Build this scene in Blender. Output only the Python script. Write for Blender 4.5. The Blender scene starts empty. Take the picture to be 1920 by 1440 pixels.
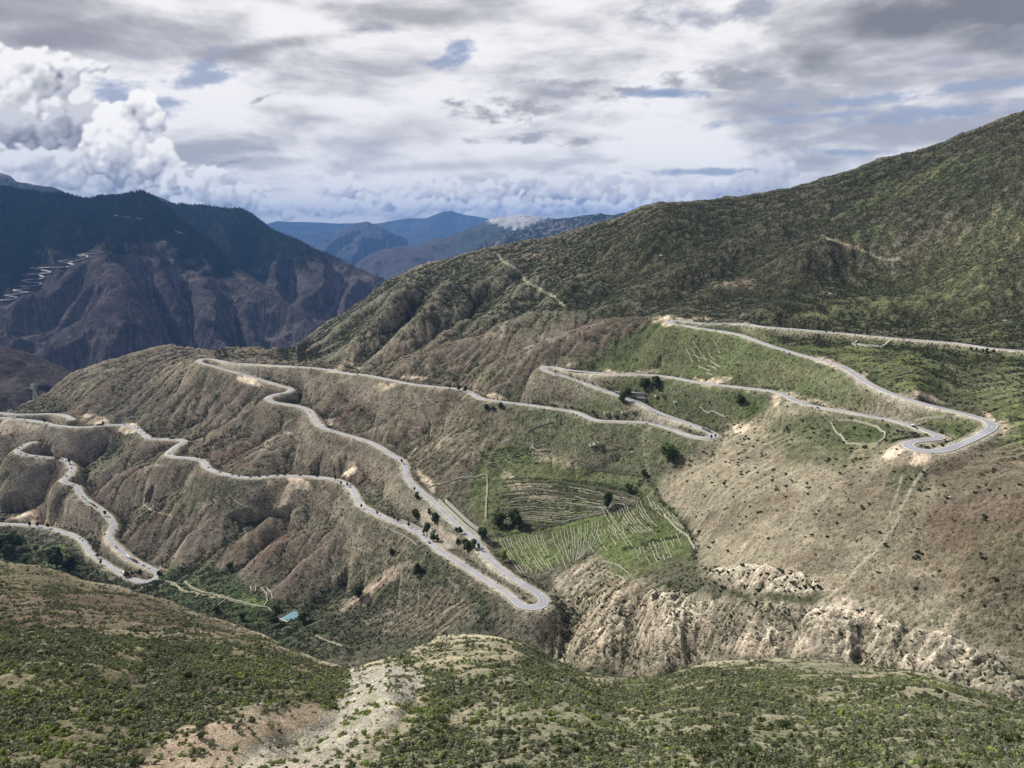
import bpy, math, random
import numpy as np
from mathutils import Vector, kdtree
random.seed(7); np.random.seed(7)
R = math.radians

# ------------------------------------------------------------------ camera, sun, exposure
F_PX, PITCH = 1350.0, R(12.0)          # focal length in photo pixels (photo is 1920 x 1440), downward tilt
scene = bpy.context.scene
COL = scene.collection
cam_d = bpy.data.cameras.new('camera'); cam = bpy.data.objects.new('camera', cam_d); COL.objects.link(cam)
cam_d.sensor_width = 36; cam_d.lens = 36 * F_PX / 1920
cam_d.clip_start = 0.5; cam_d.clip_end = 200000
cam.location = (0, 0, 0); cam.rotation_euler = (math.pi / 2 - PITCH, 0, 0)
scene.camera = cam
SUN_AZ, SUN_EL = R(-66), R(41)         # compass direction to the sun (from +Y, clockwise), height
sun_d = bpy.data.lights.new('sun', 'SUN'); sun = bpy.data.objects.new('sun', sun_d); COL.objects.link(sun)
sun_d.energy = 5.0; sun_d.angle = R(0.6); sun_d.color = (1.0, 0.965, 0.91)
sdir = Vector((math.sin(SUN_AZ) * math.cos(SUN_EL), math.cos(SUN_AZ) * math.cos(SUN_EL), math.sin(SUN_EL)))
sun.rotation_euler = sdir.to_track_quat('Z', 'Y').to_euler(); sun.location = (0, 0, 50)
scene.view_settings.view_transform = 'Standard'; scene.view_settings.look = 'None'
scene.view_settings.exposure = 0.08; scene.view_settings.gamma = 1.0
scene.view_settings.use_curve_mapping = False
cy = scene.cycles
cy.max_bounces = 4; cy.diffuse_bounces = 2; cy.glossy_bounces = 2; cy.transmission_bounces = 2
cy.volume_bounces = 0; cy.transparent_max_bounces = 6
cy.use_denoising = True
try:
    cy.denoiser = 'OPENIMAGEDENOISE'; cy.denoising_input_passes = 'RGB_ALBEDO_NORMAL'; cy.denoising_prefilter = 'ACCURATE'
except Exception: pass
cy.sample_clamp_indirect = 6
cy.caustics_reflective = False; cy.caustics_refractive = False

# ------------------------------------------------------------------ node helper: write shader maths as expressions
class NT:
    def __init__(s, tree): s.t = tree; s.n = tree.nodes; s.l = tree.links
    def node(s, kind, **kw):
        n = s.n.new(kind)
        for k, v in kw.items(): setattr(n, k, v)
        return n
    def put(s, sock, v):
        if isinstance(v, E): s.l.new(v.s, sock)
        elif isinstance(v, (tuple, list)) and sock.type == 'RGBA' and len(v) == 3: sock.default_value = (*v, 1)
        elif v is not None: sock.default_value = v
    def math(s, op, a, b=None, c=None, clamp=False):
        n = s.node('ShaderNodeMath', operation=op, use_clamp=clamp)
        for i, v in enumerate((a, b, c)):
            if v is not None: s.put(n.inputs[i], v)
        return E(s, n.outputs[0])
    def vmath(s, op, a, b=None, scale=None):
        n = s.node('ShaderNodeVectorMath', operation=op)
        s.put(n.inputs[0], a)
        if b is not None: s.put(n.inputs[1], b)
        if scale is not None: s.put(n.inputs['Scale'], scale)
        return E(s, n.outputs['Value' if op in ('DOT_PRODUCT', 'LENGTH', 'DISTANCE') else 'Vector'])
    def ss(s, v, a, b, lo=0.0, hi=1.0, kind='SMOOTHSTEP'):
        n = s.node('ShaderNodeMapRange', interpolation_type=kind)
        for i, x in enumerate((v, a, b, lo, hi)): s.put(n.inputs[i], x)
        return E(s, n.outputs[0])
    def lin(s, v, a, b, lo=0.0, hi=1.0): return s.ss(v, a, b, lo, hi, 'LINEAR')
    def noise(s, vec, scale=1.0, detail=2.0, rough=0.5, dist=0.0, lac=2.0, color=False, w=None, norm=True):
        n = s.node('ShaderNodeTexNoise', noise_dimensions='3D' if w is None else '4D')
        n.normalize = norm
        s.put(n.inputs['Vector'], vec)
        if w is not None: s.put(n.inputs['W'], w)
        for k, v in (('Scale', scale), ('Detail', detail), ('Roughness', rough), ('Distortion', dist), ('Lacunarity', lac)):
            s.put(n.inputs[k], v)
        return E(s, n.outputs['Color' if color else 'Fac'])
    def voro(s, vec, scale=1.0, feature='F1', detail=0.0, rough=0.5, smooth=0.0, rand=1.0, out='Distance'):
        n = s.node('ShaderNodeTexVoronoi', feature=feature)
        s.put(n.inputs['Vector'], vec); s.put(n.inputs['Scale'], scale)
        if 'Detail' in n.inputs and feature != 'N_SPHERE_RADIUS':
            s.put(n.inputs['Detail'], detail); s.put(n.inputs['Roughness'], rough)
        if feature == 'SMOOTH_F1': s.put(n.inputs['Smoothness'], smooth)
        s.put(n.inputs['Randomness'], rand)
        return E(s, n.outputs[out])
    def mix(s, f, a, b, mode='MIX', clamp=True):
        n = s.node('ShaderNodeMix', data_type='RGBA', blend_type=mode); n.clamp_factor = clamp
        s.put(n.inputs[0], f); s.put(n.inputs[6], a); s.put(n.inputs[7], b)
        return E(s, n.outputs[2])
    def comb(s, x, y, z):
        n = s.node('ShaderNodeCombineXYZ')
        for i, v in enumerate((x, y, z)): s.put(n.inputs[i], v)
        return E(s, n.outputs[0])
    def sep(s, v):
        n = s.node('ShaderNodeSeparateXYZ'); s.put(n.inputs[0], v)
        return [E(s, o) for o in n.outputs]
    def attr(s, name, out='Fac', kind='GEOMETRY'):
        n = s.node('ShaderNodeAttribute', attribute_name=name, attribute_type=kind)
        return E(s, n.outputs[out])
    def bump(s, h, strength=1.0, dist=1.0, normal=None):
        n = s.node('ShaderNodeBump'); s.put(n.inputs['Height'], h); s.put(n.inputs['Strength'], strength); s.put(n.inputs['Distance'], dist)
        if normal is not None: s.put(n.inputs['Normal'], normal)
        return E(s, n.outputs[0])
class E:
    def __init__(s, nt, sock): s.nt = nt; s.s = sock
    def __add__(s, o): return s.nt.math('ADD', s, o)
    __radd__ = __add__
    def __mul__(s, o): return s.nt.math('MULTIPLY', s, o)
    __rmul__ = __mul__
    def __sub__(s, o): return s.nt.math('SUBTRACT', s, o)
    def __rsub__(s, o): return s.nt.math('SUBTRACT', o, s)
    def __truediv__(s, o): return s.nt.math('DIVIDE', s, o)
    def __rtruediv__(s, o): return s.nt.math('DIVIDE', o, s)
    def __pow__(s, o): return s.nt.math('POWER', s, o)
    def max(s, o): return s.nt.math('MAXIMUM', s, o)
    def min(s, o): return s.nt.math('MINIMUM', s, o)
    def clamp(s): return s.nt.math('ADD', s, 0.0, clamp=True)

def material(name, rough=0.95, spec=0.15):
    m = bpy.data.materials.new(name); m.use_nodes = True
    t = NT(m.node_tree); b = m.node_tree.nodes['Principled BSDF']
    b.inputs['Roughness'].default_value = rough
    b.inputs['Specular IOR Level'].default_value = spec
    return m, t, b
def plain(name, c, rough=0.8, spec=0.2, var=0.0, metal=0.0):
    m, t, b = material(name, rough, spec)
    b.inputs['Metallic'].default_value = metal
    if var:
        tc = t.node('ShaderNodeTexCoord')
        n = t.noise(E(t, tc.outputs['Object']), 1.3, 4, 0.6)
        k = t.lin(n, 0.3, 0.7, 1 - var, 1 + var)
        t.put(b.inputs['Base Color'], t.mix(1.0, (*c, 1), t.comb(k, k, k), 'MULTIPLY'))
    else: b.inputs['Base Color'].default_value = (*c, 1)
    return m

# ------------------------------------------------------------------ pixel <-> world
CP, SP = math.cos(PITCH), math.sin(PITCH)
def dirs(px, py):
    px = np.asarray(px, float); py = np.asarray(py, float)
    x = (px - 960) / F_PX; u = (720 - py) / F_PX
    return x, CP + u * SP, -SP + u * CP
def azt(px, py):
    x, y, z = dirs(px, py); h = np.hypot(x, y)
    return np.arctan2(x, y), z / h
def pix(X, Y, Z):
    f = Y * CP - Z * SP; u = Y * SP + Z * CP
    f = np.where(f < 1e-6, 1e-6, f)
    return 960 + F_PX * X / f, 720 - F_PX * u / f
def pix_azt(az, t): return pix(np.sin(az), np.cos(az), t)
# ------------------------------------------------------------------ sky: clear daylight sky, with a plain broken overcast for the parts out of view
world = bpy.data.worlds.new('World'); scene.world = world; world.use_nodes = True
w = NT(world.node_tree)
for n in list(world.node_tree.nodes): world.node_tree.nodes.remove(n)
tc = w.node('ShaderNodeTexCoord'); D = E(w, tc.outputs['Generated'])
dx, dy, dz = w.sep(D)
sky = w.node('ShaderNodeTexSky', sky_type='NISHITA', sun_disc=False, sun_elevation=SUN_EL, sun_rotation=SUN_AZ, altitude=3800, air_density=1.0, dust_density=0.6, ozone_density=1.0)
blue = w.mix(1.0, E(w, sky.outputs[0]), (0.09, 0.09, 0.09, 1), 'MULTIPLY')
den = dz.max(0.0) + 0.16
cl = w.ss(w.noise(w.comb(dx / den, dy / den, 0.0), 1.1, 3, 0.55), 0.30, 0.50)
below = w.ss(dz, -0.06, -0.01, 1.0, 0.0)
base = w.mix(cl * 0.9, blue, (0.46, 0.47, 0.51, 1))
base = w.mix(below, base, (0.16, 0.18, 0.20, 1))
bg = w.node('ShaderNodeBackground'); w.put(bg.inputs[0], base); bg.inputs[1].default_value = 1.0
out = w.node('ShaderNodeOutputWorld'); w.l.new(bg.outputs[0], out.inputs[0])
world.cycles.sampling_method = 'MANUAL'; world.cycles.sample_map_resolution = 256
# ------------------------------------------------------------------ numeric tools
_perm = np.random.RandomState(11).permutation(256); _perm = np.concatenate([_perm, _perm, _perm])
_ga = np.random.RandomState(5).rand(256) * 2 * np.pi; _gx, _gy = np.cos(_ga), np.sin(_ga)
def perlin(x, y, seed=0):
    xi = np.floor(x).astype(np.int64); yi = np.floor(y).astype(np.int64)
    xf = x - xi; yf = y - yi; xi = (xi + seed * 37) & 255; yi = (yi + seed * 91) & 255
    u = xf * xf * xf * (xf * (xf * 6 - 15) + 10); v = yf * yf * yf * (yf * (yf * 6 - 15) + 10)
    def g(ix, iy, fx, fy):
        h = _perm[_perm[ix & 255] + (iy & 255)]; return _gx[h] * fx + _gy[h] * fy
    a = g(xi, yi, xf, yf); b = g(xi + 1, yi, xf - 1, yf); c = g(xi, yi + 1, xf, yf - 1); d = g(xi + 1, yi + 1, xf - 1, yf - 1)
    return (a + u * (b - a) + v * (c - a + u * (a - b - c + d))) * 1.5
def fbm(x, y, octs=5, gain=0.5, seed=0, ridged=False):
    s = 0; a = 1.0; tot = 0
    for i in range(octs):
        n = perlin(x, y, seed + i)
        s = s + a * ((1 - 2 * np.abs(n)) if ridged else n); tot += a
        a *= gain; x, y = x * 2.03 + 17.1, y * 2.03 - 9.7
    return s / tot
def sstep(x, a, b):
    t = np.clip((x - a) / (b - a), 0, 1); return t * t * (3 - 2 * t)
class TPS:
    def __init__(s, pts, vals, lam=1e-4, sc=500.0):
        s.sc = sc; p = np.asarray(pts, float) / sc; n = len(p); s.p = p
        d2 = ((p[:, None] - p[None]) ** 2).sum(-1)
        K = 0.5 * d2 * np.log(d2 + 1e-12) + lam * np.eye(n)
        Pm = np.c_[np.ones(n), p]
        A = np.block([[K, Pm], [Pm.T, np.zeros((3, 3))]])
        s.w = np.linalg.solve(A, np.r_[np.asarray(vals, float), 0, 0, 0])
    def __call__(s, x, y):
        sh = np.shape(x); q = np.c_[np.ravel(x), np.ravel(y)] / s.sc; o = np.empty(len(q))
        for i in range(0, len(q), 40000):
            b = q[i:i + 40000]; d2 = ((b[:, None] - s.p[None]) ** 2).sum(-1)
            o[i:i + 40000] = (0.5 * d2 * np.log(d2 + 1e-12)) @ s.w[:-3] + s.w[-3] + b @ s.w[-2:]
        return o.reshape(sh)
def curve_az(pts, az):
    """a line given as (px, py[, r]) -> t(az) [and r(az)]"""
    p = np.array(pts, float); n = len(p)
    k = np.linspace(0, n - 1, (n - 1) * 8 + 1); i = np.arange(n)
    px = np.interp(k, i, p[:, 0]); py = np.interp(k, i, p[:, 1]); a, t = azt(px, py); o = np.argsort(a)
    t_ = np.interp(az, a[o], t[o])
    if p.shape[1] < 3: return t_
    r = np.interp(k, i, np.log(p[:, 2])); return t_, np.exp(np.interp(az, a[o], r[o]))
def erode(z, cell, rounds=8, n=26000, steps=46, cap=5.0, er=0.32, dep=0.28, inertia=0.15, seed=3, mask=None):
    """droplets run down a height grid z[row, col]; cell = size of a cell (metres) at each row"""
    rs = np.random.RandomState(seed); H, W = z.shape
    h = z.astype(np.float64).copy(); flow = np.zeros(H * W)
    for rd in range(rounds):
        px = rs.rand(n) * (W - 3) + 1; py = rs.rand(n) * (H - 3) + 1
        dxv = np.zeros(n); dyv = np.zeros(n); sed = np.zeros(n); wat = np.ones(n); vel = np.ones(n)
        for st in range(steps):
            ix = px.astype(int); iy = py.astype(int); fx = px - ix; fy = py - iy; k = iy * W + ix
            hf = h.ravel(); a = hf[k]; b = hf[k + 1]; c = hf[k + W]; d = hf[k + W + 1]; cs = cell[iy]
            gx = ((b - a) * (1 - fy) + (d - c) * fy) / cs; gy = ((c - a) * (1 - fx) + (d - b) * fx) / cs
            hh = a * (1 - fx) * (1 - fy) + b * fx * (1 - fy) + c * (1 - fx) * fy + d * fx * fy
            dxv = dxv * inertia - gx * (1 - inertia); dyv = dyv * inertia - gy * (1 - inertia)
            L = np.hypot(dxv, dyv) + 1e-9; dxv /= L; dyv /= L
            qx = np.clip(px + dxv, 1, W - 2.01); qy = np.clip(py + dyv, 1, H - 2.01)
            jx = qx.astype(int); jy = qy.astype(int); ux = qx - jx; uy = qy - jy; m = jy * W + jx
            h2 = hf[m] * (1 - ux) * (1 - uy) + hf[m + 1] * ux * (1 - uy) + hf[m + W] * (1 - ux) * uy + hf[m + W + 1] * ux * uy
            dh = (h2 - hh) / cs
            capv = np.maximum(-dh, 0.02) * vel * wat * cap
            up = dh > 0
            amt = np.where(up, np.minimum(dh, sed), np.where(sed > capv, (sed - capv) * dep, -np.minimum((capv - sed) * er, np.maximum(-dh, 0) * 0.9)))
            sed = sed - amt; A = amt * cs * wat
            idx = np.concatenate([k, k + 1, k + W, k + W + 1])
            wt = np.concatenate([A * (1 - fx) * (1 - fy), A * fx * (1 - fy), A * (1 - fx) * fy, A * fx * fy]) * 0.22
            h += np.bincount(idx, wt, H * W).reshape(H, W)
            flow += np.bincount(k, wat, H * W)
            vel = np.sqrt(np.maximum(vel * vel * 0.9 - dh * 1.2, 0.05)); vel = np.minimum(vel, 2.5); wat *= 0.985
            px, py = qx, qy
        s = h.copy()                                      # slight creep smooths single-cell spikes
        s[1:-1, 1:-1] = 0.80 * h[1:-1, 1:-1] + 0.05 * (h[:-2, 1:-1] + h[2:, 1:-1] + h[1:-1, :-2] + h[1:-1, 2:])
        h = s
    flow = flow.reshape(H, W) / (rounds * n / (H * W))
    return h, np.log1p(flow)
def blur(a, k=1):
    for _ in range(k):
        b = np.pad(a, 1, mode='edge')
        a = (b[1:-1, 1:-1] * 4 + 2 * (b[:-2, 1:-1] + b[2:, 1:-1] + b[1:-1, :-2] + b[1:-1, 2:]) + b[:-2, :-2] + b[2:, 2:] + b[:-2, 2:] + b[2:, :-2]) / 16
    return a
def grid_mesh(name, X, Y, Z, mat, attrs=None, r0=0, r1=None, kind='structure', parent=None, smooth=True):
    """rows x cols of points -> one mesh object; attrs: name -> (rows, cols) or (rows, cols, 3)"""
    r1 = X.shape[0] if r1 is None else r1
    X, Y, Z = X[r0:r1], Y[r0:r1], Z[r0:r1]; H, W = X.shape
    me = bpy.data.meshes.new(name)
    co = np.stack([X, Y, Z], -1).reshape(-1, 3).astype(np.float32)
    i = (np.arange(H - 1)[:, None] * W + np.arange(W - 1)[None]).ravel()
    q = np.stack([i, i + 1, i + W + 1, i + W], -1).astype(np.int32)
    me.vertices.add(len(co)); me.vertices.foreach_set('co', co.ravel())
    me.loops.add(q.size); me.loops.foreach_set('vertex_index', q.ravel())
    me.polygons.add(len(q)); me.polygons.foreach_set('loop_start', np.arange(0, q.size, 4, dtype=np.int32))
    try: me.polygons.foreach_set('loop_total', np.full(len(q), 4, np.int32))
    except Exception: pass
    if smooth: me.polygons.foreach_set('use_smooth', np.ones(len(q), bool))
    me.update()
    for k, v in (attrs or {}).items():
        v = v[r0:r1]
        if v.ndim == 3:
            a = me.attributes.new(k, 'FLOAT_COLOR', 'POINT'); c = np.ones((H * W, 4), np.float32); c[:, :3] = v.reshape(-1, 3)
            a.data.foreach_set('color', c.ravel())
        else:
            a = me.attributes.new(k, 'FLOAT', 'POINT'); a.data.foreach_set('value', v.astype(np.float32).ravel())
    me.materials.append(mat)
    o = bpy.data.objects.new(name, me); COL.objects.link(o)
    if kind: o['kind'] = kind
    if parent: o.parent = parent
    return o

# ------------------------------------------------------------------ the near land: control lines and points, all as (photo x, photo y, metres away)
# heights along the main road, read off its hairpins (z below the camera)
MAIN = [(1960,662,-128),(1920,658,0),(1860,653,0),(1827,648,0),(1780,642,0),(1667,633,0),(1563,623,0),(1493,617,0),(1430,612,0),(1400,607,0),(1360,606,0),(1323,606,0),(1290,603,0),(1268,601,0),(1255,603,-128),(1262,607,0),(1280,609,0),(1313,615,0),(1350,620,0),(1390,628,0),(1430,643,0),(1480,659,0),(1527,672,0),(1563,682,0),(1587,692,0),(1610,708,0),(1633,722,0),(1663,735,0),(1713,752,0),(1763,765,0),(1813,777,0),(1843,786,0),(1861,795,-152),(1858,804,0),(1840,815,0),(1813,828,0),(1787,839,0),(1760,846,0),(1730,845,0),(1707,840,-160),(1702,832,0),(1717,827,0),(1747,824,0),(1764,820,0),(1753,814,0),(1730,806,0),(1707,798,0),(1680,790,0),(1640,782,0),(1587,772,0),(1530,762,0),(1493,752,0),(1470,740,0),(1447,733,0),(1407,728,0),(1363,723,0),(1313,717,0),(1280,711,0),(1252,706,0),(1209,702,0),(1153,701,0),(1097,697,0),(1063,693,0),(1035,688,0),(1018,689,-195),(1024,695,0),(1041,701,0),(1069,708,0),(1097,718,0),(1125,729,0),(1159,741,0),(1192,753,0),(1218,766,0),(1252,780,0),(1294,795,0),(1322,806,0),(1339,814,-224),(1338,820,0),(1322,821,0),(1294,817,0),(1266,807,0),(1237,798,0),(1209,792,0),(1153,790,0),(1119,788,0),(1097,780,0),(1074,771,0),(1041,766,0),(998,760,0),(956,755,0),(933,752,0),(907,748,0),(893,743,0),(880,735,0),(860,729,0),(817,725,0),(767,719,0),(727,711,0),(687,703,0),(647,699,0),(610,692,0),(567,688,0),(500,684,0),(433,680,0),(417,677,0),(393,673,0),(373,675,-290),(378,681,0),(400,686,0),(423,693,0),(467,705,0),(500,715,0),(525,722,0),(545,728,-310),(540,735,0),(517,739,0),(503,746,0),(513,754,0),(547,759,0),(573,766,0),(585,776,0),(590,788,0),(603,801,0),(633,811,0),(665,820,0),(700,832,0),(733,852,0),(753,863,0),(760,877,0),(763,895,0),(783,917,0),(813,941,0),(840,967,0),(867,993,0),(893,1013,0),(906,1035,0),(930,1060,0),(967,1087,0),(1000,1107,0),(1014,1117,0),(1021,1128,-346),(1013,1137,0),(995,1140,0),(973,1133,0),(950,1112,0),(907,1085,0),(857,1053,0),(813,1023,0),(787,1000,0),(753,983,0),(723,972,0),(690,955,0),(673,942,0),(663,923,0),(653,910,0),(627,899,0),(583,894,0),(520,892,0),(467,896,0),(417,888,0),(390,878,0),(380,864,0),(360,859,0),(324,856,0),(316,851,0),(323,843,0),(335,834,-396),(345,828,0),(335,824,0),(317,823,0),(283,822,0),(267,812,0),(253,802,0),(233,797,0),(200,797,0),(150,801,0),(100,797,0),(83,792,0),(50,787,0),(0,783,0),(-60,780,-416)]
SPUR = [(-60,770,-414),(13,775,0),(33,777,0),(77,776,0),(110,776,0),(125,780,-410),(135,786,-410)]
LOW = [(66,828,-436),(53,831,0),(41,838,0),(31,846,0),(50,853,0),(83,857,0),(115,860,0),(130,868,0),(136,878,0),(131,889,0),(118,900,0),(127,906,0),(143,911,0),(150,925,0),(167,941,0),(187,954,0),(206,971,0),(212,987,0),(204,1006,0),(217,1023,0),(240,1044,0),(270,1060,0),(288,1069,0),(297,1077,-512),(288,1087,0),(267,1091,0),(245,1084,0),(217,1069,0),(193,1053,0),(170,1038,0),(158,1020,0),(143,1007,0),(117,997,0),(83,989,0),(43,984,0),(0,982,0),(-60,978,-540)]
def smooth_px(pts, n=5):
    """Catmull-Rom through the traced pixels"""
    p = np.array(pts, float)[:, :2]; out = []
    e = np.vstack([2 * p[0] - p[1], p, 2 * p[-1] - p[-2]])
    for i in range(len(p) - 1):
        a, b, c, d = e[i:i + 4]
        for k in range(n):
            t = k / n
            out.append(0.5 * ((2 * b) + (-a + c) * t + (2 * a - 5 * b + 4 * c - d) * t * t + (-a + 3 * b - 3 * c + d) * t ** 3))
    out.append(p[-1]); return np.array(out)
def road_3d(pts):
    n = 4; s = smooth_px(pts, n); az, t = azt(s[:, 0], s[:, 1])
    ks = [i * n for i, q in enumerate(pts) if q[2] != 0]; zs = [q[2] for q in pts if q[2] != 0]
    z = np.interp(np.arange(len(s)), ks, zs)
    for _ in range(6):
        r = z / t; X, Y = r * np.sin(az), r * np.cos(az)
        L = np.r_[0, np.cumsum(np.hypot(np.diff(X), np.diff(Y)))]
        z = np.interp(L, L[ks], zs)
    return s, np.stack([X, Y, z], -1), L
roads = [road_3d(p) for p in (MAIN, SPUR, LOW)]

mid_pts = []                                              # px, py, 1000 / r (even on a plane)
for s, P3, L in roads:
    last = -1e9
    for i in range(len(s)):
        if abs(L[i] - last) > 42 and -80 < s[i, 0] < 2000:
            mid_pts.append((s[i, 0], s[i, 1], 1000.0 / math.hypot(P3[i, 0], P3[i, 1]))); last = L[i]
EXTRA = [  # right mountain
 (1990,190,1500),(1920,207,1500),(1750,275,1520),(1600,320,1560),(1480,355,1560),(1230,380,1520),(1160,410,1560),(1000,450,1700),(930,462,1760),(860,480,1820),(780,510,1920),(720,530,2000),(680,560,2060),(620,600,2130),(565,640,2190),
 (1500,500,1240),(1850,560,1110),(1700,440,1310),(1900,400,1270),(1300,500,1290),(1100,520,1410),(950,560,1490),
 # left spur
 (540,655,2150),(420,655,2100),(320,648,2080),(240,665,2080),(190,680,2080),(130,700,2080),(90,735,2080),(50,756,2100),(0,770,2130),(-120,770,2130),
 # valley of the pond, lower slopes
 (545,1155,830),(460,1110,920),(380,1080,1020),(620,1200,725),(700,1150,760),(800,1120,720),(760,1190,680),(870,1190,610),(120,1045,1260),(0,1020,1420),(300,1120,980),(-100,1050,1380),(560,1240,700),(300,1180,940),(100,1100,1150),
 # terraces and tan slope
 (1050,1075,655),(1100,1000,705),(1150,900,780),(1290,1000,650),(1230,850,800),(1330,900,690),(1500,850,640),(1500,1000,520),(1750,1000,500),(1900,900,520),(1990,950,500),(1400,960,585),
 # cliffs over the creek
 (1060,1160,610),(1060,1240,570),(1200,1080,590),(1200,1240,520),(1330,1080,535),(1350,1240,485),(1500,1090,475),(1500,1240,442),(1650,1130,448),(1650,1250,422),(1780,1180,432),(1800,1290,405),(1920,1240,420),(1990,1330,395),(1900,1100,455),(950,1200,600),(950,1260,575),
 (1700,740,700),(1900,740,740)]
mid_pts += [(a, b, 1000.0 / c) for a, b, c in EXTRA]
mp = np.array(mid_pts)
mid_tps = TPS(mp[:, :2], mp[:, 2], lam=6e-4)

SKYLINE = [(-260,770),(-100,772),(0,771),(20,768),(50,756),(90,735),(130,703),(190,680),(240,665),(290,650),(320,647),(350,652),(400,657),(430,650),(470,649),(520,654),(556,650),(572,634),(600,612),(640,588),(680,562),(720,528),(745,519),(780,500),(820,489),(860,480),(900,468),(930,462),(960,456),(1000,450),(1060,436),(1110,422),(1160,408),(1200,388),(1235,379),(1290,377),(1350,369),(1420,362),(1480,353),(1540,332),(1600,316),(1650,296),(1700,287),(1750,271),(1800,250),(1850,232),(1920,207),(2100,150),(2400,60)]
CREST = [(-300,1010,620),(-100,1035,520),(0,1052,450),(75,1062,430),(150,1085,395),(230,1102,370),(300,1122,340),(400,1158,295),(480,1185,265),(540,1215,235),(600,1240,212),(660,1252,200),(720,1240,205),(770,1216,222),(830,1196,238),(880,1189,245),(940,1192,244),(985,1208,236),(1040,1240,222),(1100,1262,213),(1150,1272,213),(1200,1272,220),(1260,1262,232),(1330,1245,248),(1420,1236,258),(1500,1234,262),(1600,1242,262),(1700,1258,256),(1780,1277,248),(1860,1300,238),(1920,1315,232),(2200,1390,215)]
FORE = [(-50,1440,86),(300,1440,80),(700,1440,76),(1100,1440,78),(1500,1440,80),(1950,1440,84),(100,1300,128),(400,1300,122),(560,1330,110),(700,1330,102),(720,1285,132),(900,1330,112),(1200,1340,116),(1500,1340,128),(1850,1380,112),(100,1180,215),(300,1200,205),(450,1230,178),(560,1270,150),(860,1240,165),(950,1240,170),(1100,1290,158),(1300,1280,178),(1500,1270,192),(1700,1290,188),(1880,1340,166)]
fp = FORE + [(a, b, c) for a, b, c in CREST if -120 < a < 2000]
fore_tps = TPS([(a, b) for a, b, c in fp], [math.log(c) for a, b, c in fp], lam=2e-4)

NC = 930
AZ0, AZ1 = R(-46), R(46)
az = np.linspace(AZ0, AZ1, NC)
tS = curve_az(SKYLINE, az); tC, rC = curve_az(CREST, az)
# --- foreground rows: from under the camera to its crest
N0, N1, N2, N3, N4 = 14, 300, 34, 520, 26
a_b, t_b = azt(np.linspace(-400, 2300, 60), np.full(60, 1462.0)); o_ = np.argsort(a_b); tB = np.interp(az, a_b[o_], t_b[o_])
s1 = np.linspace(0, 1, N1)[:, None]
T1 = tB[None] * (1 - s1) + tC[None] * s1
PXf, PYf = pix_azt(np.broadcast_to(az, T1.shape), T1)
r1_ = np.exp(fore_tps(np.clip(PXf, -150, 2060), PYf))
r1_ = r1_ * (1 + 0.10 * (1 - np.sqrt(np.clip(1 - np.clip((s1 - 0.72) / 0.28, 0, 1) ** 2, 0, 1))))
r1_ = np.maximum.accumulate(r1_, 0)
Z1 = r1_ * T1
s0 = (np.linspace(0, 1, N0 + 1)[:-1])[:, None]
r0_ = 2.5 + (r1_[0][None] - 2.5) * s0 ** 1.3
Z0 = -2.6 + (Z1[0][None] + 2.6) * (r0_ - 2.5) / (r1_[0][None] - 2.5) - 9 * np.sin(np.pi * s0) 
# --- rows of the far side of the valley: from its hidden foot to the skyline
s3 = np.linspace(0, 1, N3)[:, None]
tF = tC - 0.045
T3 = tF[None] * (1 - s3) + tS[None] * s3
PXm, PYm = pix_azt(np.broadcast_to(az, T3.shape), T3)
r3_ = 1000.0 / np.clip(mid_tps(np.clip(PXm, -170, 2080), np.clip(PYm, 150, 1330)), 0.3, 4)
r3_ = r3_ * (1 + 0.05 * (1 - np.sqrt(np.clip(1 - np.clip((s3 - 0.93) / 0.07, 0, 1) ** 2, 0, 1))))
step = r3_[:-1] * 0.0006
r3_[1:] = np.maximum(r3_[1:], 0); r3_ = np.maximum.accumulate(r3_ + 0, 0) + np.cumsum(np.vstack([np.zeros((1, NC)), step]), 0) * 0.3
Z3 = r3_ * T3
# --- hidden creek bed between
s2 = np.linspace(0, 1, N2 + 2)[1:-1][:, None]
rA, rB_ = r1_[-1] * 1.0, np.maximum(r3_[0], r1_[-1] * 1.15)
r2_ = rA + (rB_ - rA) * s2
zl = Z1[-1] + (Z3[0] - Z1[-1]) * s2
Z2 = zl - np.minimum((rB_ - rA) * 0.22, 60) * np.sin(np.pi * s2 ** 0.8) ** 1.0
# --- back of the ridge
s4 = np.linspace(0, 1, N4 + 1)[1:][:, None]
r4_ = r3_[-1] * (1 + 0.75 * s4 ** 1.6)
Z4 = Z3[-1] - (r4_ - r3_[-1]) * (0.15 + 0.65 * sstep(s4, 0, 0.25))
RR = np.vstack([r0_, r1_, r2_, r3_, r4_]); ZZ = np.vstack([Z0, Z1, Z2, Z3, Z4])
iC = N0 + N1; iE = iC + N2; iS = iE + N3; NR = RR.shape[0]
AA = np.broadcast_to(az, RR.shape)
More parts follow.
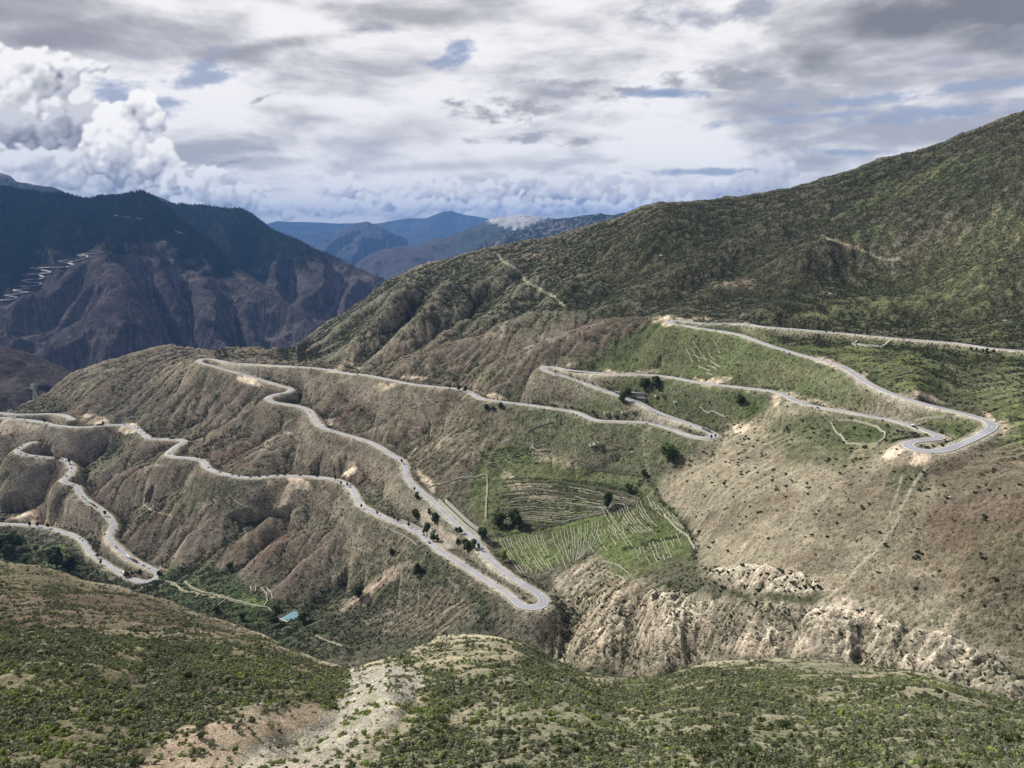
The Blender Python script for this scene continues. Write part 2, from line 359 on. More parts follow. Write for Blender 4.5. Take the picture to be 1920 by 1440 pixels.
# --- water-cut gullies, worked out on an even log-polar grid of the valley side
dth = (AZ1 - AZ0) / 620
azg = np.arange(AZ0, AZ1 + dth, dth); lr0, lr1 = math.log(180.0), math.log(4200.0)
lrg = np.arange(lr0, lr1, dth)
colz = np.empty((len(lrg), NC))
lnR = np.log(RR)
for j in range(NC): colz[:, j] = np.interp(lrg, lnR[:, j], ZZ[:, j])
G = np.empty((len(lrg), len(azg)))
for i in range(len(lrg)): G[i] = np.interp(azg, az, colz[i])
RG = np.exp(lrg)[:, None]; XG, YG = RG * np.sin(azg)[None], RG * np.cos(azg)[None]
G0 = G.copy()
SPURS = [  # traced crests (+) and gullies (-): pixels, height m, half-width m
 ([(413,703),(377,727),(300,787),(287,815)], -14, 34), ([(380,700),(330,725),(250,775)], 12, 40), ([(500,750),(460,763),(390,810),(350,822)], 13, 34), ([(470,722),(430,750),(350,800),(330,818)], -13, 32),
 ([(240,700),(180,740),(130,772)], -9, 34), ([(200,690),(150,725),(100,755)], 8, 34),
 ([(230,832),(197,853),(157,873)], 9, 24), ([(260,838),(215,862),(165,885)], -12, 24), ([(317,860),(267,873),(213,887),(160,920)], 12, 26), ([(335,875),(270,895),(215,925),(190,945)], -12, 28),
 ([(400,900),(330,930),(250,975),(222,990)], 10, 30), ([(100,820),(60,880),(20,930)], -9, 30), ([(120,920),(70,960),(20,972)], -10, 26),
 ([(600,905),(560,940),(480,985),(430,1040),(425,1075)], -20, 44), ([(440,905),(400,945),(330,985),(290,1040)], 9, 40), ([(633,985),(533,1003),(460,1060)], 16, 28), ([(615,1010),(555,1045),(500,1085)], -13, 20), ([(650,985),(600,1030),(530,1085)], 13, 24), ([(700,1000),(650,1050),(580,1110),(550,1135)], -16, 32),
 ([(690,985),(640,1030)], 6, 20), ([(780,1040),(720,1085),(650,1120)], 8, 24),
 ([(560,775),(480,850),(430,878)], 10, 34), ([(540,765),(470,800),(400,850)], -9, 30), ([(700,845),(650,880),(640,895)], 9, 24), ([(620,825),(580,860),(540,885)], -8, 24),
 ([(860,740),(800,780),(727,830)], -14, 26), ([(883,745),(850,800),(790,870)], 11, 34), ([(677,780),(700,800),(727,830)], -7, 16), ([(650,705),(620,720),(592,750)], 10, 24), ([(640,740),(590,765)], -6, 22), ([(800,730),(720,780),(700,815)], 8, 30),
 ([(930,760),(880,830),(800,905)], 8, 40), ([(960,770),(915,830),(895,870)], -7, 24),
 ([(780,497),(757,533),(713,593),(667,640)], 26, 46), ([(813,500),(773,553),(713,623),(680,648)], -26, 44), ([(913,507),(847,547),(797,607),(713,647)], 22, 44), ([(923,513),(873,573),(780,635)], -22, 40), ([(940,475),(950,495),(980,520),(900,580)], 14, 40), ([(1047,500),(980,557),(907,607)], -20, 44), ([(1040,470),(1060,540),(990,575)], 12, 44), ([(1110,450),(1090,520),(1060,560)], -14, 44), ([(740,540),(690,590),(640,640)], -18, 40), ([(720,540),(660,590),(600,640)], 16, 34),
 ([(1120,572),(1060,587),(980,603),(890,623),(847,630)], 16, 34), ([(1110,590),(1030,612),(930,645),(873,690)], -16, 36), ([(1190,600),(1120,612),(1047,640),(963,673),(880,712)], 15, 44), ([(1240,615),(1150,640),(1050,672),(960,720)], -9, 36), ([(700,650),(650,665),(600,675)], -8, 40), ([(800,640),(760,670),(720,695)], 9, 40), ([(860,660),(820,690),(790,712)], -8, 30),
 ([(1920,280),(1750,360),(1600,440),(1450,520)], 16, 60), ([(1920,340),(1740,430),(1560,500)], -16, 56), ([(1700,300),(1560,370),(1400,450)], -14, 60), ([(1560,345),(1440,400),(1300,470)], 14, 60), ([(1400,380),(1300,430),(1200,500)], -14, 56), ([(1280,385),(1180,450),(1100,520)], 14, 56), ([(1900,460),(1700,540),(1560,580)], 14, 50), ([(1860,420),(1700,490),(1540,545)], -14, 40), ([(1640,400),(1500,450),(1340,520)], 14, 40), ([(1480,430),(1340,490),(1220,560)], -16, 40), ([(1340,440),(1240,500),(1140,560)], 12, 40), ([(1240,430),(1160,500),(1090,555)], -14, 36), ([(1170,425),(1110,480),(1040,560)], 14, 34), ([(1000,460),(930,530),(850,610)], -14, 34), ([(880,490),(830,550),(760,630)], 14, 30), ([(960,470),(900,540),(820,620)], 13, 30),
 ([(1600,530),(1450,575),(1380,595)], 10, 34), ([(1760,560),(1640,600)], -10, 34), ([(1920,520),(1780,590)], -10, 40),
 ([(480,680),(470,700),(440,730),(400,760)], 8, 24), ([(350,690),(300,740),(240,790)], 9, 26), ([(330,720),(270,770),(235,792)], -9, 20), ([(290,690),(220,745),(180,790)], -9, 24), ([(180,730),(120,775)], 7, 20),
 ([(730,760),(660,790),(640,808)], 7, 20), ([(760,740),(700,765),(640,790)], -8, 20), ([(840,740),(770,775),(710,800)], -8, 20),
 ([(480,910),(440,960),(380,1020),(350,1060)], -9, 18), ([(520,920),(480,960),(440,1010)], 8, 20), ([(400,960),(350,1010),(320,1060)], 9, 18), ([(370,960),(320,1010),(300,1050)], -8, 16), ([(350,940),(300,985),(260,1030)], -8, 18), ([(560,1050),(520,1090),(490,1110)], 8, 14), ([(740,890),(690,930)], -7, 14), ([(600,850),(560,880)], 7, 16),
 ([(160,830),(120,850)], -7, 14), ([(60,860),(20,900)], 7, 20), ([(110,880),(60,930),(0,970)], 8, 22), ([(190,970),(150,1000)], 7, 16),
 ([(900,640),(850,680),(800,708)], -8, 24), ([(980,640),(930,680),(890,715)], 9, 24), ([(1080,650),(1010,680),(980,700)], 8, 24), ([(960,790),(900,850),(840,900)], 7, 26),
 ([(1310,790),(1290,830),(1262,870),(1225,930),(1290,1000),(1305,1060)], -7, 22), ([(1340,820),(1300,870),(1270,920)], 6, 24),
 ([(1190,1110),(1180,1180),(1195,1250)], -18, 12), ([(1230,1110),(1250,1180),(1230,1240)], 14, 16), ([(1370,1110),(1310,1180),(1260,1255)], -22, 12), ([(1345,1090),(1290,1150)], 12, 16), ([(1440,1110),(1420,1180),(1380,1235)], 14, 16), ([(1500,1130),(1480,1190),(1460,1235)], -12, 12), ([(1545,1110),(1530,1180),(1530,1235)], 12, 14), ([(1620,1150),(1620,1240)], -10, 12), ([(1690,1190),(1680,1250)], -14, 12), ([(1730,1190),(1740,1250)], 9, 12),
 ([(1080,1110),(1070,1180),(1040,1230)], -16, 16), ([(1130,1110),(1130,1180)], 12, 20), ([(960,1150),(930,1190)], -10, 16), ([(900,1120),(880,1170)], 3, 16),
 ([(1745,860),(1700,950),(1680,1000),(1600,1080),(1540,1130)], -5, 9), ([(1450,860),(1380,905),(1330,950),(1300,1000)], -4, 8)]
def carve(G, XG, YG, rad, items, k=1.0, wk=1.0):
    for pl, hh_, ww_ in items:
        ww_ = ww_ * wk; q = np.array(pl, float); m_ = rad(q[:, 0], q[:, 1]); a_ = azt(q[:, 0], q[:, 1])[0]; qx, qy = m_ * np.sin(a_), m_ * np.cos(a_)
        R3 = ww_ * 3; bx = (XG > qx.min() - R3) & (XG < qx.max() + R3) & (YG > qy.min() - R3) & (YG < qy.max() + R3)
        xs, ys = XG[bx], YG[bx]; wj = fbm(xs / ww_ / 1.8, ys / ww_ / 1.8, 3, 0.5, 200) * ww_ * 0.5; ds = np.full(xs.shape, 1e9); al = np.zeros(xs.shape); n_ = len(q) - 1
        for i in range(n_):
            ex, ey = qx[i + 1] - qx[i], qy[i + 1] - qy[i]; tt_ = np.clip(((xs - qx[i]) * ex + (ys - qy[i]) * ey) / (ex * ex + ey * ey), 0, 1)
            d_ = np.hypot(xs - qx[i] - ex * tt_, ys - qy[i] - ey * tt_); c_ = d_ < ds; ds[c_] = d_[c_]; al[c_] = (i + tt_[c_]) / n_
        e_ = np.clip(ds + wj * (al * (1 - al) * 4), 0, None) / ww_
        G[bx] += k * hh_ * (np.exp(-e_ * 1.5) if hh_ < 0 else np.exp(-e_ * e_ * 0.8)) * (0.35 + 0.65 * np.sin(np.pi * np.clip(al * 0.9 + 0.05, 0, 1)))
BIG = [q for q in SPURS if q[2] >= 50 or (q[0][0][1] < 520 and q[0][0][0] > 1000)]
carve(G, XG, YG, lambda a, b: 1000.0 / mid_tps(a, b), BIG, 0.95)
carve(G, XG, YG, lambda a, b: 1000.0 / mid_tps(a, b), [q for q in SPURS if q not in BIG], 1.75)
G = G + fbm(XG / 170, YG / 170, 5, 0.55, 21) * 10 * np.clip(RG / 900, 0.3, 1.3) + fbm(XG / 30, YG / 30, 3, 0.6, 4) * 1.6
GS = G.copy()
GE, FL = erode(G, (np.exp(lrg) * dth), rounds=8, n=26000, steps=90, cap=6.0, er=0.34)
DG = (GS - G0) + (GE - GS) * 0.55
DG = blur(DG, 1)
def to_mesh(A):
    """grid value -> mesh vertices (bilinear)"""
    u = np.clip((AA - AZ0) / dth, 0, len(azg) - 1.001); v = np.clip((lnR - lr0) / dth, 0, len(lrg) - 1.001)
    iu, iv = u.astype(int), v.astype(int); fu, fv = u - iu, v - iv
    return (A[iv, iu] * (1 - fu) * (1 - fv) + A[iv, iu + 1] * fu * (1 - fv) + A[iv + 1, iu] * (1 - fu) * fv + A[iv + 1, iu + 1] * fu * fv)
DZ = to_mesh(DG); FLOW = to_mesh(blur(FL, 1))
rowi = np.arange(NR)[:, None]
wm = sstep(rowi, iC + 4, iC + 24) * (0.35 + 0.65 * sstep(iS + 20 - rowi, 0, 60))
X, Y = RR * np.sin(AA), RR * np.cos(AA)
PX, PY = pix(X, Y, ZZ)
FORE_M = rowi < iC + 6
def blob(px, py, rx, ry, rot=0):
    c, s = math.cos(R(rot)), math.sin(R(rot)); u, v = PX - px, PY - py
    return np.clip(1 - np.hypot((u * c + v * s) / rx, (v * c - u * s) / ry), 0, 1)
def mid_only(a): return np.where(FORE_M, 0, a)
# how strongly each stretch is gullied: fields gentle, cliffs and lower left strong
amp = np.full(ZZ.shape, 0.95)
for a in ((1150, 960, 330, 190), (1250, 740, 260, 80), (1600, 960, 420, 260), (1800, 700, 300, 120), (1600, 650, 240, 60), (420, 1110, 160, 60)):
    amp -= 0.75 * sstep(blob(*a), 0, 0.5)
amp = np.clip(amp, 0.12, 1)
for a in ((1250, 1170, 260, 110, 0), (1550, 1180, 320, 100, 8), (1800, 1240, 200, 80, 20)): amp -= 0.35 * sstep(blob(*a), 0, 0.4)
amp = np.clip(amp, 0.12, 1)
ZN = ZZ + DZ * wm * amp
# crags on the cliffs, and small relief everywhere
cliff = np.zeros(ZZ.shape)
for a in ((1230, 1190, 130, 95, 0), (1090, 1180, 130, 90, 0), (1400, 1190, 170, 75, 8), (1600, 1200, 230, 62, 12), (1800, 1250, 190, 45, 22), (1440, 1090, 140, 28, 5)):
    cliff = np.maximum(cliff, sstep(blob(*a), 0.0, 0.45))
cliff = mid_only(cliff)
wq = fbm(X / 60, Y / 60, 3, 0.5, 44) * 0.8
ZN += cliff * ((fbm(X / 44 + wq, Y / 44 - wq, 5, 0.55, 40, True) - 0.3) * 10 + (fbm(X / 14 + wq * 2, Y / 18, 3, 0.6, 46, True) - 0.3) * 5.0) * (1 - FORE_M)
mm = sstep(rowi, iC, iC + 20)
wq2 = fbm(X / 90, Y / 90, 2, 0.5, 57) * 0.7
ZN += mm * (fbm(X / 38 + wq2, Y / 38 - wq2, 4, 0.55, 56, True) - 0.3) * 3.8 * amp * np.clip(RR / 900, 0.5, 1.4) * (1 - 0.85 * sstep(PX, 1000, 1250) * sstep(-PY, -640, -560))
ZN += mm * (fbm(X / 46, Y / 46, 3, 0.55, 58) * 2.2 + fbm(X / 20, Y / 20, 4, 0.6, 60) * 1.9 + fbm(X / 5, Y / 5, 2, 0.5, 70) * 0.25) * np.clip(RR / 800, 0.4, 2)
ZN += (1 - mm) * (fbm(X / 34, Y / 34, 4, 0.5, 80) * 2.8 * np.clip(RR / 120, 0, 1) + fbm(X / 11, Y / 11, 3, 0.55, 85) * 0.7 * np.clip(RR / 90, 0, 1) + fbm(X / 4, Y / 4, 3, 0.55, 90) * 0.3)
FZ = ZN[:iC].copy()
carve(FZ, X[:iC], Y[:iC], lambda a, b: np.exp(fore_tps(a, b)), [([(655,1275),(640,1320),(610,1360),(560,1390),(480,1420)], -3.2, 7), ([(790,1275),(770,1320),(735,1365),(700,1420)], -2.4, 5), ([(720,1262),(700,1310),(660,1365)], 2.0, 9), ([(560,1328),(500,1352),(430,1372),(350,1400)], 1.8, 5), ([(600,1350),(520,1380),(420,1430)], -2.0, 6),
 ([(420,1190),(330,1230),(240,1290),(150,1350)], -4.0, 12), ([(500,1210),(430,1250),(350,1310),(280,1370)], 2.5, 14), ([(200,1200),(120,1240),(30,1300)], 2.5, 14), ([(950,1215),(1000,1260),(1040,1320),(1060,1400)], 3.0, 14), ([(1060,1255),(1130,1300),(1180,1360),(1220,1430)], -4.0, 12), ([(1300,1255),(1350,1300),(1420,1370)], 2.4, 14), ([(1450,1250),(1520,1310),(1600,1390)], -2.5, 12), ([(1700,1270),(1740,1330),(1800,1400)], 2.4, 14), ([(860,1250),(860,1310),(840,1390)], -2.0, 9)], 0.8)
ZN[:iC] = FZ
# --- roads are cut level into the slope
def resample(P, step):
    L = np.r_[0, np.cumsum(np.linalg.norm(np.diff(P, axis=0), axis=1))]; n = max(2, int(L[-1] / step))
    q = np.linspace(0, L[-1], n); return np.stack([np.interp(q, L, P[:, k]) for k in range(3)], -1), q
ROADW = 3.25
road_pts = []
for s, P3, L in roads:
    Q, q = resample(P3, 3.0)
    K = np.ones(5) / 5
    for k in range(3):
        e = np.r_[np.full(2, Q[0, k]), Q[:, k], np.full(2, Q[-1, k])]; Q[:, k] = np.convolve(e, K, 'valid')
    road_pts.append(Q)
allr = np.vstack(road_pts)
cs_ = 26.0
vm = (rowi > iC) & (rowi < iS) & np.ones(X.shape, bool); vi = np.nonzero(vm.ravel())[0]
Xr, Yr, Zr = X.ravel(), Y.ravel(), ZN.ravel().copy()
code = np.floor(Xr[vi] / cs_).astype(np.int64) * 100000 + np.floor(Yr[vi] / cs_).astype(np.int64)
od = np.argsort(code, kind='stable'); code = code[od]; vi = vi[od]
RD = np.full(X.size, 99.0); WS = np.zeros(X.size); WZ = np.zeros(X.size)
cellp = {}
for i_, p_ in enumerate(allr): cellp.setdefault((int(math.floor(p_[0] / cs_)), int(math.floor(p_[1] / cs_))), []).append(i_)
for (a_, b_), ids in cellp.items():
    sel = []
    for di in (-1, 0, 1):
        for dj in (-1, 0, 1):
            c_ = (a_ + di) * 100000 + (b_ + dj); l_, h_ = np.searchsorted(code, c_), np.searchsorted(code, c_, 'right')
            if h_ > l_: sel.append(vi[l_:h_])
    if not sel: continue
    v_ = np.concatenate(sel); rp_ = allr[ids]
    d2 = (Xr[v_][:, None] - rp_[None, :, 0]) ** 2 + (Yr[v_][:, None] - rp_[None, :, 1]) ** 2
    RD[v_] = np.minimum(RD[v_], np.sqrt(d2.min(1)))
    w_ = 1 / (d2 + 9.0) ** 2.5; WS[v_] += w_.sum(1); WZ[v_] += (w_ * rp_[None, :, 2]).sum(1)
RZ = np.where(WS > 0, WZ / np.maximum(WS, 1e-30), 0)
side = Zr - RZ                                            # + above the road: cut bank, - below: fill
wgt = 1 - sstep(RD, ROADW + 3.0, ROADW + 3 + np.where(side > 0, 9.0, 13.0) + np.abs(side) * 0.6)
Zr = Zr + (RZ - 0.45 - Zr) * wgt * (RD < 60)
ZN = Zr.reshape(X.shape); RDm = RD.reshape(X.shape); SIDE = side.reshape(X.shape)
CUT = (1 - sstep(RDm, 7, 17)) * (RDm < 50)
# ------------------------------------------------------------------ ground cover: what grows or lies where (own colour of soil, grass, rock)
def lin_c(r, g, b):
    f = lambda v: (v / 255 / 12.92) if v <= 10 else ((v / 255 + 0.055) / 1.055) ** 2.4
    v = np.array([f(r), f(g), f(b)])
    if g > r and g > b + 12:                              # grass and scrub: keep the greens dry
        m = v.mean(); v = m + (v - m) * 0.78
    elif r >= g > b:                                      # soils: a touch greyer
        m = v.mean(); v = m + (v - m) * 0.86
    return v
PX, PY = pix(X, Y, ZN)
TAN, BRN, GBR = lin_c(168, 155, 130), lin_c(110, 97, 84), lin_c(112, 106, 88)
OLV, GRS, BGR = lin_c(94, 98, 68), lin_c(88, 102, 52), lin_c(112, 128, 66)
DKG, ROCK, SCR = lin_c(62, 70, 44), lin_c(206, 190, 164), lin_c(196, 190, 180)
RED, GRY = lin_c(186, 160, 134), lin_c(126, 122, 112)
wx = fbm(PX / 70, PY / 50, 4, 0.6, 101) * 34; wy = fbm(PX / 70 + 9, PY / 50 + 4, 4, 0.6, 111) * 24
ragn = fbm(PX / 20, PY / 14, 4, 0.6, 121)
CV = np.empty(ZN.shape + (3,)); CV[:] = GBR
SHR = np.full(ZN.shape, 0.25)                             # shrub density 0..1
def paint(mask, col=None, s=1.0, shr=None):
    global CV, SHR
    m = np.clip(mask * s, 0, 1)
    if col is not None: CV = CV * (1 - m[..., None]) + col * m[..., None]
    if shr is not None: SHR = SHR * (1 - m) + shr * m
def el_m(px, py, rx, ry, rot=0, soft=0.45, rag=1.0):
    c, s = math.cos(R(rot)), math.sin(R(rot)); u, v = PX + wx * rag - px, PY + wy * rag - py
    d = 1 - np.hypot((u * c + v * s) / rx, (v * c - u * s) / ry)
    return sstep(d + ragn * 0.25 * rag, 0, soft)
def poly_m(pts, soft=8.0, rag=0.25):
    p = np.array(pts, float); x = PX + wx * rag; y = PY + wy * rag; d = np.full(x.shape, 1e9); ins = np.zeros(x.shape, bool)
    bx = (x > p[:, 0].min() - 60) & (x < p[:, 0].max() + 60) & (y > p[:, 1].min() - 60) & (y < p[:, 1].max() + 60)
    xs, ys = x[bx], y[bx]; ds = np.full(xs.shape, 1e9); is_ = np.zeros(xs.shape, bool)
    for i in range(len(p)):
        a, b = p[i - 1], p[i]; e = b - a; t = np.clip(((xs - a[0]) * e[0] + (ys - a[1]) * e[1]) / (e @ e + 1e-9), 0, 1)
        ds = np.minimum(ds, np.hypot(xs - a[0] - e[0] * t, ys - a[1] - e[1] * t))
        c = (a[1] > ys) != (b[1] > ys)
        is_ ^= c & (xs < (b[0] - a[0]) * (ys - a[1]) / (b[1] - a[1] + 1e-12) + a[0])
    o = np.zeros(x.shape); o[bx] = sstep(np.where(is_, ds, -ds), -soft, soft); return o
def line_m(pts, w, soft=2.0, rag=0.0):
    p = np.array(pts, float); x = PX + wx * rag; y = PY + wy * rag
    bx = (x > p[:, 0].min() - 30) & (x < p[:, 0].max() + 30) & (y > p[:, 1].min() - 30) & (y < p[:, 1].max() + 30)
    xs, ys = x[bx], y[bx]; ds = np.full(xs.shape, 1e9)
    for i in range(1, len(p)):
        a, b = p[i - 1], p[i]; e = b - a; t = np.clip(((xs - a[0]) * e[0] + (ys - a[1]) * e[1]) / (e @ e + 1e-9), 0, 1)
        ds = np.minimum(ds, np.hypot(xs - a[0] - e[0] * t, ys - a[1] - e[1] * t))
    o = np.zeros(x.shape); o[bx] = 1 - sstep(ds, w, w + soft); return o
# broad areas of the far side
paint(np.clip(sstep(PX, 900, 1300), 0, 1), OLV, 0.6, 0.3)
paint(poly_m([(560, 660), (720, 520), (930, 455), (1250, 370), (1600, 300), (1960, 180), (2300, 100), (2300, 660), (1900, 640), (1300, 590), (1150, 600), (1000, 640), (800, 620), (650, 655)], 14), lin_c(104, 101, 82), 1, 0.8)
paint(poly_m([(1160, 400), (1600, 300), (2300, 50), (2300, 660), (1900, 640), (1400, 600), (1200, 560), (1050, 500)], 40), lin_c(92, 88, 68), 1, 0.95)
paint(poly_m([(1620, 480), (1920, 400), (2200, 420), (2200, 660), (1900, 648), (1420, 606), (1500, 570)], 18, 1.0), lin_c(108, 108, 72), 0.85, 0.85)
for a in ((1780, 320, 130, 16, -22), (1640, 370, 120, 14, -25), (1640, 440, 70, 16, -10), (1860, 420, 80, 16, -20), (1560, 400, 60, 10, -20), (1700, 560, 160, 16, -8), (1560, 590, 100, 10, 0)): paint(el_m(*a), lin_c(112, 120, 72), 0.7, 0.5)
for a in ((1820, 350, 90, 60, -20), (1650, 330, 120, 26, -18), (1300, 440, 160, 40, -10), (1450, 560, 110, 26, 0), (1100, 560, 90, 40, 10)): paint(el_m(*a), lin_c(60, 68, 42), 0.6, 1.0)
for a in ((1180, 620, 60, 20, 10), (1370, 530, 70, 10, 4), (1445, 545, 30, 6), (1690, 480, 40, 22, -30), (1590, 455, 60, 8, 20), (1000, 480, 60, 8, 20), (1240, 478, 12, 6), (1555, 550, 8, 6), (1130, 575, 20, 10)): paint(el_m(*a, 0.8, 1.6), RED, 0.5, 0.5)
# brown spurs in the middle and left
paint(poly_m([(-200, 760), (140, 690), (320, 640), (560, 655), (700, 650), (820, 610), (1000, 620), (1180, 590), (1250, 640), (1020, 690), (900, 740), (880, 800), (1000, 800), (900, 850), (820, 930), (700, 860), (560, 1130), (420, 1060), (250, 1060), (100, 1000), (-200, 980)], 20), lin_c(114, 102, 85), 1, 0.35)
for a in ((470, 850, 170, 60, -25), (330, 900, 160, 40, -30), (330, 1010, 150, 70, -10), (560, 1040, 130, 70, -40), (230, 770, 140, 60, -30), (450, 760, 120, 40, -20), (640, 740, 120, 30, -10), (720, 810, 130, 46, -25), (1040, 650, 150, 32, -25), (880, 660, 120, 26), (60, 900, 100, 60, -30), (150, 960, 110, 50, -30), (600, 860, 60, 30), (690, 890, 60, 40), (950, 780, 80, 30, 10)): paint(el_m(*a), BRN, 0.75, 0.15)
for a in ((900, 800, 120, 60, -20), (1000, 880, 130, 30, -15), (760, 780, 60, 20, -30), (1130, 840, 110, 26, -10), (340, 700, 80, 26, -20), (160, 720, 90, 22, -30)): paint(el_m(*a), lin_c(140, 130, 104), 0.6, 0.25)
for a in ((420, 910, 180, 16, -28), (300, 950, 150, 12, -30), (520, 790, 150, 10, -25), (200, 860, 120, 12, -30), (460, 940, 60, 60, -40), (240, 820, 100, 10, -28), (640, 670, 80, 12), (430, 1000, 110, 12, -45), (100, 1010, 120, 22, 10), (880, 700, 90, 10)): paint(el_m(*a), lin_c(104, 106, 78), 0.65, 0.5)
# valley floor and gully greens
paint(poly_m([(-200, 1040), (0, 1000), (150, 1040), (260, 1110), (310, 1065), (440, 1070), (450, 1100), (560, 1140), (640, 1080), (720, 1010), (840, 1080), (930, 1120), (900, 1180), (760, 1200), (600, 1240), (480, 1210), (300, 1140), (0, 1080), (-200, 1080)], 12, 0.6), lin_c(84, 90, 64), 1, 0.75)
paint(poly_m([(300, 1075), (430, 1065), (470, 1110), (560, 1135), (520, 1180), (400, 1150), (290, 1110)], 8), lin_c(78, 92, 54), 1, 0.5)
for a in ((480, 1125, 40, 14, 20), (360, 1090, 20, 8), (100, 1055, 60, 10, 10), (90, 1030, 60, 12)): paint(el_m(*a), BGR, 0.7, 0.2)
paint(poly_m([(640, 1130), (860, 1090), (900, 1170), (760, 1215), (600, 1215)], 20, 1.0), lin_c(92, 92, 76), 1, 0.6)
paint(el_m(800, 1150, 110, 50, -15), lin_c(150, 134, 114), 0.7, 0.5)
paint(el_m(700, 1100, 100, 16, -38, 0.5, 0.5), lin_c(196, 172, 148), 0.8, 0.1)
paint(el_m(730, 1030, 60, 30, -35, 0.7, 1.4), lin_c(170, 152, 128), 0.6, 0.4)
paint(el_m(830, 1060, 120, 26, 38, 0.7, 1.0), lin_c(72, 82, 52), 0.7, 0.8)
# green shelves on the right
paint(poly_m([(1230, 600), (1420, 620), (1600, 700), (1800, 780), (1870, 800), (1760, 850), (1700, 800), (1560, 762), (1440, 730), (1260, 705), (1030, 690), (1150, 650)], 10, 0.6), lin_c(104, 112, 66), 1, 0.35)
paint(poly_m([(1420, 618), (1920, 665), (2200, 680), (2200, 830), (1900, 840), (1840, 770), (1700, 735), (1600, 700), (1520, 660)], 10, 0.6), lin_c(108, 114, 66), 1, 0.45)
paint(el_m(1880, 725, 160, 40, 0), lin_c(122, 124, 84), 0.6, 0.4)
paint(el_m(1890, 810, 100, 24, -5), BGR, 0.6, 0.15)
for a in ((1560, 720, 110, 20, 10), (1500, 690, 60, 12), (1250, 690, 60, 12)): paint(el_m(*a), lin_c(136, 130, 100), 0.6, 0.3)
paint(poly_m([(1060, 695), (1240, 705), (1400, 728), (1440, 745), (1400, 790), (1340, 800), (1230, 765), (1120, 725)], 7), lin_c(92, 104, 58), 1, 0.4)
paint(poly_m([(1270, 740), (1420, 740), (1410, 785), (1350, 790), (1290, 770)], 6), lin_c(76, 92, 46), 0.9, 0.3)
paint(poly_m([(940, 745), (1100, 715), (1240, 780), (1330, 815), (1290, 860), (1210, 870), (1040, 850), (960, 800)], 14), lin_c(96, 104, 64), 0.9, 0.4)
paint(el_m(1140, 830, 100, 20, -12), lin_c(84, 100, 50), 0.7, 0.3)
# tan hillside
paint(poly_m([(1240, 900), (1330, 830), (1450, 750), (1560, 780), (1700, 845), (1760, 852), (1900, 836), (2300, 820), (2300, 1500), (1880, 1240), (1700, 1180), (1500, 1090), (1310, 1060), (1300, 980), (1220, 930)], 12, 0.5), lin_c(156, 145, 119), 1, 0.10)
paint(poly_m([(1770, 850), (1900, 838), (2300, 820), (2300, 1260), (1900, 1180), (1800, 1120), (1700, 1000)], 60, 2.0), lin_c(118, 103, 83), 1, 0.18)
for a in ((1400, 960, 120, 30, -20), (1580, 980, 80, 40, 10), (1450, 850, 110, 26, -5), (1640, 920, 90, 50, 10), (1540, 1050, 90, 30, 0), (1680, 1100, 130, 26, 0), (1880, 900, 140, 60, -10)): paint(el_m(*a), lin_c(124, 112, 92), 0.7, 0.12)
paint(el_m(1880, 1040, 80, 50), lin_c(120, 116, 88), 0.5, 0.3)
paint(poly_m([(1550, 790), (1640, 790), (1665, 812), (1650, 832), (1590, 832), (1565, 815)], 4), lin_c(92, 106, 56), 1, 0.12)
paint(poly_m([(1430, 775), (1560, 775), (1600, 850), (1700, 845), (1560, 880), (1440, 840)], 14, 1), lin_c(104, 108, 72), 0.7, 0.3)
paint(el_m(1700, 890, 50, 40, 0), lin_c(92, 98, 66), 0.7, 0.5)
# terraces
TERR = poly_m([(905, 845), (1000, 838), (1075, 868), (1200, 890), (1235, 935), (1290, 985), (1300, 1040), (1240, 1060), (1170, 1090), (1110, 1030), (1010, 1080), (960, 1050), (925, 1015), (880, 960), (880, 900)], 8, 0.3)
paint(TERR, lin_c(104, 110, 68), 1, 0.35)
for a in ((960, 850, 50, 22, -20), (1000, 1040, 70, 34, 0), (1160, 1020, 60, 46, 20), (1250, 1010, 40, 40), (1100, 990, 70, 30), (1165, 1040, 36, 12)): paint(el_m(*a, 0.5, 0.4), lin_c(102, 116, 58), 0.85, 0.2)
for a in ((1100, 920, 110, 26, 5), (960, 970, 60, 26), (1180, 930, 50, 30), (1010, 940, 60, 20)): paint(el_m(*a, 0.5, 0.6), lin_c(74, 84, 48), 0.7, 0.8)
paint(el_m(1000, 925, 60, 22, 15, 0.5, 1), lin_c(176, 160, 132), 0.7, 0.3)
paint(el_m(960, 905, 24, 16), lin_c(186, 168, 138), 0.6, 0.1)
for a in ((1050, 860, 60, 16, 10),): paint(el_m(*a), lin_c(180, 164, 136), 0.6, 0.2)
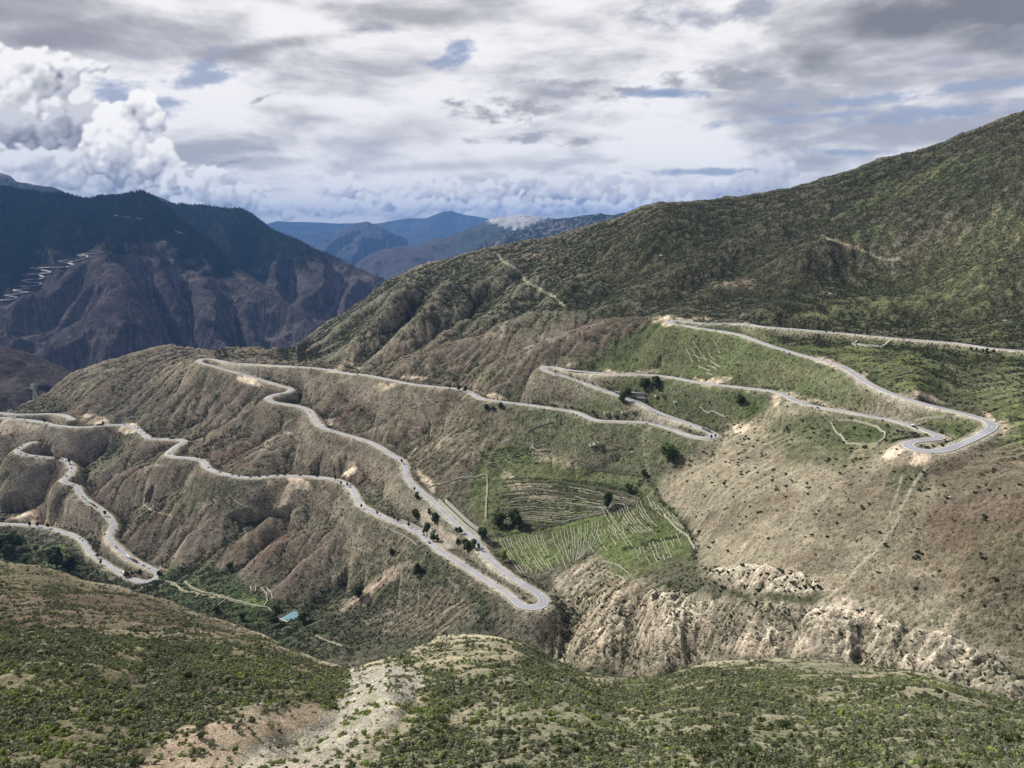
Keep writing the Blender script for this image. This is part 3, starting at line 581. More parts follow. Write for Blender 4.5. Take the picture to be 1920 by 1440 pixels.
# overgrown terrace banks
BANK = np.zeros(ZN.shape)
for f_ in np.linspace(0, 1, 13):
    A_ = np.array([(945, 900), (1000, 896), (1070, 900), (1130, 908), (1205, 930)]) * (1 - f_) + np.array([(925, 992), (980, 990), (1045, 985), (1105, 965), (1180, 958)]) * f_
    A_ = A_ + np.stack([np.zeros(5), fbm(np.arange(5) * 1.7 + f_ * 40, np.zeros(5) + f_ * 9, 2, .5, 77) * 7], -1); BANK = np.maximum(BANK, line_m(A_, 1.0, 3.0) * sstep(fbm(PX / 24, PY / 8, 3, 0.6, 161), -0.35, 0.05))
for f_ in np.linspace(0, 1, 5): BANK = np.maximum(BANK, line_m([(905, 850 + 24 * f_), (950, 840 + 26 * f_), (1010, 838 + 30 * f_)], 0.8, 2.5) * sstep(ragn, -0.3, 0.1))
for p_ in ([(1075, 868), (1120, 882), (1180, 888), (1215, 893)], [(1215, 893), (1240, 940), (1275, 975), (1300, 1005), (1300, 1050)], [(1150, 940), (1120, 965), (1190, 945), (1240, 960)], [(1170, 1030), (1230, 1015), (1290, 1000)], [(905, 1010), (960, 1000), (1040, 985)], [(1230, 860), (1215, 890), (1190, 920)]): BANK = np.maximum(BANK, line_m(p_, 1.5, 4.0, 0.1) * sstep(ragn, -0.4, 0.0))
paint(BANK, lin_c(66, 76, 46), 0.75, 0.8)
# pale cliffs and crumbling banks
CL = cliff
paint(CL * sstep(ragn, -0.9, 0.1), lin_c(216, 201, 174), 0.95, 0.55)
paint(poly_m([(1060, 1100), (1110, 1030), (1170, 1085), (1230, 1080), (1200, 1150), (1180, 1260), (1050, 1230)], 12, 0.8), lin_c(176, 160, 132), 0.9, 0.6)
for a in ((1080, 1090, 60, 30, -20), (1300, 1200, 60, 30, 0), (1640, 1225, 60, 16, 0), (1220, 1190, 40, 55, 5), (1140, 1180, 30, 40, 20), (1330, 1170, 40, 50, 30), (1430, 1075, 90, 14, 12), (1600, 1150, 70, 26, 18), (1420, 1215, 90, 20, 0), (1560, 1210, 120, 22, 5), (1690, 1190, 90, 16, 22), (1830, 1220, 110, 14, 22), (1020, 1190, 50, 30, 40), (1040, 1215, 30, 16)): paint(el_m(*a, 0.5, 0.7), ROCK, 0.85, 0.22)
for a in ((1440, 1150, 60, 24, 20), (1290, 1100, 50, 16, 0), (1360, 1180, 40, 60, 30), (1700, 1210, 40, 26), (1500, 1170, 50, 30), (1250, 1260, 60, 40), (1200, 1235, 40, 40)): paint(el_m(*a, 0.6, 1.2), lin_c(96, 98, 70), 0.7, 0.95)
for a in ((30, 800, 50, 14), (75, 975, 60, 16, 10), (110, 965, 30, 14), (230, 1040, 70, 14, 35), (660, 885, 22, 14), (540, 925, 40, 9, -60), (490, 920, 30, 12, -40), (560, 905, 24, 12), (800, 905, 30, 8, 50), (180, 790, 30, 14), (250, 800, 20, 10), (1240, 605, 30, 12), (1300, 597, 40, 5), (1050, 684, 34, 6), (470, 715, 30, 8, 20), (640, 690, 30, 6), (780, 712, 40, 6), (720, 722, 20, 8), (930, 742, 26, 6), (1060, 758, 26, 5), (1180, 697, 60, 6), (1330, 714, 44, 7), (1490, 745, 40, 8, 20), (1450, 745, 16, 12), (1640, 770, 60, 6, 12), (1560, 760, 50, 6, 15), (1420, 630, 34, 5, 25), (1555, 680, 50, 8, 18), (1620, 712, 12, 10), (1645, 728, 16, 5, 30), (1740, 745, 40, 5, 20), (1857, 785, 26, 6, 40), (1680, 845, 30, 12, -30), (1720, 862, 30, 16), (1370, 790, 40, 14, 10), (1390, 805, 20, 12), (610, 790, 14, 9)):
    paint(mid_only(el_m(*a, 0.4, 0.3)), lin_c(222, 198, 168), 1.0, 0.02)
for a in ((1400, 1215, 60, 12), (1210, 1160, 40, 16, 60), (85, 970, 60, 10, 20)): paint(el_m(*a, 0.5, 0.8), lin_c(196, 160, 132), 0.4)
# sand islands inside the hairpins
paint(mid_only(el_m(1752, 836, 26, 6, 0, 0.4, 0.05)), lin_c(188, 176, 146), 1, 0)
paint(mid_only(el_m(990, 1125, 22, 8, 30, 0.4, 0.05)), lin_c(176, 164, 142), 0.8, 0.2)
paint(mid_only(el_m(275, 1078, 14, 8, 0, 0.4, 0.05)), lin_c(190, 172, 142), 0.8, 0)
# erosion shows: damp green runnels, pale crests
TANM = sstep(blob(1560, 960, 420, 230), 0, 0.3)
fl = sstep(FLOW + ragn * 0.9, 1.5, 3.2) * np.where(FORE_M, 0, 1) * (1 - TERR) * (1 - 0.92 * TANM)
paint(fl * 0.55, lin_c(92, 93, 68), 1, None)
SHR = np.clip(SHR + fl * 0.25, 0, 1)
cr = sstep(-FLOW, -0.45, -0.1) * 0.35 * (1 - TANM) * np.where(FORE_M, 0, 1)
CV = CV * (1 + 0.28 * cr[..., None])
# trails and footpaths: trodden bare earth
TRAILS = [([(935, 478), (942, 490), (955, 497), (968, 504), (978, 512), (983, 524), (990, 531), (1003, 537), (1020, 545), (1038, 556), (1050, 566), (1058, 574)], 1.2),
 ([(1540, 442), (1560, 450), (1580, 456), (1600, 462), (1620, 470), (1640, 480), (1660, 486), (1690, 488)], 0.8),
 ([(800, 915), (815, 912), (840, 905), (870, 898), (905, 894), (914, 892)], 1.0), ([(914, 892), (914, 915), (911, 945), (910, 975)], 0.9),
 ([(533, 811), (531, 800), (538, 792), (545, 788)], 1.2), ([(548, 812), (535, 811)], 1.2),
 ([(640, 1210), (610, 1200), (590, 1190)], 1.0), ([(1740, 870), (1730, 885), (1715, 905), (1690, 950), (1680, 980), (1660, 1010), (1640, 1035), (1610, 1060), (1590, 1090), (1560, 1115), (1540, 1130)], 2.2),
 ([(1692, 890), (1680, 930), (1668, 965)], 1.2), ([(1450, 860), (1420, 880), (1380, 905), (1340, 940), (1300, 1000)], 1.0),
 ([(310, 1090), (335, 1100), (345, 1108), (370, 1112), (400, 1120)], 0.9), ([(347, 1090), (360, 1103), (390, 1112), (430, 1124), (470, 1133), (505, 1141)], 1.0),
 ([(265, 945), (290, 960), (320, 966)], 0.9), ([(430, 930), (450, 945), (490, 958)], 0.7), ([(780, 840), (750, 880)], 0.6)]
for p, w_ in TRAILS: paint(mid_only(line_m(p, w_, 1.6)), lin_c(178, 168, 140), 0.75, 0)
paint(mid_only(poly_m([(774, 964), (800, 954), (815, 966), (829, 994), (855, 1005), (857, 1028), (833, 1030), (811, 1012), (786, 978)], 4, 0.1)), lin_c(200, 186, 164), 1, 0.03)
paint(mid_only(poly_m([(594, 786), (628, 785), (616, 796), (606, 803)], 3, 0.05)), lin_c(208, 196, 176), 1, 0)
for a in ((500, 830, 60, 14, -28), (380, 940, 50, 10, -35), (640, 850, 40, 12, -20), (280, 880, 40, 8, -25), (560, 960, 40, 10, -50), (840, 830, 50, 10, -35), (700, 740, 50, 8, -15), (180, 830, 30, 8, -30), (450, 990, 40, 8, -50), (1010, 650, 70, 10, -25), (930, 620, 50, 8, -20), (660, 1000, 30, 10, -50), (60, 860, 40, 10, -40), (620, 720, 60, 8, -10), (860, 1100, 30, 10, 30), (740, 1160, 60, 14, -10)): paint(el_m(*a, 0.9, 1.5), lin_c(176, 164, 144), 0.5, 0.1)
for a in ((420, 860, 90, 20, -28), (300, 960, 80, 18, -32), (520, 1010, 70, 22, -45), (640, 780, 80, 16, -15), (820, 780, 70, 18, -35), (100, 900, 70, 22, -35), (700, 900, 40, 20, -20)): paint(el_m(*a, 0.8, 1.3), lin_c(104, 80, 68), 0.55, None)
# road cuts
paint(mid_only(CUT * (SIDE > -1) * sstep(ragn, -0.55, 0.25)), lin_c(204, 186, 158), 0.7, 0.05)
paint(mid_only(CUT * (SIDE <= -1) * sstep(ragn, -0.2, 0.4)), lin_c(140, 134, 112), 0.5, 0.4)
paint(mid_only((1 - sstep(RDm + ragn * 2.6, 5.4, 8.2))), lin_c(184, 174, 154), 0.9, 0)
rb_ = fbm(X / 40, Y / 40, 3, 0.6, 171)
paint(mid_only((1 - sstep(RDm, 9, 13 + 7 * rb_)) * (SIDE > 0.5) * sstep(rb_ + ragn * 0.4 + 0.35 * sstep(PX, 900, 1300), 0.0, 0.35)), lin_c(214, 192, 163), 0.9, 0)
paint(mid_only((1 - sstep(RDm, 6, 24)) * (SIDE < -2) * sstep(fbm(X / 14, Y / 14, 3, 0.6, 151), 0.0, 0.5)), lin_c(170, 158, 136), 0.6, 0.1)
# foreground slope
fm = FORE_M * 1.0
def fg(m, c, s=1.0, shr=None): paint(m * fm, c, s, shr)
fg(np.ones(ZN.shape), lin_c(160, 150, 122), 1, 0.5)
fg(poly_m([(-300, 1000), (0, 1040), (300, 1115), (560, 1230), (600, 1255), (420, 1210), (250, 1180), (0, 1185), (-300, 1190)], 22, 0.8), lin_c(108, 93, 74), 1, 0.4)
fg(poly_m([(-300, 1000), (0, 1050), (200, 1085), (150, 1110), (0, 1100), (-300, 1090)], 20, 0.8), lin_c(114, 106, 80), 1, 0.25)
fg(el_m(150, 1150, 190, 22, 12), lin_c(124, 106, 90), 0.6, 0.4)
fg(el_m(395, 1190, 40, 5, 15, 0.5, 0.3), lin_c(184, 160, 132), 0.8, 0.05)
fg(poly_m([(-300, 1185), (250, 1190), (420, 1205), (600, 1245), (660, 1262), (640, 1330), (560, 1335), (420, 1330), (350, 1400), (200, 1440), (100, 1500), (-300, 1500)], 20, 0.8), lin_c(132, 124, 94), 1, 1.0)
fg(poly_m([(1000, 1210), (1150, 1280), (1400, 1245), (1920, 1320), (2300, 1400), (2300, 1600), (640, 1600), (700, 1440), (800, 1330), (800, 1260), (860, 1260)], 26, 1.0), lin_c(146, 142, 112), 1, 0.9)
fg(el_m(900, 1225, 110, 26), lin_c(146, 140, 110), 0.85, 0.36)
fg(el_m(1560, 1248, 160, 16), lin_c(122, 120, 96), 0.8, 0.25)
fg(el_m(1350, 1330, 140, 20, 8), lin_c(156, 144, 114), 0.6, 0.5)
fg(el_m(1250, 1300, 150, 26, 20), lin_c(86, 92, 56), 0.6, 0.9)
fg(poly_m([(650, 1268), (690, 1252), (740, 1250), (785, 1262), (790, 1290), (765, 1320), (745, 1350), (700, 1380), (650, 1420), (610, 1470), (240, 1480), (300, 1440), (400, 1420), (480, 1400), (560, 1370), (620, 1340), (640, 1300)], 9, 1.0), lin_c(184, 174, 150), 1, 0.24)
SCREE = poly_m([(650, 1268), (690, 1252), (740, 1250), (785, 1262), (790, 1290), (765, 1320), (745, 1350), (700, 1380), (650, 1420), (600, 1440), (480, 1400), (560, 1370), (620, 1340), (640, 1300)], 8, 1.0) * fm * sstep(fbm(PX / 30, PY / 16, 3, 0.6, 141), -0.45, 0.1)
fg(poly_m([(340, 1370), (440, 1355), (560, 1325), (620, 1338), (600, 1360), (520, 1372), (470, 1385), (420, 1440), (250, 1450)], 9, 1.2), lin_c(188, 164, 136), 0.8, 0.4)
fg(el_m(740, 1330, 40, 10, -50, 0.5, 0.3), lin_c(190, 174, 132), 0.6)
for a in ((700, 1310, 30, 10, -35), (660, 1350, 50, 12, -30), (735, 1270, 20, 8, 0), (630, 1410, 30, 8)): fg(el_m(*a, 0.6, 0.8), lin_c(132, 136, 72), 0.6, 0.5)
for a in ((860, 1345, 70, 12, -30), (1000, 1400, 60, 10), (860, 1230, 40, 6, -10), (960, 1240, 50, 14, 50), (1180, 1330, 60, 10, 30), (560, 1420, 60, 12)): fg(el_m(*a, 0.6, 1.0), lin_c(186, 168, 136), 0.5, 0.3)
# soil thins on steep faces; colour paler on noses, darker in hollows, where shrubs gather
fm_ = np.where(FORE_M, 0.5, 1.0)
gz_r = np.gradient(ZN, axis=0) / np.maximum(np.gradient(RR, axis=0), 1e-3); gz_a = np.gradient(ZN, axis=1) / (RR * (AZ1 - AZ0) / (NC - 1))
steep = np.hypot(np.clip(gz_r, -4, 4), np.clip(gz_a, -4, 4))
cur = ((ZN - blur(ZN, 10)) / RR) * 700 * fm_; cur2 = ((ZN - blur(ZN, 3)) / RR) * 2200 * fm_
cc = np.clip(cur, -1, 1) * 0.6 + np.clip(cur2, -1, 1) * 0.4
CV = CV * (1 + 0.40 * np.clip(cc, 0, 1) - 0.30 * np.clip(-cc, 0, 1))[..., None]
SHR = np.clip(SHR * (1 - 0.6 * np.clip(cc, 0, 1)) + 0.35 * np.clip(-cc, 0, 1) * np.where(FORE_M, 0.3, 1), 0, 1)
rk_ = sstep(steep + ragn * 0.55, 0.95, 1.6) * np.where(FORE_M, 0, 1) * (1 - TERR)
paint(rk_ * 0.55, lin_c(168, 154, 132), 1, None)
# meadow keeps to the gentle shelves between the upper roads
for pg_, c_, k_ in (([(1230, 600), (1420, 620), (1600, 700), (1700, 745), (1660, 775), (1560, 755), (1440, 725), (1260, 698), (1120, 690), (1150, 650)], (100, 110, 64), .75), ([(1060, 700), (1240, 712), (1400, 733), (1440, 750), (1400, 792), (1340, 800), (1230, 765), (1120, 728)], (92, 106, 58), .8), ([(1100, 745), (1200, 765), (1300, 800), (1200, 790), (1120, 775), (1060, 762)], (96, 108, 60), .7), ([(1500, 770), (1600, 782), (1700, 805), (1690, 835), (1560, 850), (1480, 800)], (96, 104, 64), .7), ([(1720, 770), (1800, 790), (1845, 800), (1790, 828), (1770, 812), (1700, 790)], (94, 108, 58), .7), ([(960, 795), (1100, 800), (1260, 812), (1300, 840), (1200, 880), (1060, 862), (960, 840)], (104, 110, 74), .5)):
    paint(mid_only(poly_m(pg_, 9, 0.5) * sstep(RDm, 7, 14) * sstep(ragn, -0.8, 0.0)), lin_c(*c_), k_, 0.35)
# finish: a little broad tonal drift of the soils
dr = 1 + 0.13 * fbm(PX / 160, PY / 100, 4, 0.6, 131) + 0.10 * ragn
CV = CV * dr[..., None] * (1 + 0.10 * fbm(X / 9, Y / 9, 3, 0.65, 137) * np.where(FORE_M, 0.6, 1.8))[..., None]
CV[..., 0] *= 1.0 + 0.06 * fbm(PX / 60, PY / 40, 3, 0.6, 133)
CV = np.clip(CV, 0.01, 0.85)

# ------------------------------------------------------------------ ground material: cover colour broken up by soil, tufts and stones
def ground_material(name, scale, tuft_dark=0.55, tuft=1.0, bumpk=1.0):
    m, t, b = material(name, 0.97, 0.08)
    g = t.node('ShaderNodeNewGeometry'); P = E(t, g.outputs['Position'])
    c = t.attr('cover', 'Color'); sh = t.attr('shrub')
    n_big = t.noise(P, 0.02 * scale, 6, 0.6)
    n_mid = t.noise(P, 0.16 * scale, 6, 0.65)
    n_fin = t.noise(P, 1.3 * scale, 5, 0.7)
    # tufts: small dark low plants, denser where shrubs grow
    v1 = t.voro(P, 0.42 * scale, 'F1', rand=1.0)
    v2 = t.voro(P, 1.1 * scale, 'F1', rand=1.0)
    thr = t.lin(sh, 0.0, 1.0, 0.16, 0.44) + (n_mid - 0.5) * 0.5
    tf1 = t.ss(v1, thr, thr + 0.12, 1.0, 0.0)
    tf2 = t.ss(v2, thr + 0.06, thr + 0.24, 1.0, 0.0)
    k = t.lin(n_big, 0.3, 0.7, 0.82, 1.2) * t.lin(n_mid, 0.3, 0.7, 0.72, 1.32) * t.lin(n_fin, 0.3, 0.7, 0.66, 1.4)
    col = t.mix(1.0, c, t.comb(k, k, k), 'MULTIPLY')
    dark = t.mix(1.0, c, (0.42, 0.44, 0.38, 1), 'MULTIPLY')
    col = t.mix(tf2 * 0.42 * tuft, col, dark)
    col = t.mix(tf1 * tuft_dark * tuft, col, dark)
    # pale stones
    v3 = t.voro(P, 0.9 * scale, 'F1', rand=1.0)
    st = t.ss(v3, 0.10, 0.2, 1.0, 0.0) * t.ss(n_mid, 0.52, 0.62)
    col = t.mix(st * 0.5, col, (0.50, 0.46, 0.38, 1))
    t.put(b.inputs['Base Color'], col)
    h = n_mid * 2.4 + n_fin * 0.8 + tf1 * 0.5 + tf2 * 0.25
    t.put(b.inputs['Normal'], t.bump(h, 0.9 * bumpk, 1.0 / scale))
    return m
M_far = ground_material('slope_ground', 0.45, 0.6, 1.0, 1.0)
M_fore = ground_material('near_ground', 2.2, 0.35, 0.8, 0.8)
attrs = {'cover': CV, 'shrub': SHR}
g_fore = grid_mesh('foreground_hillside', X, Y, ZN, M_fore, attrs, 0, iC + 6)
g_far = grid_mesh('valley_hillside', X, Y, ZN, M_far, attrs, iC + 5, NR)
# ------------------------------------------------------------------ height lookup on the finished land
def land_z(az_, r_):
    """height of the land at a bearing and distance (arrays)"""
    az_ = np.atleast_1d(np.asarray(az_, float)); r_ = np.atleast_1d(np.asarray(r_, float))
    u = np.clip((az_ - AZ0) / (AZ1 - AZ0) * (NC - 1), 0, NC - 1.001); i = u.astype(int); f = u - i
    o = np.empty(len(az_))
    for q in range(len(az_)):
        a = np.interp(r_[q], RR[:, i[q]], ZN[:, i[q]]); b = np.interp(r_[q], RR[:, i[q] + 1], ZN[:, i[q] + 1]); o[q] = a * (1 - f[q]) + b * f[q]
    return o
def land_xy(x, y): return land_z(np.arctan2(x, y), np.hypot(x, y))
def hit(px, py, lo=None, fore=False):
    """where the sight lines through photo pixels first meet the land; returns (n,3)"""
    px = np.atleast_1d(np.asarray(px, float)); py = np.atleast_1d(np.asarray(py, float)); a, t = azt(px, py); out = []
    for q in range(len(px)):
        j = int(round((a[q] - AZ0) / (AZ1 - AZ0) * (NC - 1))); j = min(max(j, 0), NC - 1)
        s = 0 if (fore or lo is None) else iE
        tt = ZN[s:iS, j] / RR[s:iS, j]; rr = RR[s:iS, j]
        k = np.nonzero(tt >= t[q])[0]
        if len(k) == 0: r = rr[int(np.argmax(tt))]
        elif k[0] == 0: r = rr[0]
        else:
            k = k[0]; f = (t[q] - tt[k - 1]) / (tt[k] - tt[k - 1] + 1e-12); r = rr[k - 1] + (rr[k] - rr[k - 1]) * f
        out.append((r * math.sin(a[q]), r * math.cos(a[q]), 0))
    o = np.array(out); o[:, 2] = land_xy(o[:, 0], o[:, 1]); return o
def normal_at(x, y, e=2.0):
    z = land_xy([x - e, x + e, x, x], [y, y, y - e, y + e]); return Vector((-(z[1] - z[0]) / (2 * e), -(z[3] - z[2]) / (2 * e), 1)).normalized()
# ------------------------------------------------------------------ the road: one paved ribbon with thickness
def mesh_obj(name, verts, faces, mats, fm=None, smooth=False, parent=None):
    me = bpy.data.meshes.new(name); me.from_pydata([tuple(map(float, v)) for v in verts], [], faces)
    for m in (mats if isinstance(mats, (list, tuple)) else [mats]): me.materials.append(m)
    if fm is not None: me.polygons.foreach_set('material_index', fm)
    if smooth: me.polygons.foreach_set('use_smooth', [True] * len(me.polygons))
    me.update(); o = bpy.data.objects.new(name, me); COL.objects.link(o)
    if parent is not None: o.parent = parent
    return o
m, t, b = material('asphalt', 0.85, 0.2)
g = t.node('ShaderNodeNewGeometry'); P_ = E(t, g.outputs['Position'])
n1_ = t.noise(P_, 0.05, 4, 0.6); n2_ = t.noise(P_, 0.7, 4, 0.6)
k_ = t.lin(n1_, 0.3, 0.7, 0.80, 1.16) * t.lin(n2_, 0.3, 0.7, 0.93, 1.07)
u_ = t.attr('across')                                      # -1..1 across the carriageway
wear = t.ss(t.math('ABSOLUTE', t.math('ABSOLUTE', u_) - 0.45), 0.05, 0.22, 1.0, 0.0)
k_ = k_ * (1.0 - wear * 0.16)
colr = t.mix(1.0, (0.37, 0.37, 0.395, 1), t.comb(k_, k_, k_), 'MULTIPLY')
dustm = t.ss(t.math('ABSOLUTE', u_) + (n1_ - 0.5) * 0.35, 0.70, 1.0)
colr = t.mix(dustm * 0.9, colr, (0.60, 0.56, 0.48, 1))
t.put(b.inputs['Base Color'], colr); M_asph = m
M_line = plain('road_paint', (0.8, 0.8, 0.78), 0.6)
def offset_pts(Q, d):
    T = np.gradient(Q[:, :2], axis=0); T /= np.linalg.norm(T, axis=1)[:, None] + 1e-9
    N = np.stack([-T[:, 1], T[:, 0]], -1); o = Q.copy(); o[:, :2] += N * d; return o
def bend_width(Q, half, more):
    """the carriageway widens on tight bends"""
    T = np.gradient(Q[:, :2], axis=0); a = np.unwrap(np.arctan2(T[:, 1], T[:, 0])); c = np.abs(np.convolve(np.gradient(a), np.ones(7) / 7, 'same')) / 3.0
    c = np.convolve(np.clip((c - 0.012) / 0.05, 0, 1), np.ones(9) / 9, 'same'); return half + more * c
def ribbon(name, Q, half, mat, lift=0.0, thick=0.8, more=1.7):
    hw = bend_width(Q, half, more) if more else np.full(len(Q), half)
    n = len(Q); us = [-1.0, -0.92, -0.5, 0.0, 0.5, 0.92, 1.0]; P = [offset_pts(Q, (u * hw)[:, None]) for u in us]
    V = []; A = []; F = []
    for i in range(n):
        for j, u in enumerate(us): V.append((P[j][i][0], P[j][i][1], P[j][i][2] + lift)); A.append(u)
        for j in (0, -1): V.append((P[j][i][0], P[j][i][1], P[j][i][2] + lift - thick)); A.append(us[j])
    k = len(us) + 2
    for i in range(n - 1):
        a, c = i * k, (i + 1) * k
        for j in range(len(us) - 1): F.append((a + j, c + j, c + j + 1, a + j + 1)[::-1])
        F.append((a, a + len(us), c + len(us), c)[::-1]); F.append((a + len(us) - 1, c + len(us) - 1, c + len(us) + 1, a + len(us) + 1)[::-1])
    o = mesh_obj(name, V, F, mat, smooth=False)
    at = o.data.attributes.new('across', 'FLOAT', 'POINT'); at.data.foreach_set('value', A); return o
for Q in road_pts:
    o = ribbon('road', Q, ROADW, M_asph, 0.12); o['kind'] = 'structure'
# ------------------------------------------------------------------ clouds: a far shell over the valley, thick and thin, lit from the sun's side
def build_clouds():
    sa = np.concatenate([np.linspace(-68, -43, 40, endpoint=False), np.linspace(-43, 43, 1000, endpoint=False), np.linspace(43, 68, 40)])
    se = np.concatenate([np.linspace(-4, -1.5, 6, endpoint=False), np.linspace(-1.5, 17.5, 262, endpoint=False), np.linspace(17.5, 36, 60)])
    A, L = np.meshgrid(sa, se)
    ar, lr = np.radians(A), np.radians(L)
    SPX, SPY = pix_azt(ar, np.tan(lr))
    q = np.sin(lr).clip(0) + 0.13; U, V = np.sin(ar) * np.cos(lr) / q, np.cos(ar) * np.cos(lr) / q
    bad = (A < -45) | (A > 45)
    def lc(*c): return lin_c(*c)
    def ell(px, py, rx, ry, rot=0):
        c, s = math.cos(R(rot)), math.sin(R(rot)); u, v = SPX - px, SPY - py
        return 1 - np.hypot((u * c - v * s) / rx, (v * c + u * s) / ry)
    def mixc(a, b, m): return a * (1 - m[..., None]) + b * m[..., None]
    # high thin sheet: streaks that follow the flat layer's perspective, smooth
    wu, wv = fbm(U * 0.6, V * 0.5, 3, 0.5, 301) * 0.9, fbm(U * 0.6 + 5, V * 0.5, 3, 0.5, 305) * 0.9
    n1 = fbm(U * 0.75 + wu, V * 0.8 + wv, 7, 0.52, 311)
    n2 = fbm(A * 0.085 + wu * .5, L * 0.30 + wv * .6, 8, 0.6, 321)
    n3 = fbm(A * 0.020 + 3, L * 0.07, 4, 0.5, 331)
    tone = np.clip(0.5 + 0.75 * n1 + 0.85 * n2 + 0.45 * n3, 0, 1)
    col = mixc(lc(170, 172, 182)[None, None] * np.ones(A.shape + (1,)), lc(240, 241, 246), sstep(tone, 0.05, 0.72))
    alpha = np.ones(A.shape)
    rg = fbm(A * 0.13 + wu * .3, L * 0.42, 7, 0.58, 341)
    rf = rg * 0.7 + fbm(A * 0.38 + wu * .6, L * 0.9 + wv * .5, 7, 0.62, 347) * 1.2
    def gaps(items, k=1.0):
        m = np.full(A.shape, -9.0)
        for it in items: m = np.maximum(m, ell(*it))
        return sstep(m + rf * 0.9, 0.0, 1.0) * k
    sky_c = lc(92, 126, 186) * 0.55 + lc(150, 170, 205) * 0.45
    gm = gaps([(225, 182, 75, 55), (300, 196, 60, 28), (372, 150, 110, 22, 12), (1800, 208, 250, 20, 5), (1620, 188, 190, 16, 5), (1560, 216, 230, 14, 5), (1330, 322, 150, 9), (1590, 285, 160, 9, -2), (390, 118, 70, 28, 20), (1870, 158, 170, 16, 5), (850, 100, 70, 26, 20), (1240, 175, 120, 12)])
    col = mixc(col, sky_c, gm * 0.85); alpha = 1 - gm * 0.6
    gm2 = gaps([(1400, 20, 90, 26, 12), (1300, 30, 160, 30, 0), (690, 55, 80, 16)])
    col = mixc(col, lc(120, 128, 152), gm2 * 0.7)
    # soft low cloud in the upper corners
    sf = fbm(A * 0.12 + wu * .5, L * 0.26 + wv * .5, 8, 0.6, 351) * 1.2; tx = fbm(A * 0.10, L * 0.26 + wu * .4, 6, 0.55, 361)
    def patch(items, dark, lite, rag, soft, src=None, k=0.95):
        nonlocal col, alpha
        m = np.full(A.shape, -9.0)
        for it in items: m = np.maximum(m, ell(*it))
        mm = sstep(m + (rg if src is None else src) * rag, 0, soft)
        c = mixc(lc(*dark)[None, None] * np.ones(A.shape + (1,)), lc(*lite), np.clip(0.5 + 1.2 * tx - 0.25 * m, 0, 1))
        col = mixc(col, c, mm * k); alpha = np.maximum(alpha, mm * k)
    patch([(150, 60, 320, 50, 6), (470, 92, 190, 24, 9), (40, 20, 260, 60), (760, 26, 190, 34, -4)], (128, 129, 138), (178, 179, 188), 0.9, 0.9, sf, 0.85)
    patch([(1700, 45, 290, 90, -4), (1550, 105, 110, 48, 0), (1840, 75, 200, 66, 0), (1900, 10, 260, 90)], (118, 119, 126), (176, 178, 186), 0.8, 1.0, sf, 0.95)
    patch([(700, 270, 190, 62, 20), (830, 312, 260, 16, 2), (480, 300, 200, 16)], (168, 170, 180), (196, 198, 208), 0.9, 1.2, sf, 0.7)
    patch([(950, 208, 135, 30, -2), (1085, 178, 120, 15, -6), (1000, 257, 120, 15, 4), (1090, 262, 60, 12), (1380, 147, 78, 28, 4), (1268, 148, 32, 22), (1050, 158, 60, 12), (487, 186, 30, 9, 20), (430, 306, 38, 9, 10), (1160, 168, 60, 9)], (122, 124, 134), (176, 178, 188), 1.7, 1.1, rf, 0.82)
    patch([(1450, 208, 130, 12, -10), (1780, 120, 60, 12)], (160, 162, 178), (182, 184, 196), 1.1, 0.8)
    # heaped clouds: piles of rounded puffs, lit from the upper left, shaded below and in the clefts
    cs = np.random.RandomState(31)
    dA = SPX[0, 541] - SPX[0, 540]
    w1 = fbm(SPX / 46, SPY / 46, 5, 0.55, 401); w2 = fbm(SPX / 46 + 9, SPY / 46 + 3, 5, 0.55, 402)
    wf = fbm(SPX / 12, SPY / 12, 4, 0.6, 407); wf2 = fbm(SPX / 12 + 5, SPY / 12, 4, 0.6, 408)
    b1 = np.abs(perlin(SPX / 15 + w1, SPY / 15 + w2, 403)) + 0.5 * np.abs(perlin(SPX / 7, SPY / 7, 404)) + 0.3 * np.abs(perlin(SPX / 3.4, SPY / 3.4, 405))
    def heap(items, bright, mid, dark, n=60, rmin=0.16, rmax=0.42, base_fade=0.0, k=1.0, bump=3.0, soft=2.2):
        nonlocal col, alpha
        x0, x1 = min(i_[0] - i_[2] * 1.5 for i_ in items), max(i_[0] + i_[2] * 1.5 for i_ in items); y0, y1 = min(i_[1] - i_[3] * 1.8 for i_ in items), max(i_[1] + i_[3] * 1.8 for i_ in items)
        rr_ = np.nonzero(((SPY > y0) & (SPY < y1)).any(1))[0]; cc_ = np.nonzero(((SPX > x0) & (SPX < x1)).any(0))[0]
        if len(rr_) < 3 or len(cc_) < 3: return
        sl = (slice(rr_[0], rr_[-1] + 1), slice(cc_[0], cc_[-1] + 1))
        x = SPX[sl] + w1[sl] * 16 + wf[sl] * 5; y = SPY[sl] + w2[sl] * 14 + wf2[sl] * 5; H = np.full(x.shape, -999.0); G_ = np.zeros(x.shape); 
        for it in items:
            cx, cy, rx, ry = it[:4]
            for q in range(n):
                a = cs.rand() * 6.283; d = cs.rand() ** .55; px_, py_ = cx + math.cos(a) * d * rx, cy - math.sin(a) * d * ry
                r = ry * (rmin + (rmax * 1.25 - rmin) * cs.rand() ** 1.2) * (1.2 - .6 * d); zc = (1 - d) * ry * .8 + cs.rand() * r * .8
                m_ = (np.abs(x - px_) < r) & (np.abs(y - py_) < r); u = (x[m_] - px_) / r; v = (y[m_] - py_) / r; q2 = 1 - u * u - v * v
                h = np.where(q2 > 0, zc + r * np.sqrt(np.maximum(q2, 0)), -999); H[m_] = np.maximum(H[m_], h)
        ok = H > -900; z0 = np.where(ok, H, 0.0); Hs = np.where(ok, H + b1[sl] * bump, -2.0)
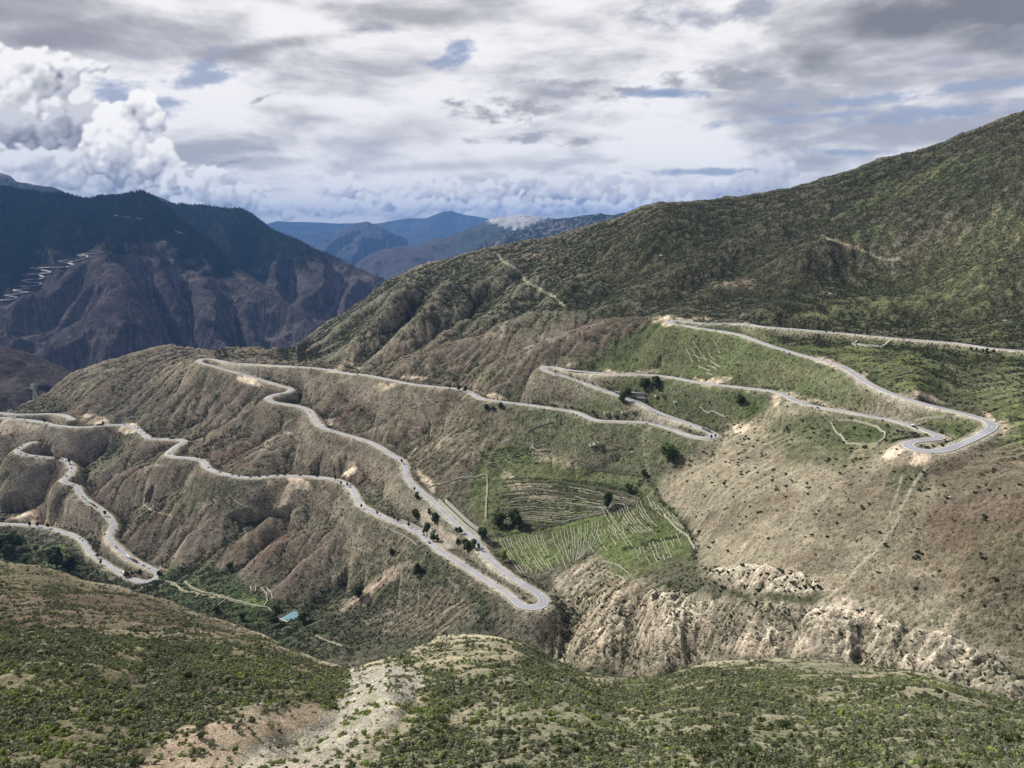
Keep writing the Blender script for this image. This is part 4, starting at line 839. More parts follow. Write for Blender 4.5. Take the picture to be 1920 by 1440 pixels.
        Hb = blur(Hs, 1); gy_ = np.gradient(Hb, axis=0) / np.maximum(np.gradient(-SPY[sl], axis=0), .3); gx_ = np.gradient(Hb, axis=1) / np.maximum(np.gradient(SPX[sl], axis=1), .3)
        nl = (-gx_ * -0.50 + -gy_ * 0.66 + 0.56) / np.sqrt(1 + gx_ ** 2 + gy_ ** 2)
        ao = (Hb - blur(Hb, 14)) / 9.0
        yt = np.zeros(x.shape)
        for it in items:
            e = np.exp(-(((SPX[sl] - it[0]) / it[2]) ** 2 + ((SPY[sl] - it[1]) / it[3]) ** 2) * 1.5); yt += e * (it[1] - SPY[sl]) / it[3]; G_ += e
        yt = yt / np.maximum(G_, .05)
        t = blur(np.clip(0.52 + 0.22 * np.clip(nl, -0.6, 1) + 0.16 * np.clip(ao, -1, 1) + 0.42 * yt + 0.55 * w1[sl] + 0.2 * wf[sl] - 0.10 * (x - x.mean()) / max(it[2] * 3, 1), 0, 1), 1)
        c = mixc(lc(*dark)[None, None] * np.ones(t.shape + (1,)), lc(*mid), sstep(t, 0.08, 0.5)); c = mixc(c, lc(*bright), sstep(t, 0.42, 0.9))
        cov = blur(ok * 1.0, int(soft) + 2); mm = sstep(cov + wf2[sl] * 0.45, 0.2, 0.85) * k
        if base_fade: mm = mm * (1 - sstep(SPY[sl], base_fade - 14, base_fade + 6) * 0.6)
        col[sl] = mixc(col[sl], c, mm); alpha[sl] = np.maximum(alpha[sl], mm)
    heap([(20, 150, 150, 66), (70, 120, 110, 30), (150, 128, 60, 16), (40, 215, 150, 60)], (244, 245, 249), (186, 188, 197), (122, 124, 134), 46)
    heap([(70, 232, 170, 40), (0, 250, 160, 60), (150, 226, 60, 34)], (206, 208, 216), (160, 162, 172), (122, 124, 134), 40, soft=4)
    heap([(60, 305, 160, 40), (190, 325, 110, 40), (0, 335, 160, 36), (300, 345, 110, 34)], (232, 234, 240), (186, 189, 199), (138, 141, 153), 46)
    heap([(262, 200, 34, 26), (222, 240, 52, 48), (285, 228, 26, 26), (212, 288, 62, 52), (280, 300, 60, 44), (320, 328, 60, 30)], (251, 251, 253), (198, 200, 209), (126, 129, 142), 40, .18, .5)
    heap([(370, 345, 70, 30), (440, 368, 90, 28), (515, 390, 80, 20), (400, 326, 36, 16)], (242, 243, 247), (194, 197, 207), (146, 150, 164), 40)
    heap([(1120, 352, 110, 26), (1250, 366, 160, 28), (1380, 358, 100, 22)], (208, 211, 221), (186, 189, 201), (156, 160, 174), 44, k=.85, soft=4)
    heap([(1452, 316, 40, 24), (1425, 338, 54, 20), (1380, 352, 90, 20), (1520, 356, 90, 16), (1620, 350, 90, 10)], (222, 224, 232), (196, 199, 210), (164, 168, 182), 40, .2, .5, k=.9)
    heap([(640, 352, 52, 26), (720, 362, 80, 30), (810, 356, 80, 32), (900, 366, 80, 26), (985, 346, 52, 28), (1040, 362, 60, 30), (1100, 366, 70, 28), (580, 384, 70, 18)], (236, 238, 243), (200, 203, 214), (150, 155, 173), 44)
    heap([(660, 390, 90, 18), (760, 388, 90, 22), (870, 388, 90, 20), (970, 386, 90, 22), (1070, 390, 90, 18), (1180, 390, 100, 16), (1290, 392, 80, 12), (550, 402, 60, 10)], (238, 240, 246), (204, 209, 222), (160, 168, 190), 40)
    # distant air whitens the lowest band
    lo = sstep(-L, -1.2, 0.5) * 0.4
    col = mixc(col, lc(186, 202, 226), lo); alpha = np.maximum(alpha, lo * 1.6).clip(0, 1)
    edge = sstep(A, -68, -52) * sstep(-A, -68, -52) * sstep(-L, -36, -24)
    alpha = alpha * edge
    col = np.clip(col * np.array([1.10, 1.06, 1.0]), 0, 1.05)
    rr = 92000.0
    m = bpy.data.materials.new('cloud'); m.use_nodes = True; t = NT(m.node_tree)
    for n in list(m.node_tree.nodes): m.node_tree.nodes.remove(n)
    em = t.node('ShaderNodeEmission'); t.put(em.inputs[0], t.attr('tone', 'Color'))
    tr = t.node('ShaderNodeBsdfTransparent'); mx = t.node('ShaderNodeMixShader'); t.put(mx.inputs[0], t.attr('cover_amount'))
    t.l.new(tr.outputs[0], mx.inputs[1]); t.l.new(em.outputs[0], mx.inputs[2])
    o_ = t.node('ShaderNodeOutputMaterial'); t.l.new(mx.outputs[0], o_.inputs[0])
    m.cycles.emission_sampling = 'NONE'
    grid_mesh('sky', rr * np.cos(lr) * np.sin(ar), rr * np.cos(lr) * np.cos(ar), rr * np.sin(lr), m, {'tone': col, 'cover_amount': alpha})
build_clouds()
# ------------------------------------------------------------------ the mountains beyond the gorge, each a land mass of its own
FARM = []
def far_mountain(name, sky_, pts, mat, cover, rows=150, cols=300, foot=0.05, relief=0.03, rs=3, rounds=7, lam=3e-4, rough=None, back=0.35, ribs=(), rk=1.0):
    p = np.array(sky_ + pts, float); tp = TPS(p[:, :2], 1000.0 / p[:, 2] * 10, lam=lam)
    a0, a1 = float(azt(sky_[0][0], sky_[0][1])[0]), float(azt(sky_[-1][0], sky_[-1][1])[0])
    a = np.linspace(a0, a1, cols); ts = curve_az([q[:2] for q in sky_], a)
    s = np.linspace(0, 1, rows)[:, None]; T = (ts - foot)[None] * (1 - s) + ts[None] * s
    px, py = pix_azt(np.broadcast_to(a, T.shape), T)
    r = 10000.0 / np.clip(tp(px, py), 0.15, 8); r = np.maximum.accumulate(r, 0) + np.cumsum(np.full((rows, 1), r.mean() * 0.0004), 0)
    z = r * T
    sb = np.linspace(0, 1, 14)[1:][:, None]; rb = r[-1] * (1 + back * sb ** 1.3); zb = z[-1] - (rb - r[-1]) * (0.2 + 0.5 * sb)
    r = np.vstack([r, rb]); z = np.vstack([z, zb])
    lr = np.log(r); d = (a1 - a0) / (cols - 1); g = np.arange(lr.min(), lr.max(), d); r_g = np.exp(g)[:, None]
    if len(g) > 900: g = np.linspace(lr.min(), lr.max(), 900); r_g = np.exp(g)[:, None]
    Z = np.stack([np.interp(g, lr[:, j], z[:, j]) for j in range(cols)], 1); Xg, Yg = r_g * np.sin(a), r_g * np.cos(a)
    D = r.mean(); top = np.stack([np.full(len(g), 0.0)], 1)
    Z2 = Z + (fbm(Xg / (D * 0.11), Yg / (D * 0.11), 6, 0.5, rs * 7, True) - 0.2) * D * relief * 0.55
    carve(Z2, Xg, Yg, lambda u, v: 10000.0 / tp(u, v), ribs, D * 0.0105 * rk, D)
    Ze, fl = erode(Z2, np.exp(g) * d, rounds=rounds, n=12000, steps=110, cap=8.0, er=0.42, seed=rs)
    iv = np.clip((lr - g[0]) / (g[1] - g[0]), 0, len(g) - 1.001); k = iv.astype(int); f = iv - k; jj = np.arange(cols)[None]
    dz = blur(np.clip(Ze - Z, -D * 0.05, D * 0.03), 1); dz = dz[k, jj] * (1 - f) + dz[k + 1, jj] * f; F = fl[k, jj]
    ri = np.arange(len(r))[:, None]; hold = 0.25 + 0.75 * sstep(rows - ri, 0, rows * 0.16); hold = np.where(ri > rows, 0.25, hold)
    z = z + dz * hold
    x, y = r * np.sin(a), r * np.cos(a); PXx, PYy = pix(x, y, z)
    cv = cover(x, y, z, PXx, PYy, F)
    FARM.append((a, r, z))
    return grid_mesh(name, x, y, z, mat, {'cover': cv, 'shrub': np.zeros(z.shape)})
def far_material(name, sc, bk, spread=0.35):
    m, t, b = material(name, 1.0, 0.0)
    g = t.node('ShaderNodeNewGeometry'); P = E(t, g.outputs['Position']); c = t.attr('cover', 'Color')
    n = t.noise(P, sc, 8, 0.68); k = t.lin(n, 0.3, 0.7, 1 - spread, 1 + spread)
    t.put(b.inputs['Base Color'], t.mix(1.0, c, t.comb(k, k, k), 'MULTIPLY'))
    t.put(b.inputs['Normal'], t.bump(n, 1.0, bk)); return m
MF1 = far_material('gorge_wall_ground', 0.02, 45, 0.5); MF2 = far_material('range_ground', 0.004, 120, 0.2)
def mixv(a, b, m): return a * (1 - m[..., None]) + b * m[..., None]
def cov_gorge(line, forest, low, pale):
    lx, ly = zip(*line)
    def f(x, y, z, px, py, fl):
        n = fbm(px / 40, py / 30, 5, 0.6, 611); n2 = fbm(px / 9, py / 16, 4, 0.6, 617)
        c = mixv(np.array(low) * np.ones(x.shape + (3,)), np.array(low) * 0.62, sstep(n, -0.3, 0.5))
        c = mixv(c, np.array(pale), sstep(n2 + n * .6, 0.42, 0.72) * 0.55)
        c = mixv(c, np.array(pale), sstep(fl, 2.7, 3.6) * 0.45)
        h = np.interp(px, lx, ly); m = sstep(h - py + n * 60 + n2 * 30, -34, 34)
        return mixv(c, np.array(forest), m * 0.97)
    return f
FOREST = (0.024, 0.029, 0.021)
# broad flank with the hairpin track, lower ground coloured darker for cloud shadow, its ridge falling towards us
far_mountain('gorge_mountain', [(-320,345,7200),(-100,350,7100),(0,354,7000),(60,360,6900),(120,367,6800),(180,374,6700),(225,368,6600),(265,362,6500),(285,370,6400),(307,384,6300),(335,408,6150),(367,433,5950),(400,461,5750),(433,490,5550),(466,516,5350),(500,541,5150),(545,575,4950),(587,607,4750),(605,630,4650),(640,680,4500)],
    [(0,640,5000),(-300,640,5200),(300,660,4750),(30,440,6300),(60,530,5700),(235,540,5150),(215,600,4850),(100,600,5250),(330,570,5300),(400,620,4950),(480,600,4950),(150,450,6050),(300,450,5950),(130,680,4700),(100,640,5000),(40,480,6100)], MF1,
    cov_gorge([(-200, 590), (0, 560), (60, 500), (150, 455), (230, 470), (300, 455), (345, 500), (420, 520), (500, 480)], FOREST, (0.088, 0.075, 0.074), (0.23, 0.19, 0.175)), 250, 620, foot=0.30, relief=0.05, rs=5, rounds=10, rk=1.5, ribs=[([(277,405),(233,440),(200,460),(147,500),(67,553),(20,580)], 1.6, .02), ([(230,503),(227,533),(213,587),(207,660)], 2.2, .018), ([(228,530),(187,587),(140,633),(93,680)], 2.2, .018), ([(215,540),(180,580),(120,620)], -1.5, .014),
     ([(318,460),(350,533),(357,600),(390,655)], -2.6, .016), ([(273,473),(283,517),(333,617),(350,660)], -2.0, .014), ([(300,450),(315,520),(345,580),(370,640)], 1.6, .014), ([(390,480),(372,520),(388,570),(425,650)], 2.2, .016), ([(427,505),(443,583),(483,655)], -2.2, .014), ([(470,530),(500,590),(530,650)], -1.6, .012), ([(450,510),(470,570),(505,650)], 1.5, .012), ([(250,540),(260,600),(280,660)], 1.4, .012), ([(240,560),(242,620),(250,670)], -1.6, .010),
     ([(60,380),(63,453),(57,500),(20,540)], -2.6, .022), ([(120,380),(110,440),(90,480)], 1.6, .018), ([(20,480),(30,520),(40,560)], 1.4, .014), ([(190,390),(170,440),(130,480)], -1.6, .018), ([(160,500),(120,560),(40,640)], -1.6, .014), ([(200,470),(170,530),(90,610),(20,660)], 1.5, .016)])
far_mountain('gorge_mountain', [(180,380,8300),(260,372,8300),(330,386,8000),(345,384,7950),(390,386,7800),(450,393,7600),(480,408,7400),(510,428,7250),(560,455,7000),(600,469,6800),(650,495,6400),(690,512,6200),(722,527,6000),(760,560,5800),(800,600,5600)],
    [(450,540,6500),(560,640,5300),(640,600,5600),(500,600,5800),(600,540,6150),(380,450,7300),(300,560,6600),(680,560,5850),(700,640,5200)], MF1,
    cov_gorge([(150, 640), (440, 590), (470, 520), (520, 500), (600, 500), (640, 495), (700, 500), (800, 520)], FOREST, (0.095, 0.081, 0.080), (0.23, 0.19, 0.17)), 170, 420, foot=0.26, relief=0.05, rs=8, rounds=10, rk=1.5, ribs=[([(513,430),(490,490),(502,535)], -2.4, .016), ([(523,470),(510,500),(513,540),(530,580)], 1.8, .012), ([(566,458),(586,500),(580,550),(560,600)], 1.8, .014), ([(633,495),(630,533),(605,575)], -1.8, .010), ([(545,470),(545,520),(550,570)], -1.6, .010), ([(600,480),(610,520),(590,570)], 1.2, .010), ([(420,400),(440,450),(450,500)], 1.6, .016), ([(380,395),(400,440),(420,470)], -1.6, .014), ([(670,510),(660,540),(640,580)], 1.2, .008)])
far_mountain('gorge_hill', [(-320,628,3400),(-100,640,3350),(0,652,3300),(40,657,3250),(70,668,3200),(100,682,3150),(130,694,3100),(160,712,3000),(200,740,2950)],
    [(0,700,3000),(60,720,2900),(0,790,2650),(100,780,2700),(-200,720,2900)], MF1,
    cov_gorge([(-400, 300), (800, 300)], FOREST, (0.085, 0.072, 0.066), (0.15, 0.13, 0.115)), 70, 170, foot=0.14, relief=0.02, rs=12, rounds=5)
PEAK = lambda c1, c2, y0: (lambda x, y, z, px, py, fl: mixv(np.array(c1) * np.ones(x.shape + (3,)), np.array(c2), sstep(y0 - py + fbm(px / 20, py / 12, 4, 0.6, 631) * 20, -8, 8)))
far_mountain('high_peak', [(-260,270,12500),(-60,300,12300),(0,328,12000),(20,334,12000),(32,346,12000),(60,350,12000),(95,352,12000),(130,366,12000),(170,374,12000),(200,370,12200),(235,362,12300),(270,361,12300),(300,369,12200),(340,386,12000),(400,410,12000)],
    [(0,420,10500),(200,420,10800),(350,430,11000),(-200,400,11000)], MF2, PEAK((0.045, 0.055, 0.060), (0.24, 0.20, 0.19), 344), 50, 220, foot=0.06, relief=0.03, rs=15, rounds=4)
far_mountain('distant_range', [(440,440,31000),(500,420,31000),(520,415,31000),(560,419,31000),(600,418,31000),(640,420,31000),(700,421,31000),(735,414,31000),(760,409,31000),(800,410,31000),(822,401,31000),(846,396,31000),(870,404,31000),(900,409,31000),(960,413,31000),(1040,412,31000),(1160,405,31000),(1240,400,31000)],
    [(560,480,24000),(700,490,24000),(900,480,25000),(660,450,27000)], MF2, lambda x, y, z, px, py, fl: mixv(np.array((0.035, 0.05, 0.065)) * np.ones(x.shape + (3,)), np.array((0.08, 0.085, 0.10)), sstep(fl, 1.6, 2.6)), 70, 330, foot=0.08, relief=0.022, rs=19, rounds=5)
far_mountain('distant_range', [(560,530,22000),(600,490,22000),(640,468,22000),(668,452,22000),(690,448,22000),(720,462,21500),(760,480,21000),(800,500,20500)],
    [(640,500,20000),(700,500,19500)], MF2, lambda x, y, z, px, py, fl: np.array((0.07, 0.065, 0.075)) * np.ones(x.shape + (3,)), 40, 130, foot=0.05, relief=0.02, rs=23, rounds=4)
far_mountain('rocky_range', [(620,560,12500),(660,502,13000),(690,480,13300),(712,470,13500),(745,462,13800),(790,457,14000),(830,448,14300),(862,434,14800),(890,424,15300),(915,415,15600),(935,409,15800),(960,407,16000),(985,403,16200),(1000,406,16200),(1030,411,16500),(1070,415,16500),(1120,420,16500),(1200,425,16500)],
    [(700,520,11800),(800,500,12000),(900,460,13000),(960,430,14800),(760,490,12300)], MF2, lambda x, y, z, px, py, fl: mixv(mixv(np.array((0.085, 0.078, 0.088)) * np.ones(x.shape + (3,)), np.array((0.07, 0.08, 0.07)), sstep(px, 820, 880)), np.array((0.50, 0.48, 0.46)), sstep(433 - py - np.abs(px - 965) * 0.35 + fbm(px / 8, py / 5, 3, 0.6, 641) * 12, -3, 5)), 100, 330, foot=0.10, relief=0.03, rs=27, rounds=7)
far_mountain('dark_range', [(860,500,10500),(900,462,10800),(925,452,11000),(960,438,11000),(1000,425,11200),(1030,415,11500),(1060,410,11500),(1085,406,11500),(1112,404,11500),(1150,406,11500),(1200,398,11500),(1260,390,11500)],
    [(950,480,9500),(1050,450,10000),(1120,440,10200)], MF2, lambda x, y, z, px, py, fl: mixv(np.array((0.028, 0.036, 0.032)) * np.ones(x.shape + (3,)), np.array((0.16, 0.14, 0.13)), sstep(fl, 2.4, 3.2)), 50, 260, foot=0.06, relief=0.03, rs=31, rounds=6)
# the gorge floor and the plains under everything
mesh_obj('ground', [(-44000, -1500, -1450), (44000, -1500, -1450), (44000, 44000, -1450), (-44000, 44000, -1450)], [(0, 1, 2, 3)], plain('gorge_floor', (0.12, 0.11, 0.09), 1.0, 0.0, 0.2))['kind'] = 'structure'
# air: one even body of haze round everything
def haze():
    m = bpy.data.materials.new('air'); m.use_nodes = True; t = NT(m.node_tree)
    for n in list(m.node_tree.nodes): m.node_tree.nodes.remove(n)
    v = t.node('ShaderNodeVolumePrincipled'); v.inputs['Color'].default_value = (0.22, 0.47, 1.0, 1); v.inputs['Density'].default_value = 2.5e-5; v.inputs['Anisotropy'].default_value = 0.0
    o = t.node('ShaderNodeOutputMaterial'); t.l.new(v.outputs[0], o.inputs['Volume'])
    x0, x1, y0, y1, z0, z1 = -45000, 45000, -3000, 45000, -1451, 1300
    V = [(x0, y0, z0), (x1, y0, z0), (x1, y1, z0), (x0, y1, z0), (x0, y0, z1), (x1, y0, z1), (x1, y1, z1), (x0, y1, z1)]
    F = [(3, 2, 1, 0), (4, 5, 6, 7), (0, 1, 5, 4), (1, 2, 6, 5), (2, 3, 7, 6), (3, 0, 4, 7)]
    o = mesh_obj('haze', V, F, m); o['kind'] = 'stuff'
haze()
# ------------------------------------------------------------------ plants
def tag(o, label, cat, group=None):
    o['label'] = label; o['category'] = cat
    if group: o['group'] = group
    return o
def leaf_material(name, c0, c1, c2):
    m, t, b = material(name, 0.9, 0.1)
    tn = t.attr('tint', 'Fac', 'INSTANCER'); oi = t.node('ShaderNodeObjectInfo'); rnd = E(t, oi.outputs['Random'])
    g = t.node('ShaderNodeNewGeometry'); ri = E(t, g.outputs['Random Per Island'])
    c = t.mix(t.lin(tn, 0.0, 0.5), c0, c1); c = t.mix(t.lin(tn, 0.5, 1.0), c, c2)
    k = t.lin(rnd, 0, 1, 0.72, 1.3) * t.lin(ri, 0, 1, 0.6, 1.45)
    t.put(b.inputs['Base Color'], t.mix(1.0, c, t.comb(k, k, k), 'MULTIPLY')); return m
M_shrub = leaf_material('shrub_leaf', (0.080, 0.096, 0.040, 1), (0.180, 0.185, 0.118, 1), (0.180, 0.220, 0.060, 1))
M_shrubf = leaf_material('hill_shrub_leaf', (0.034, 0.040, 0.022, 1), (0.060, 0.066, 0.036, 1), (0.10, 0.11, 0.055, 1))
M_tree = leaf_material('tree_leaf', (0.044, 0.062, 0.024, 1), (0.070, 0.094, 0.034, 1), (0.14, 0.18, 0.04, 1))
M_pine = leaf_material('pine_needle', (0.010, 0.016, 0.010, 1), (0.014, 0.022, 0.013, 1), (0.03, 0.04, 0.02, 1))
M_bark = plain('bark', (0.10, 0.08, 0.06), 0.95, 0.1)
def clump(rs, n, leaf, rx=1.0, rz=0.8, low=0.0, core=True, lobes=5):
    """leaf-sized faces through the outer part of a lobed, uneven dome"""
    V, F = [], []
    L = [(rs.uniform(-.45, .45) * rx, rs.uniform(-.45, .45) * rx, rs.uniform(0.35, 0.75) * rz, rs.uniform(.42, .62)) for _ in range(lobes)]
    for _ in range(n):
        cx, cy, cz, cr = L[rs.randint(lobes)]
        d = rs.normal(size=3); d /= np.linalg.norm(d); d[2] = abs(d[2]) * 0.9 - (0.25 if rs.rand() < .4 else 0)
        q = rs.uniform(0.72, 1.04) * cr
        p = np.array([cx + d[0] * q * rx, cy + d[1] * q * rx, max(low + 0.02, cz + d[2] * q * rz)])
        u = rs.normal(size=3); u -= d * (u @ d) * 0.6; u /= np.linalg.norm(u); w_ = np.cross(d, u); w_ += rs.normal(size=3) * 0.35; w_ /= np.linalg.norm(w_)
        s = leaf * rs.uniform(0.6, 1.35); k = len(V)
        V += [p - u * s, p + w_ * s * .8, p + u * s, p - w_ * s * .8]; F.append((k, k + 1, k + 2, k + 3))
    if core:
        for cx, cy, cz, cr in L:
            k = len(V); m = 6
            for zz, rr in ((-.9, .5), (-.1, .86), (.6, .6)):
                for i in range(m):
                    a = 2 * math.pi * i / m + zz; j = rs.uniform(.8, 1.0) * 0.86
                    V.append(np.array([cx + math.cos(a) * rr * cr * rx * j, cy + math.sin(a) * rr * cr * rx * j, max(low - 0.1, cz + zz * cr * rz * j)]))
            V.append(np.array([cx, cy, cz + cr * rz * 0.85])); tp_ = len(V) - 1
            for r_ in range(2):
                for i in range(m): F.append((k + r_ * m + i, k + r_ * m + (i + 1) % m, k + (r_ + 1) * m + (i + 1) % m, k + (r_ + 1) * m + i))
            for i in range(m): F.append((k + 2 * m + i, k + 2 * m + (i + 1) % m, tp_))
    return V, F
def mesh_only(name, V, F, mat):
    me = bpy.data.meshes.new(name); me.from_pydata([tuple(map(float, v)) for v in V], [], F); me.materials.append(mat); me.update(); return me
rsp = np.random.RandomState(42)
SH_NEAR = [mesh_only('shrub', *clump(rsp, 150, 0.115, 1.0, rz, lobes=lb), M_shrub) for rz, lb in ((0.75, 5), (0.62, 6), (0.9, 4), (0.55, 7), (0.8, 6), (1.15, 4))]
SH_FAR = [mesh_only('hill_shrub', *clump(rsp, 14, 0.34, 1.0, rz, lobes=2), M_shrubf) for rz in (0.8, 0.65, 1.0, 0.75)]
def scatter_points(mask, n, dens):
    """n random spots over mesh cells inside mask, likelihood area x dens"""
    cx = lambda A: 0.25 * (A[:-1, :-1] + A[1:, :-1] + A[:-1, 1:] + A[1:, 1:])
    ar = np.hypot(X[:-1, 1:] - X[:-1, :-1], Y[:-1, 1:] - Y[:-1, :-1]) * np.hypot(X[1:, :-1] - X[:-1, :-1], Y[1:, :-1] - Y[:-1, :-1])
    pr = (ar * cx(dens) * cx(mask * 1.0)).ravel(); tot = pr.sum()
    if n is None: n = int(tot)
    k = np.random.RandomState(9).choice(len(pr), n, p=pr / tot); W = X.shape[1] - 1; r, c = k // W, k % W
    fu, fv = rsp.rand(n), rsp.rand(n)
    def bl(A): return A[r, c] * (1 - fu) * (1 - fv) + A[r, c + 1] * fu * (1 - fv) + A[r + 1, c] * (1 - fu) * fv + A[r + 1, c + 1] * fu * fv
    return np.stack([bl(X), bl(Y), bl(ZN)], -1), bl, tot
def visible_share(P):
    """rough: inside the frame with a margin"""
    px, py = pix(P[:, 0], P[:, 1], P[:, 2]); return (px > -150) & (px < 2070) & (py < 1600), px, py
def gn_scatter(name, P, rot, size, tint, idx, sources, kind='stuff', label=None):
    me = bpy.data.meshes.new(name); me.vertices.add(len(P)); me.vertices.foreach_set('co', P.astype(np.float32).ravel())
    for k, v in (('rot', rot), ('size', size), ('tint', tint)):
        a = me.attributes.new(k, 'FLOAT', 'POINT'); a.data.foreach_set('value', np.asarray(v, np.float32))
    a = me.attributes.new('pick', 'INT', 'POINT'); a.data.foreach_set('value', np.asarray(idx, np.int32))
    o = bpy.data.objects.new(name, me); COL.objects.link(o); o['kind'] = kind
    if label: o['label'] = label
    ng = bpy.data.node_groups.new(name + '_spread', 'GeometryNodeTree')
    ng.interface.new_socket('Geometry', in_out='INPUT', socket_type='NodeSocketGeometry'); ng.interface.new_socket('Geometry', in_out='OUTPUT', socket_type='NodeSocketGeometry')
    N, Lk = ng.nodes, ng.links; gi = N.new('NodeGroupInput'); go = N.new('NodeGroupOutput')
    iop = N.new('GeometryNodeInstanceOnPoints'); jn = N.new('GeometryNodeJoinGeometry')
    m2p = N.new('GeometryNodeMeshToPoints'); Lk.new(gi.outputs[0], m2p.inputs[0]); Lk.new(m2p.outputs[0], iop.inputs['Points'])
    for so in reversed(sources):
        oi = N.new('GeometryNodeObjectInfo'); oi.transform_space = 'ORIGINAL'; oi.inputs['Object'].default_value = so; oi.inputs['As Instance'].default_value = True
        Lk.new(oi.outputs['Geometry'], jn.inputs[0])
    Lk.new(jn.outputs[0], iop.inputs['Instance']); iop.inputs['Pick Instance'].default_value = True
    def na(nm, ty):
        q = N.new('GeometryNodeInputNamedAttribute'); q.data_type = ty; q.inputs['Name'].default_value = nm; return q.outputs['Attribute']
    Lk.new(na('pick', 'INT'), iop.inputs['Instance Index'])
    cz = N.new('ShaderNodeCombineXYZ'); Lk.new(na('rot', 'FLOAT'), cz.inputs[2]); Lk.new(cz.outputs[0], iop.inputs['Rotation'])
    Lk.new(na('size', 'FLOAT'), iop.inputs['Scale']); Lk.new(iop.outputs[0], go.inputs[0])
    md = o.modifiers.new('spread', 'NODES'); md.node_group = ng; return o
# near shrubs
rowm = rowi[:-1] * 0
nzA = fbm(X / 7, Y / 7, 3, 0.6, 701); nzB = fbm(X / 30, Y / 30, 3, 0.55, 711)
dn = np.clip(SHR, 0, 1) ** 1.2 * 1.7 * sstep(nzA * 1.4 + nzB * 1.0 + SHR * 0.85, 0.1, 0.95) + SHR * 0.07
P1, bl1, tot1 = scatter_points((rowi > N0 - 2) & (rowi < iC + 5) & (X != 0) & (PX > -160) & (PX < 2080) & (PY < 1560), None, dn * (RR > 30))
n1 = len(P1)
s1v = (0.24 + 0.56 * rsp.rand(n1) ** 1.8) * np.where(rsp.rand(n1) < 0.05, 1.6, 1.0)
gl = bl1(fbm(X / 24, Y / 24, 3, 0.5, 721)) + 0.35 * rsp.randn(n1) * 0.6
px1, py1 = pix(P1[:, 0], P1[:, 1], P1[:, 2])
yel = np.exp(-(((px1 - 690) / 90) ** 2 + ((py1 - 1340) / 70) ** 2)) + np.exp(-(((px1 - 90) / 160) ** 2 + ((py1 - 1370) / 60) ** 2)) * .6 + np.exp(-(((px1 - 560) / 160) ** 2 + ((py1 - 1280) / 40) ** 2)) * .3
t1v = np.clip(0.42 + 0.7 * gl + 0.25 * rsp.randn(n1) + 0.6 * yel, 0, 1)
tag_small = rsp.rand(n1) < 0.0
P1[:, 2] -= 0.08 * s1v
sz = s1v / np.linalg.norm(P1, axis=1); vis, _, _ = visible_share(P1)
inside = (px1 > 5) & (px1 < 1915) & (py1 < 1432)
SCREEf = bl1(SCREE * 1.0)
order = np.argsort(-sz * inside); big = order[:300]
first = {}
for q in big:
    k = int(rsp.randint(len(SH_NEAR)))
    o = bpy.data.objects.new('shrub', SH_NEAR[k]); COL.objects.link(o)
    o.location = P1[q]; o.rotation_euler = (0, 0, rsp.rand() * 6.28); o.scale = (s1v[q],) * 3; o['tint'] = float(t1v[q])
    zone = ('on the bare earth and scree at bottom centre' if SCREEf[q] > 0.4 else ('left of the scree along the bottom edge' if px1[q] < 640 else ('just right of the scree along the bottom edge' if px1[q] < 1150 else ('right of centre along the bottom edge' if px1[q] < 1550 else 'toward the bottom right corner'))))
    hue = 'yellow-green' if t1v[q] > .66 else ('grey-green' if t1v[q] > .33 else 'dark green'); szn = 'large' if s1v[q] > 1.15 else 'low'
    tag(o, szn + ' ' + hue + ' shrub ' + zone, 'shrub', szn + ' ' + hue + ' shrubs ' + zone); first.setdefault(k, o)
srcN = [first[k] for k in sorted(first)]
rest = np.setdiff1d(np.arange(n1), big)
P1b, bl1b, _ = scatter_points((rowi > N0 - 2) & (rowi < iC + 5) & (PX > -160) & (PX < 2080) & (PY < 1560), 26000, (dn * 0.6 + 0.10 * (RR > 30)) * sstep(RR, 60, 90))
n1b = len(P1b)
gn_scatter('shrubbery', np.vstack([P1[rest], P1b]), rsp.rand(len(rest) + n1b) * 6.28, np.r_[s1v[rest], 0.14 + 0.26 * rsp.rand(n1b)], np.r_[t1v[rest], np.clip(0.55 + 0.2 * rsp.randn(n1b), 0, 1)], rsp.randint(0, len(srcN), len(rest) + n1b), srcN)
print('near shrubs', n1)
# hill shrubs on the far side of the valley: four stand as single bushes by the road cut, the rest spread as cover
hs = []
for k, (bx_, by_, lb_) in enumerate(((1777, 934, 'dark bush beside the pale boulder on the tan hillside'), (1650, 1000, 'dark bush beside the straight pale runnel on the tan hillside'), (1720, 1048, 'lone dark bush low on the brown part of the tan hillside'), (1865, 1088, 'round dark bush near the right edge of the tan hillside'))):
    h_ = hit(bx_, by_, lo=1)[0]; o = bpy.data.objects.new('hill_shrub', SH_FAR[k]); COL.objects.link(o); o.location = h_ - np.array([0, 0, .1]); o.scale = (2.2, 2.2, 2.0)
    o['tint'] = 0.1; tag(o, lb_, 'bush'); hs.append(o)
nzC = fbm(X / 40, Y / 40, 4, 0.6, 731); nzD = fbm(X / 12, Y / 12, 2, 0.6, 741)
df = np.clip(SHR, 0, 1) ** 1.5 * 0.12 * sstep(nzC * 0.8 + nzD * 0.5 + SHR * 0.8, -0.1, 0.8) + 0.0022
df = df * np.where(cliff > 0.5, 2.6, 1) * (1 - 0.6 * TERR) + BANK * 0.10 + TANM * 0.020 * sstep(nzC * 1.3 + nzD * .6, 0.12, 0.7) * (0.12 + 0.88 * sstep(PX + (PY - 900) * 0.8, 1480, 1680))
RM_ = sstep(PX, 1050, 1250) * sstep(-PY, -640, -560) * np.where(FORE_M, 0, 1)
df = df * (1 + 0.7 * RM_)
df = df * np.where(RDm < 6.5, 0, 1)
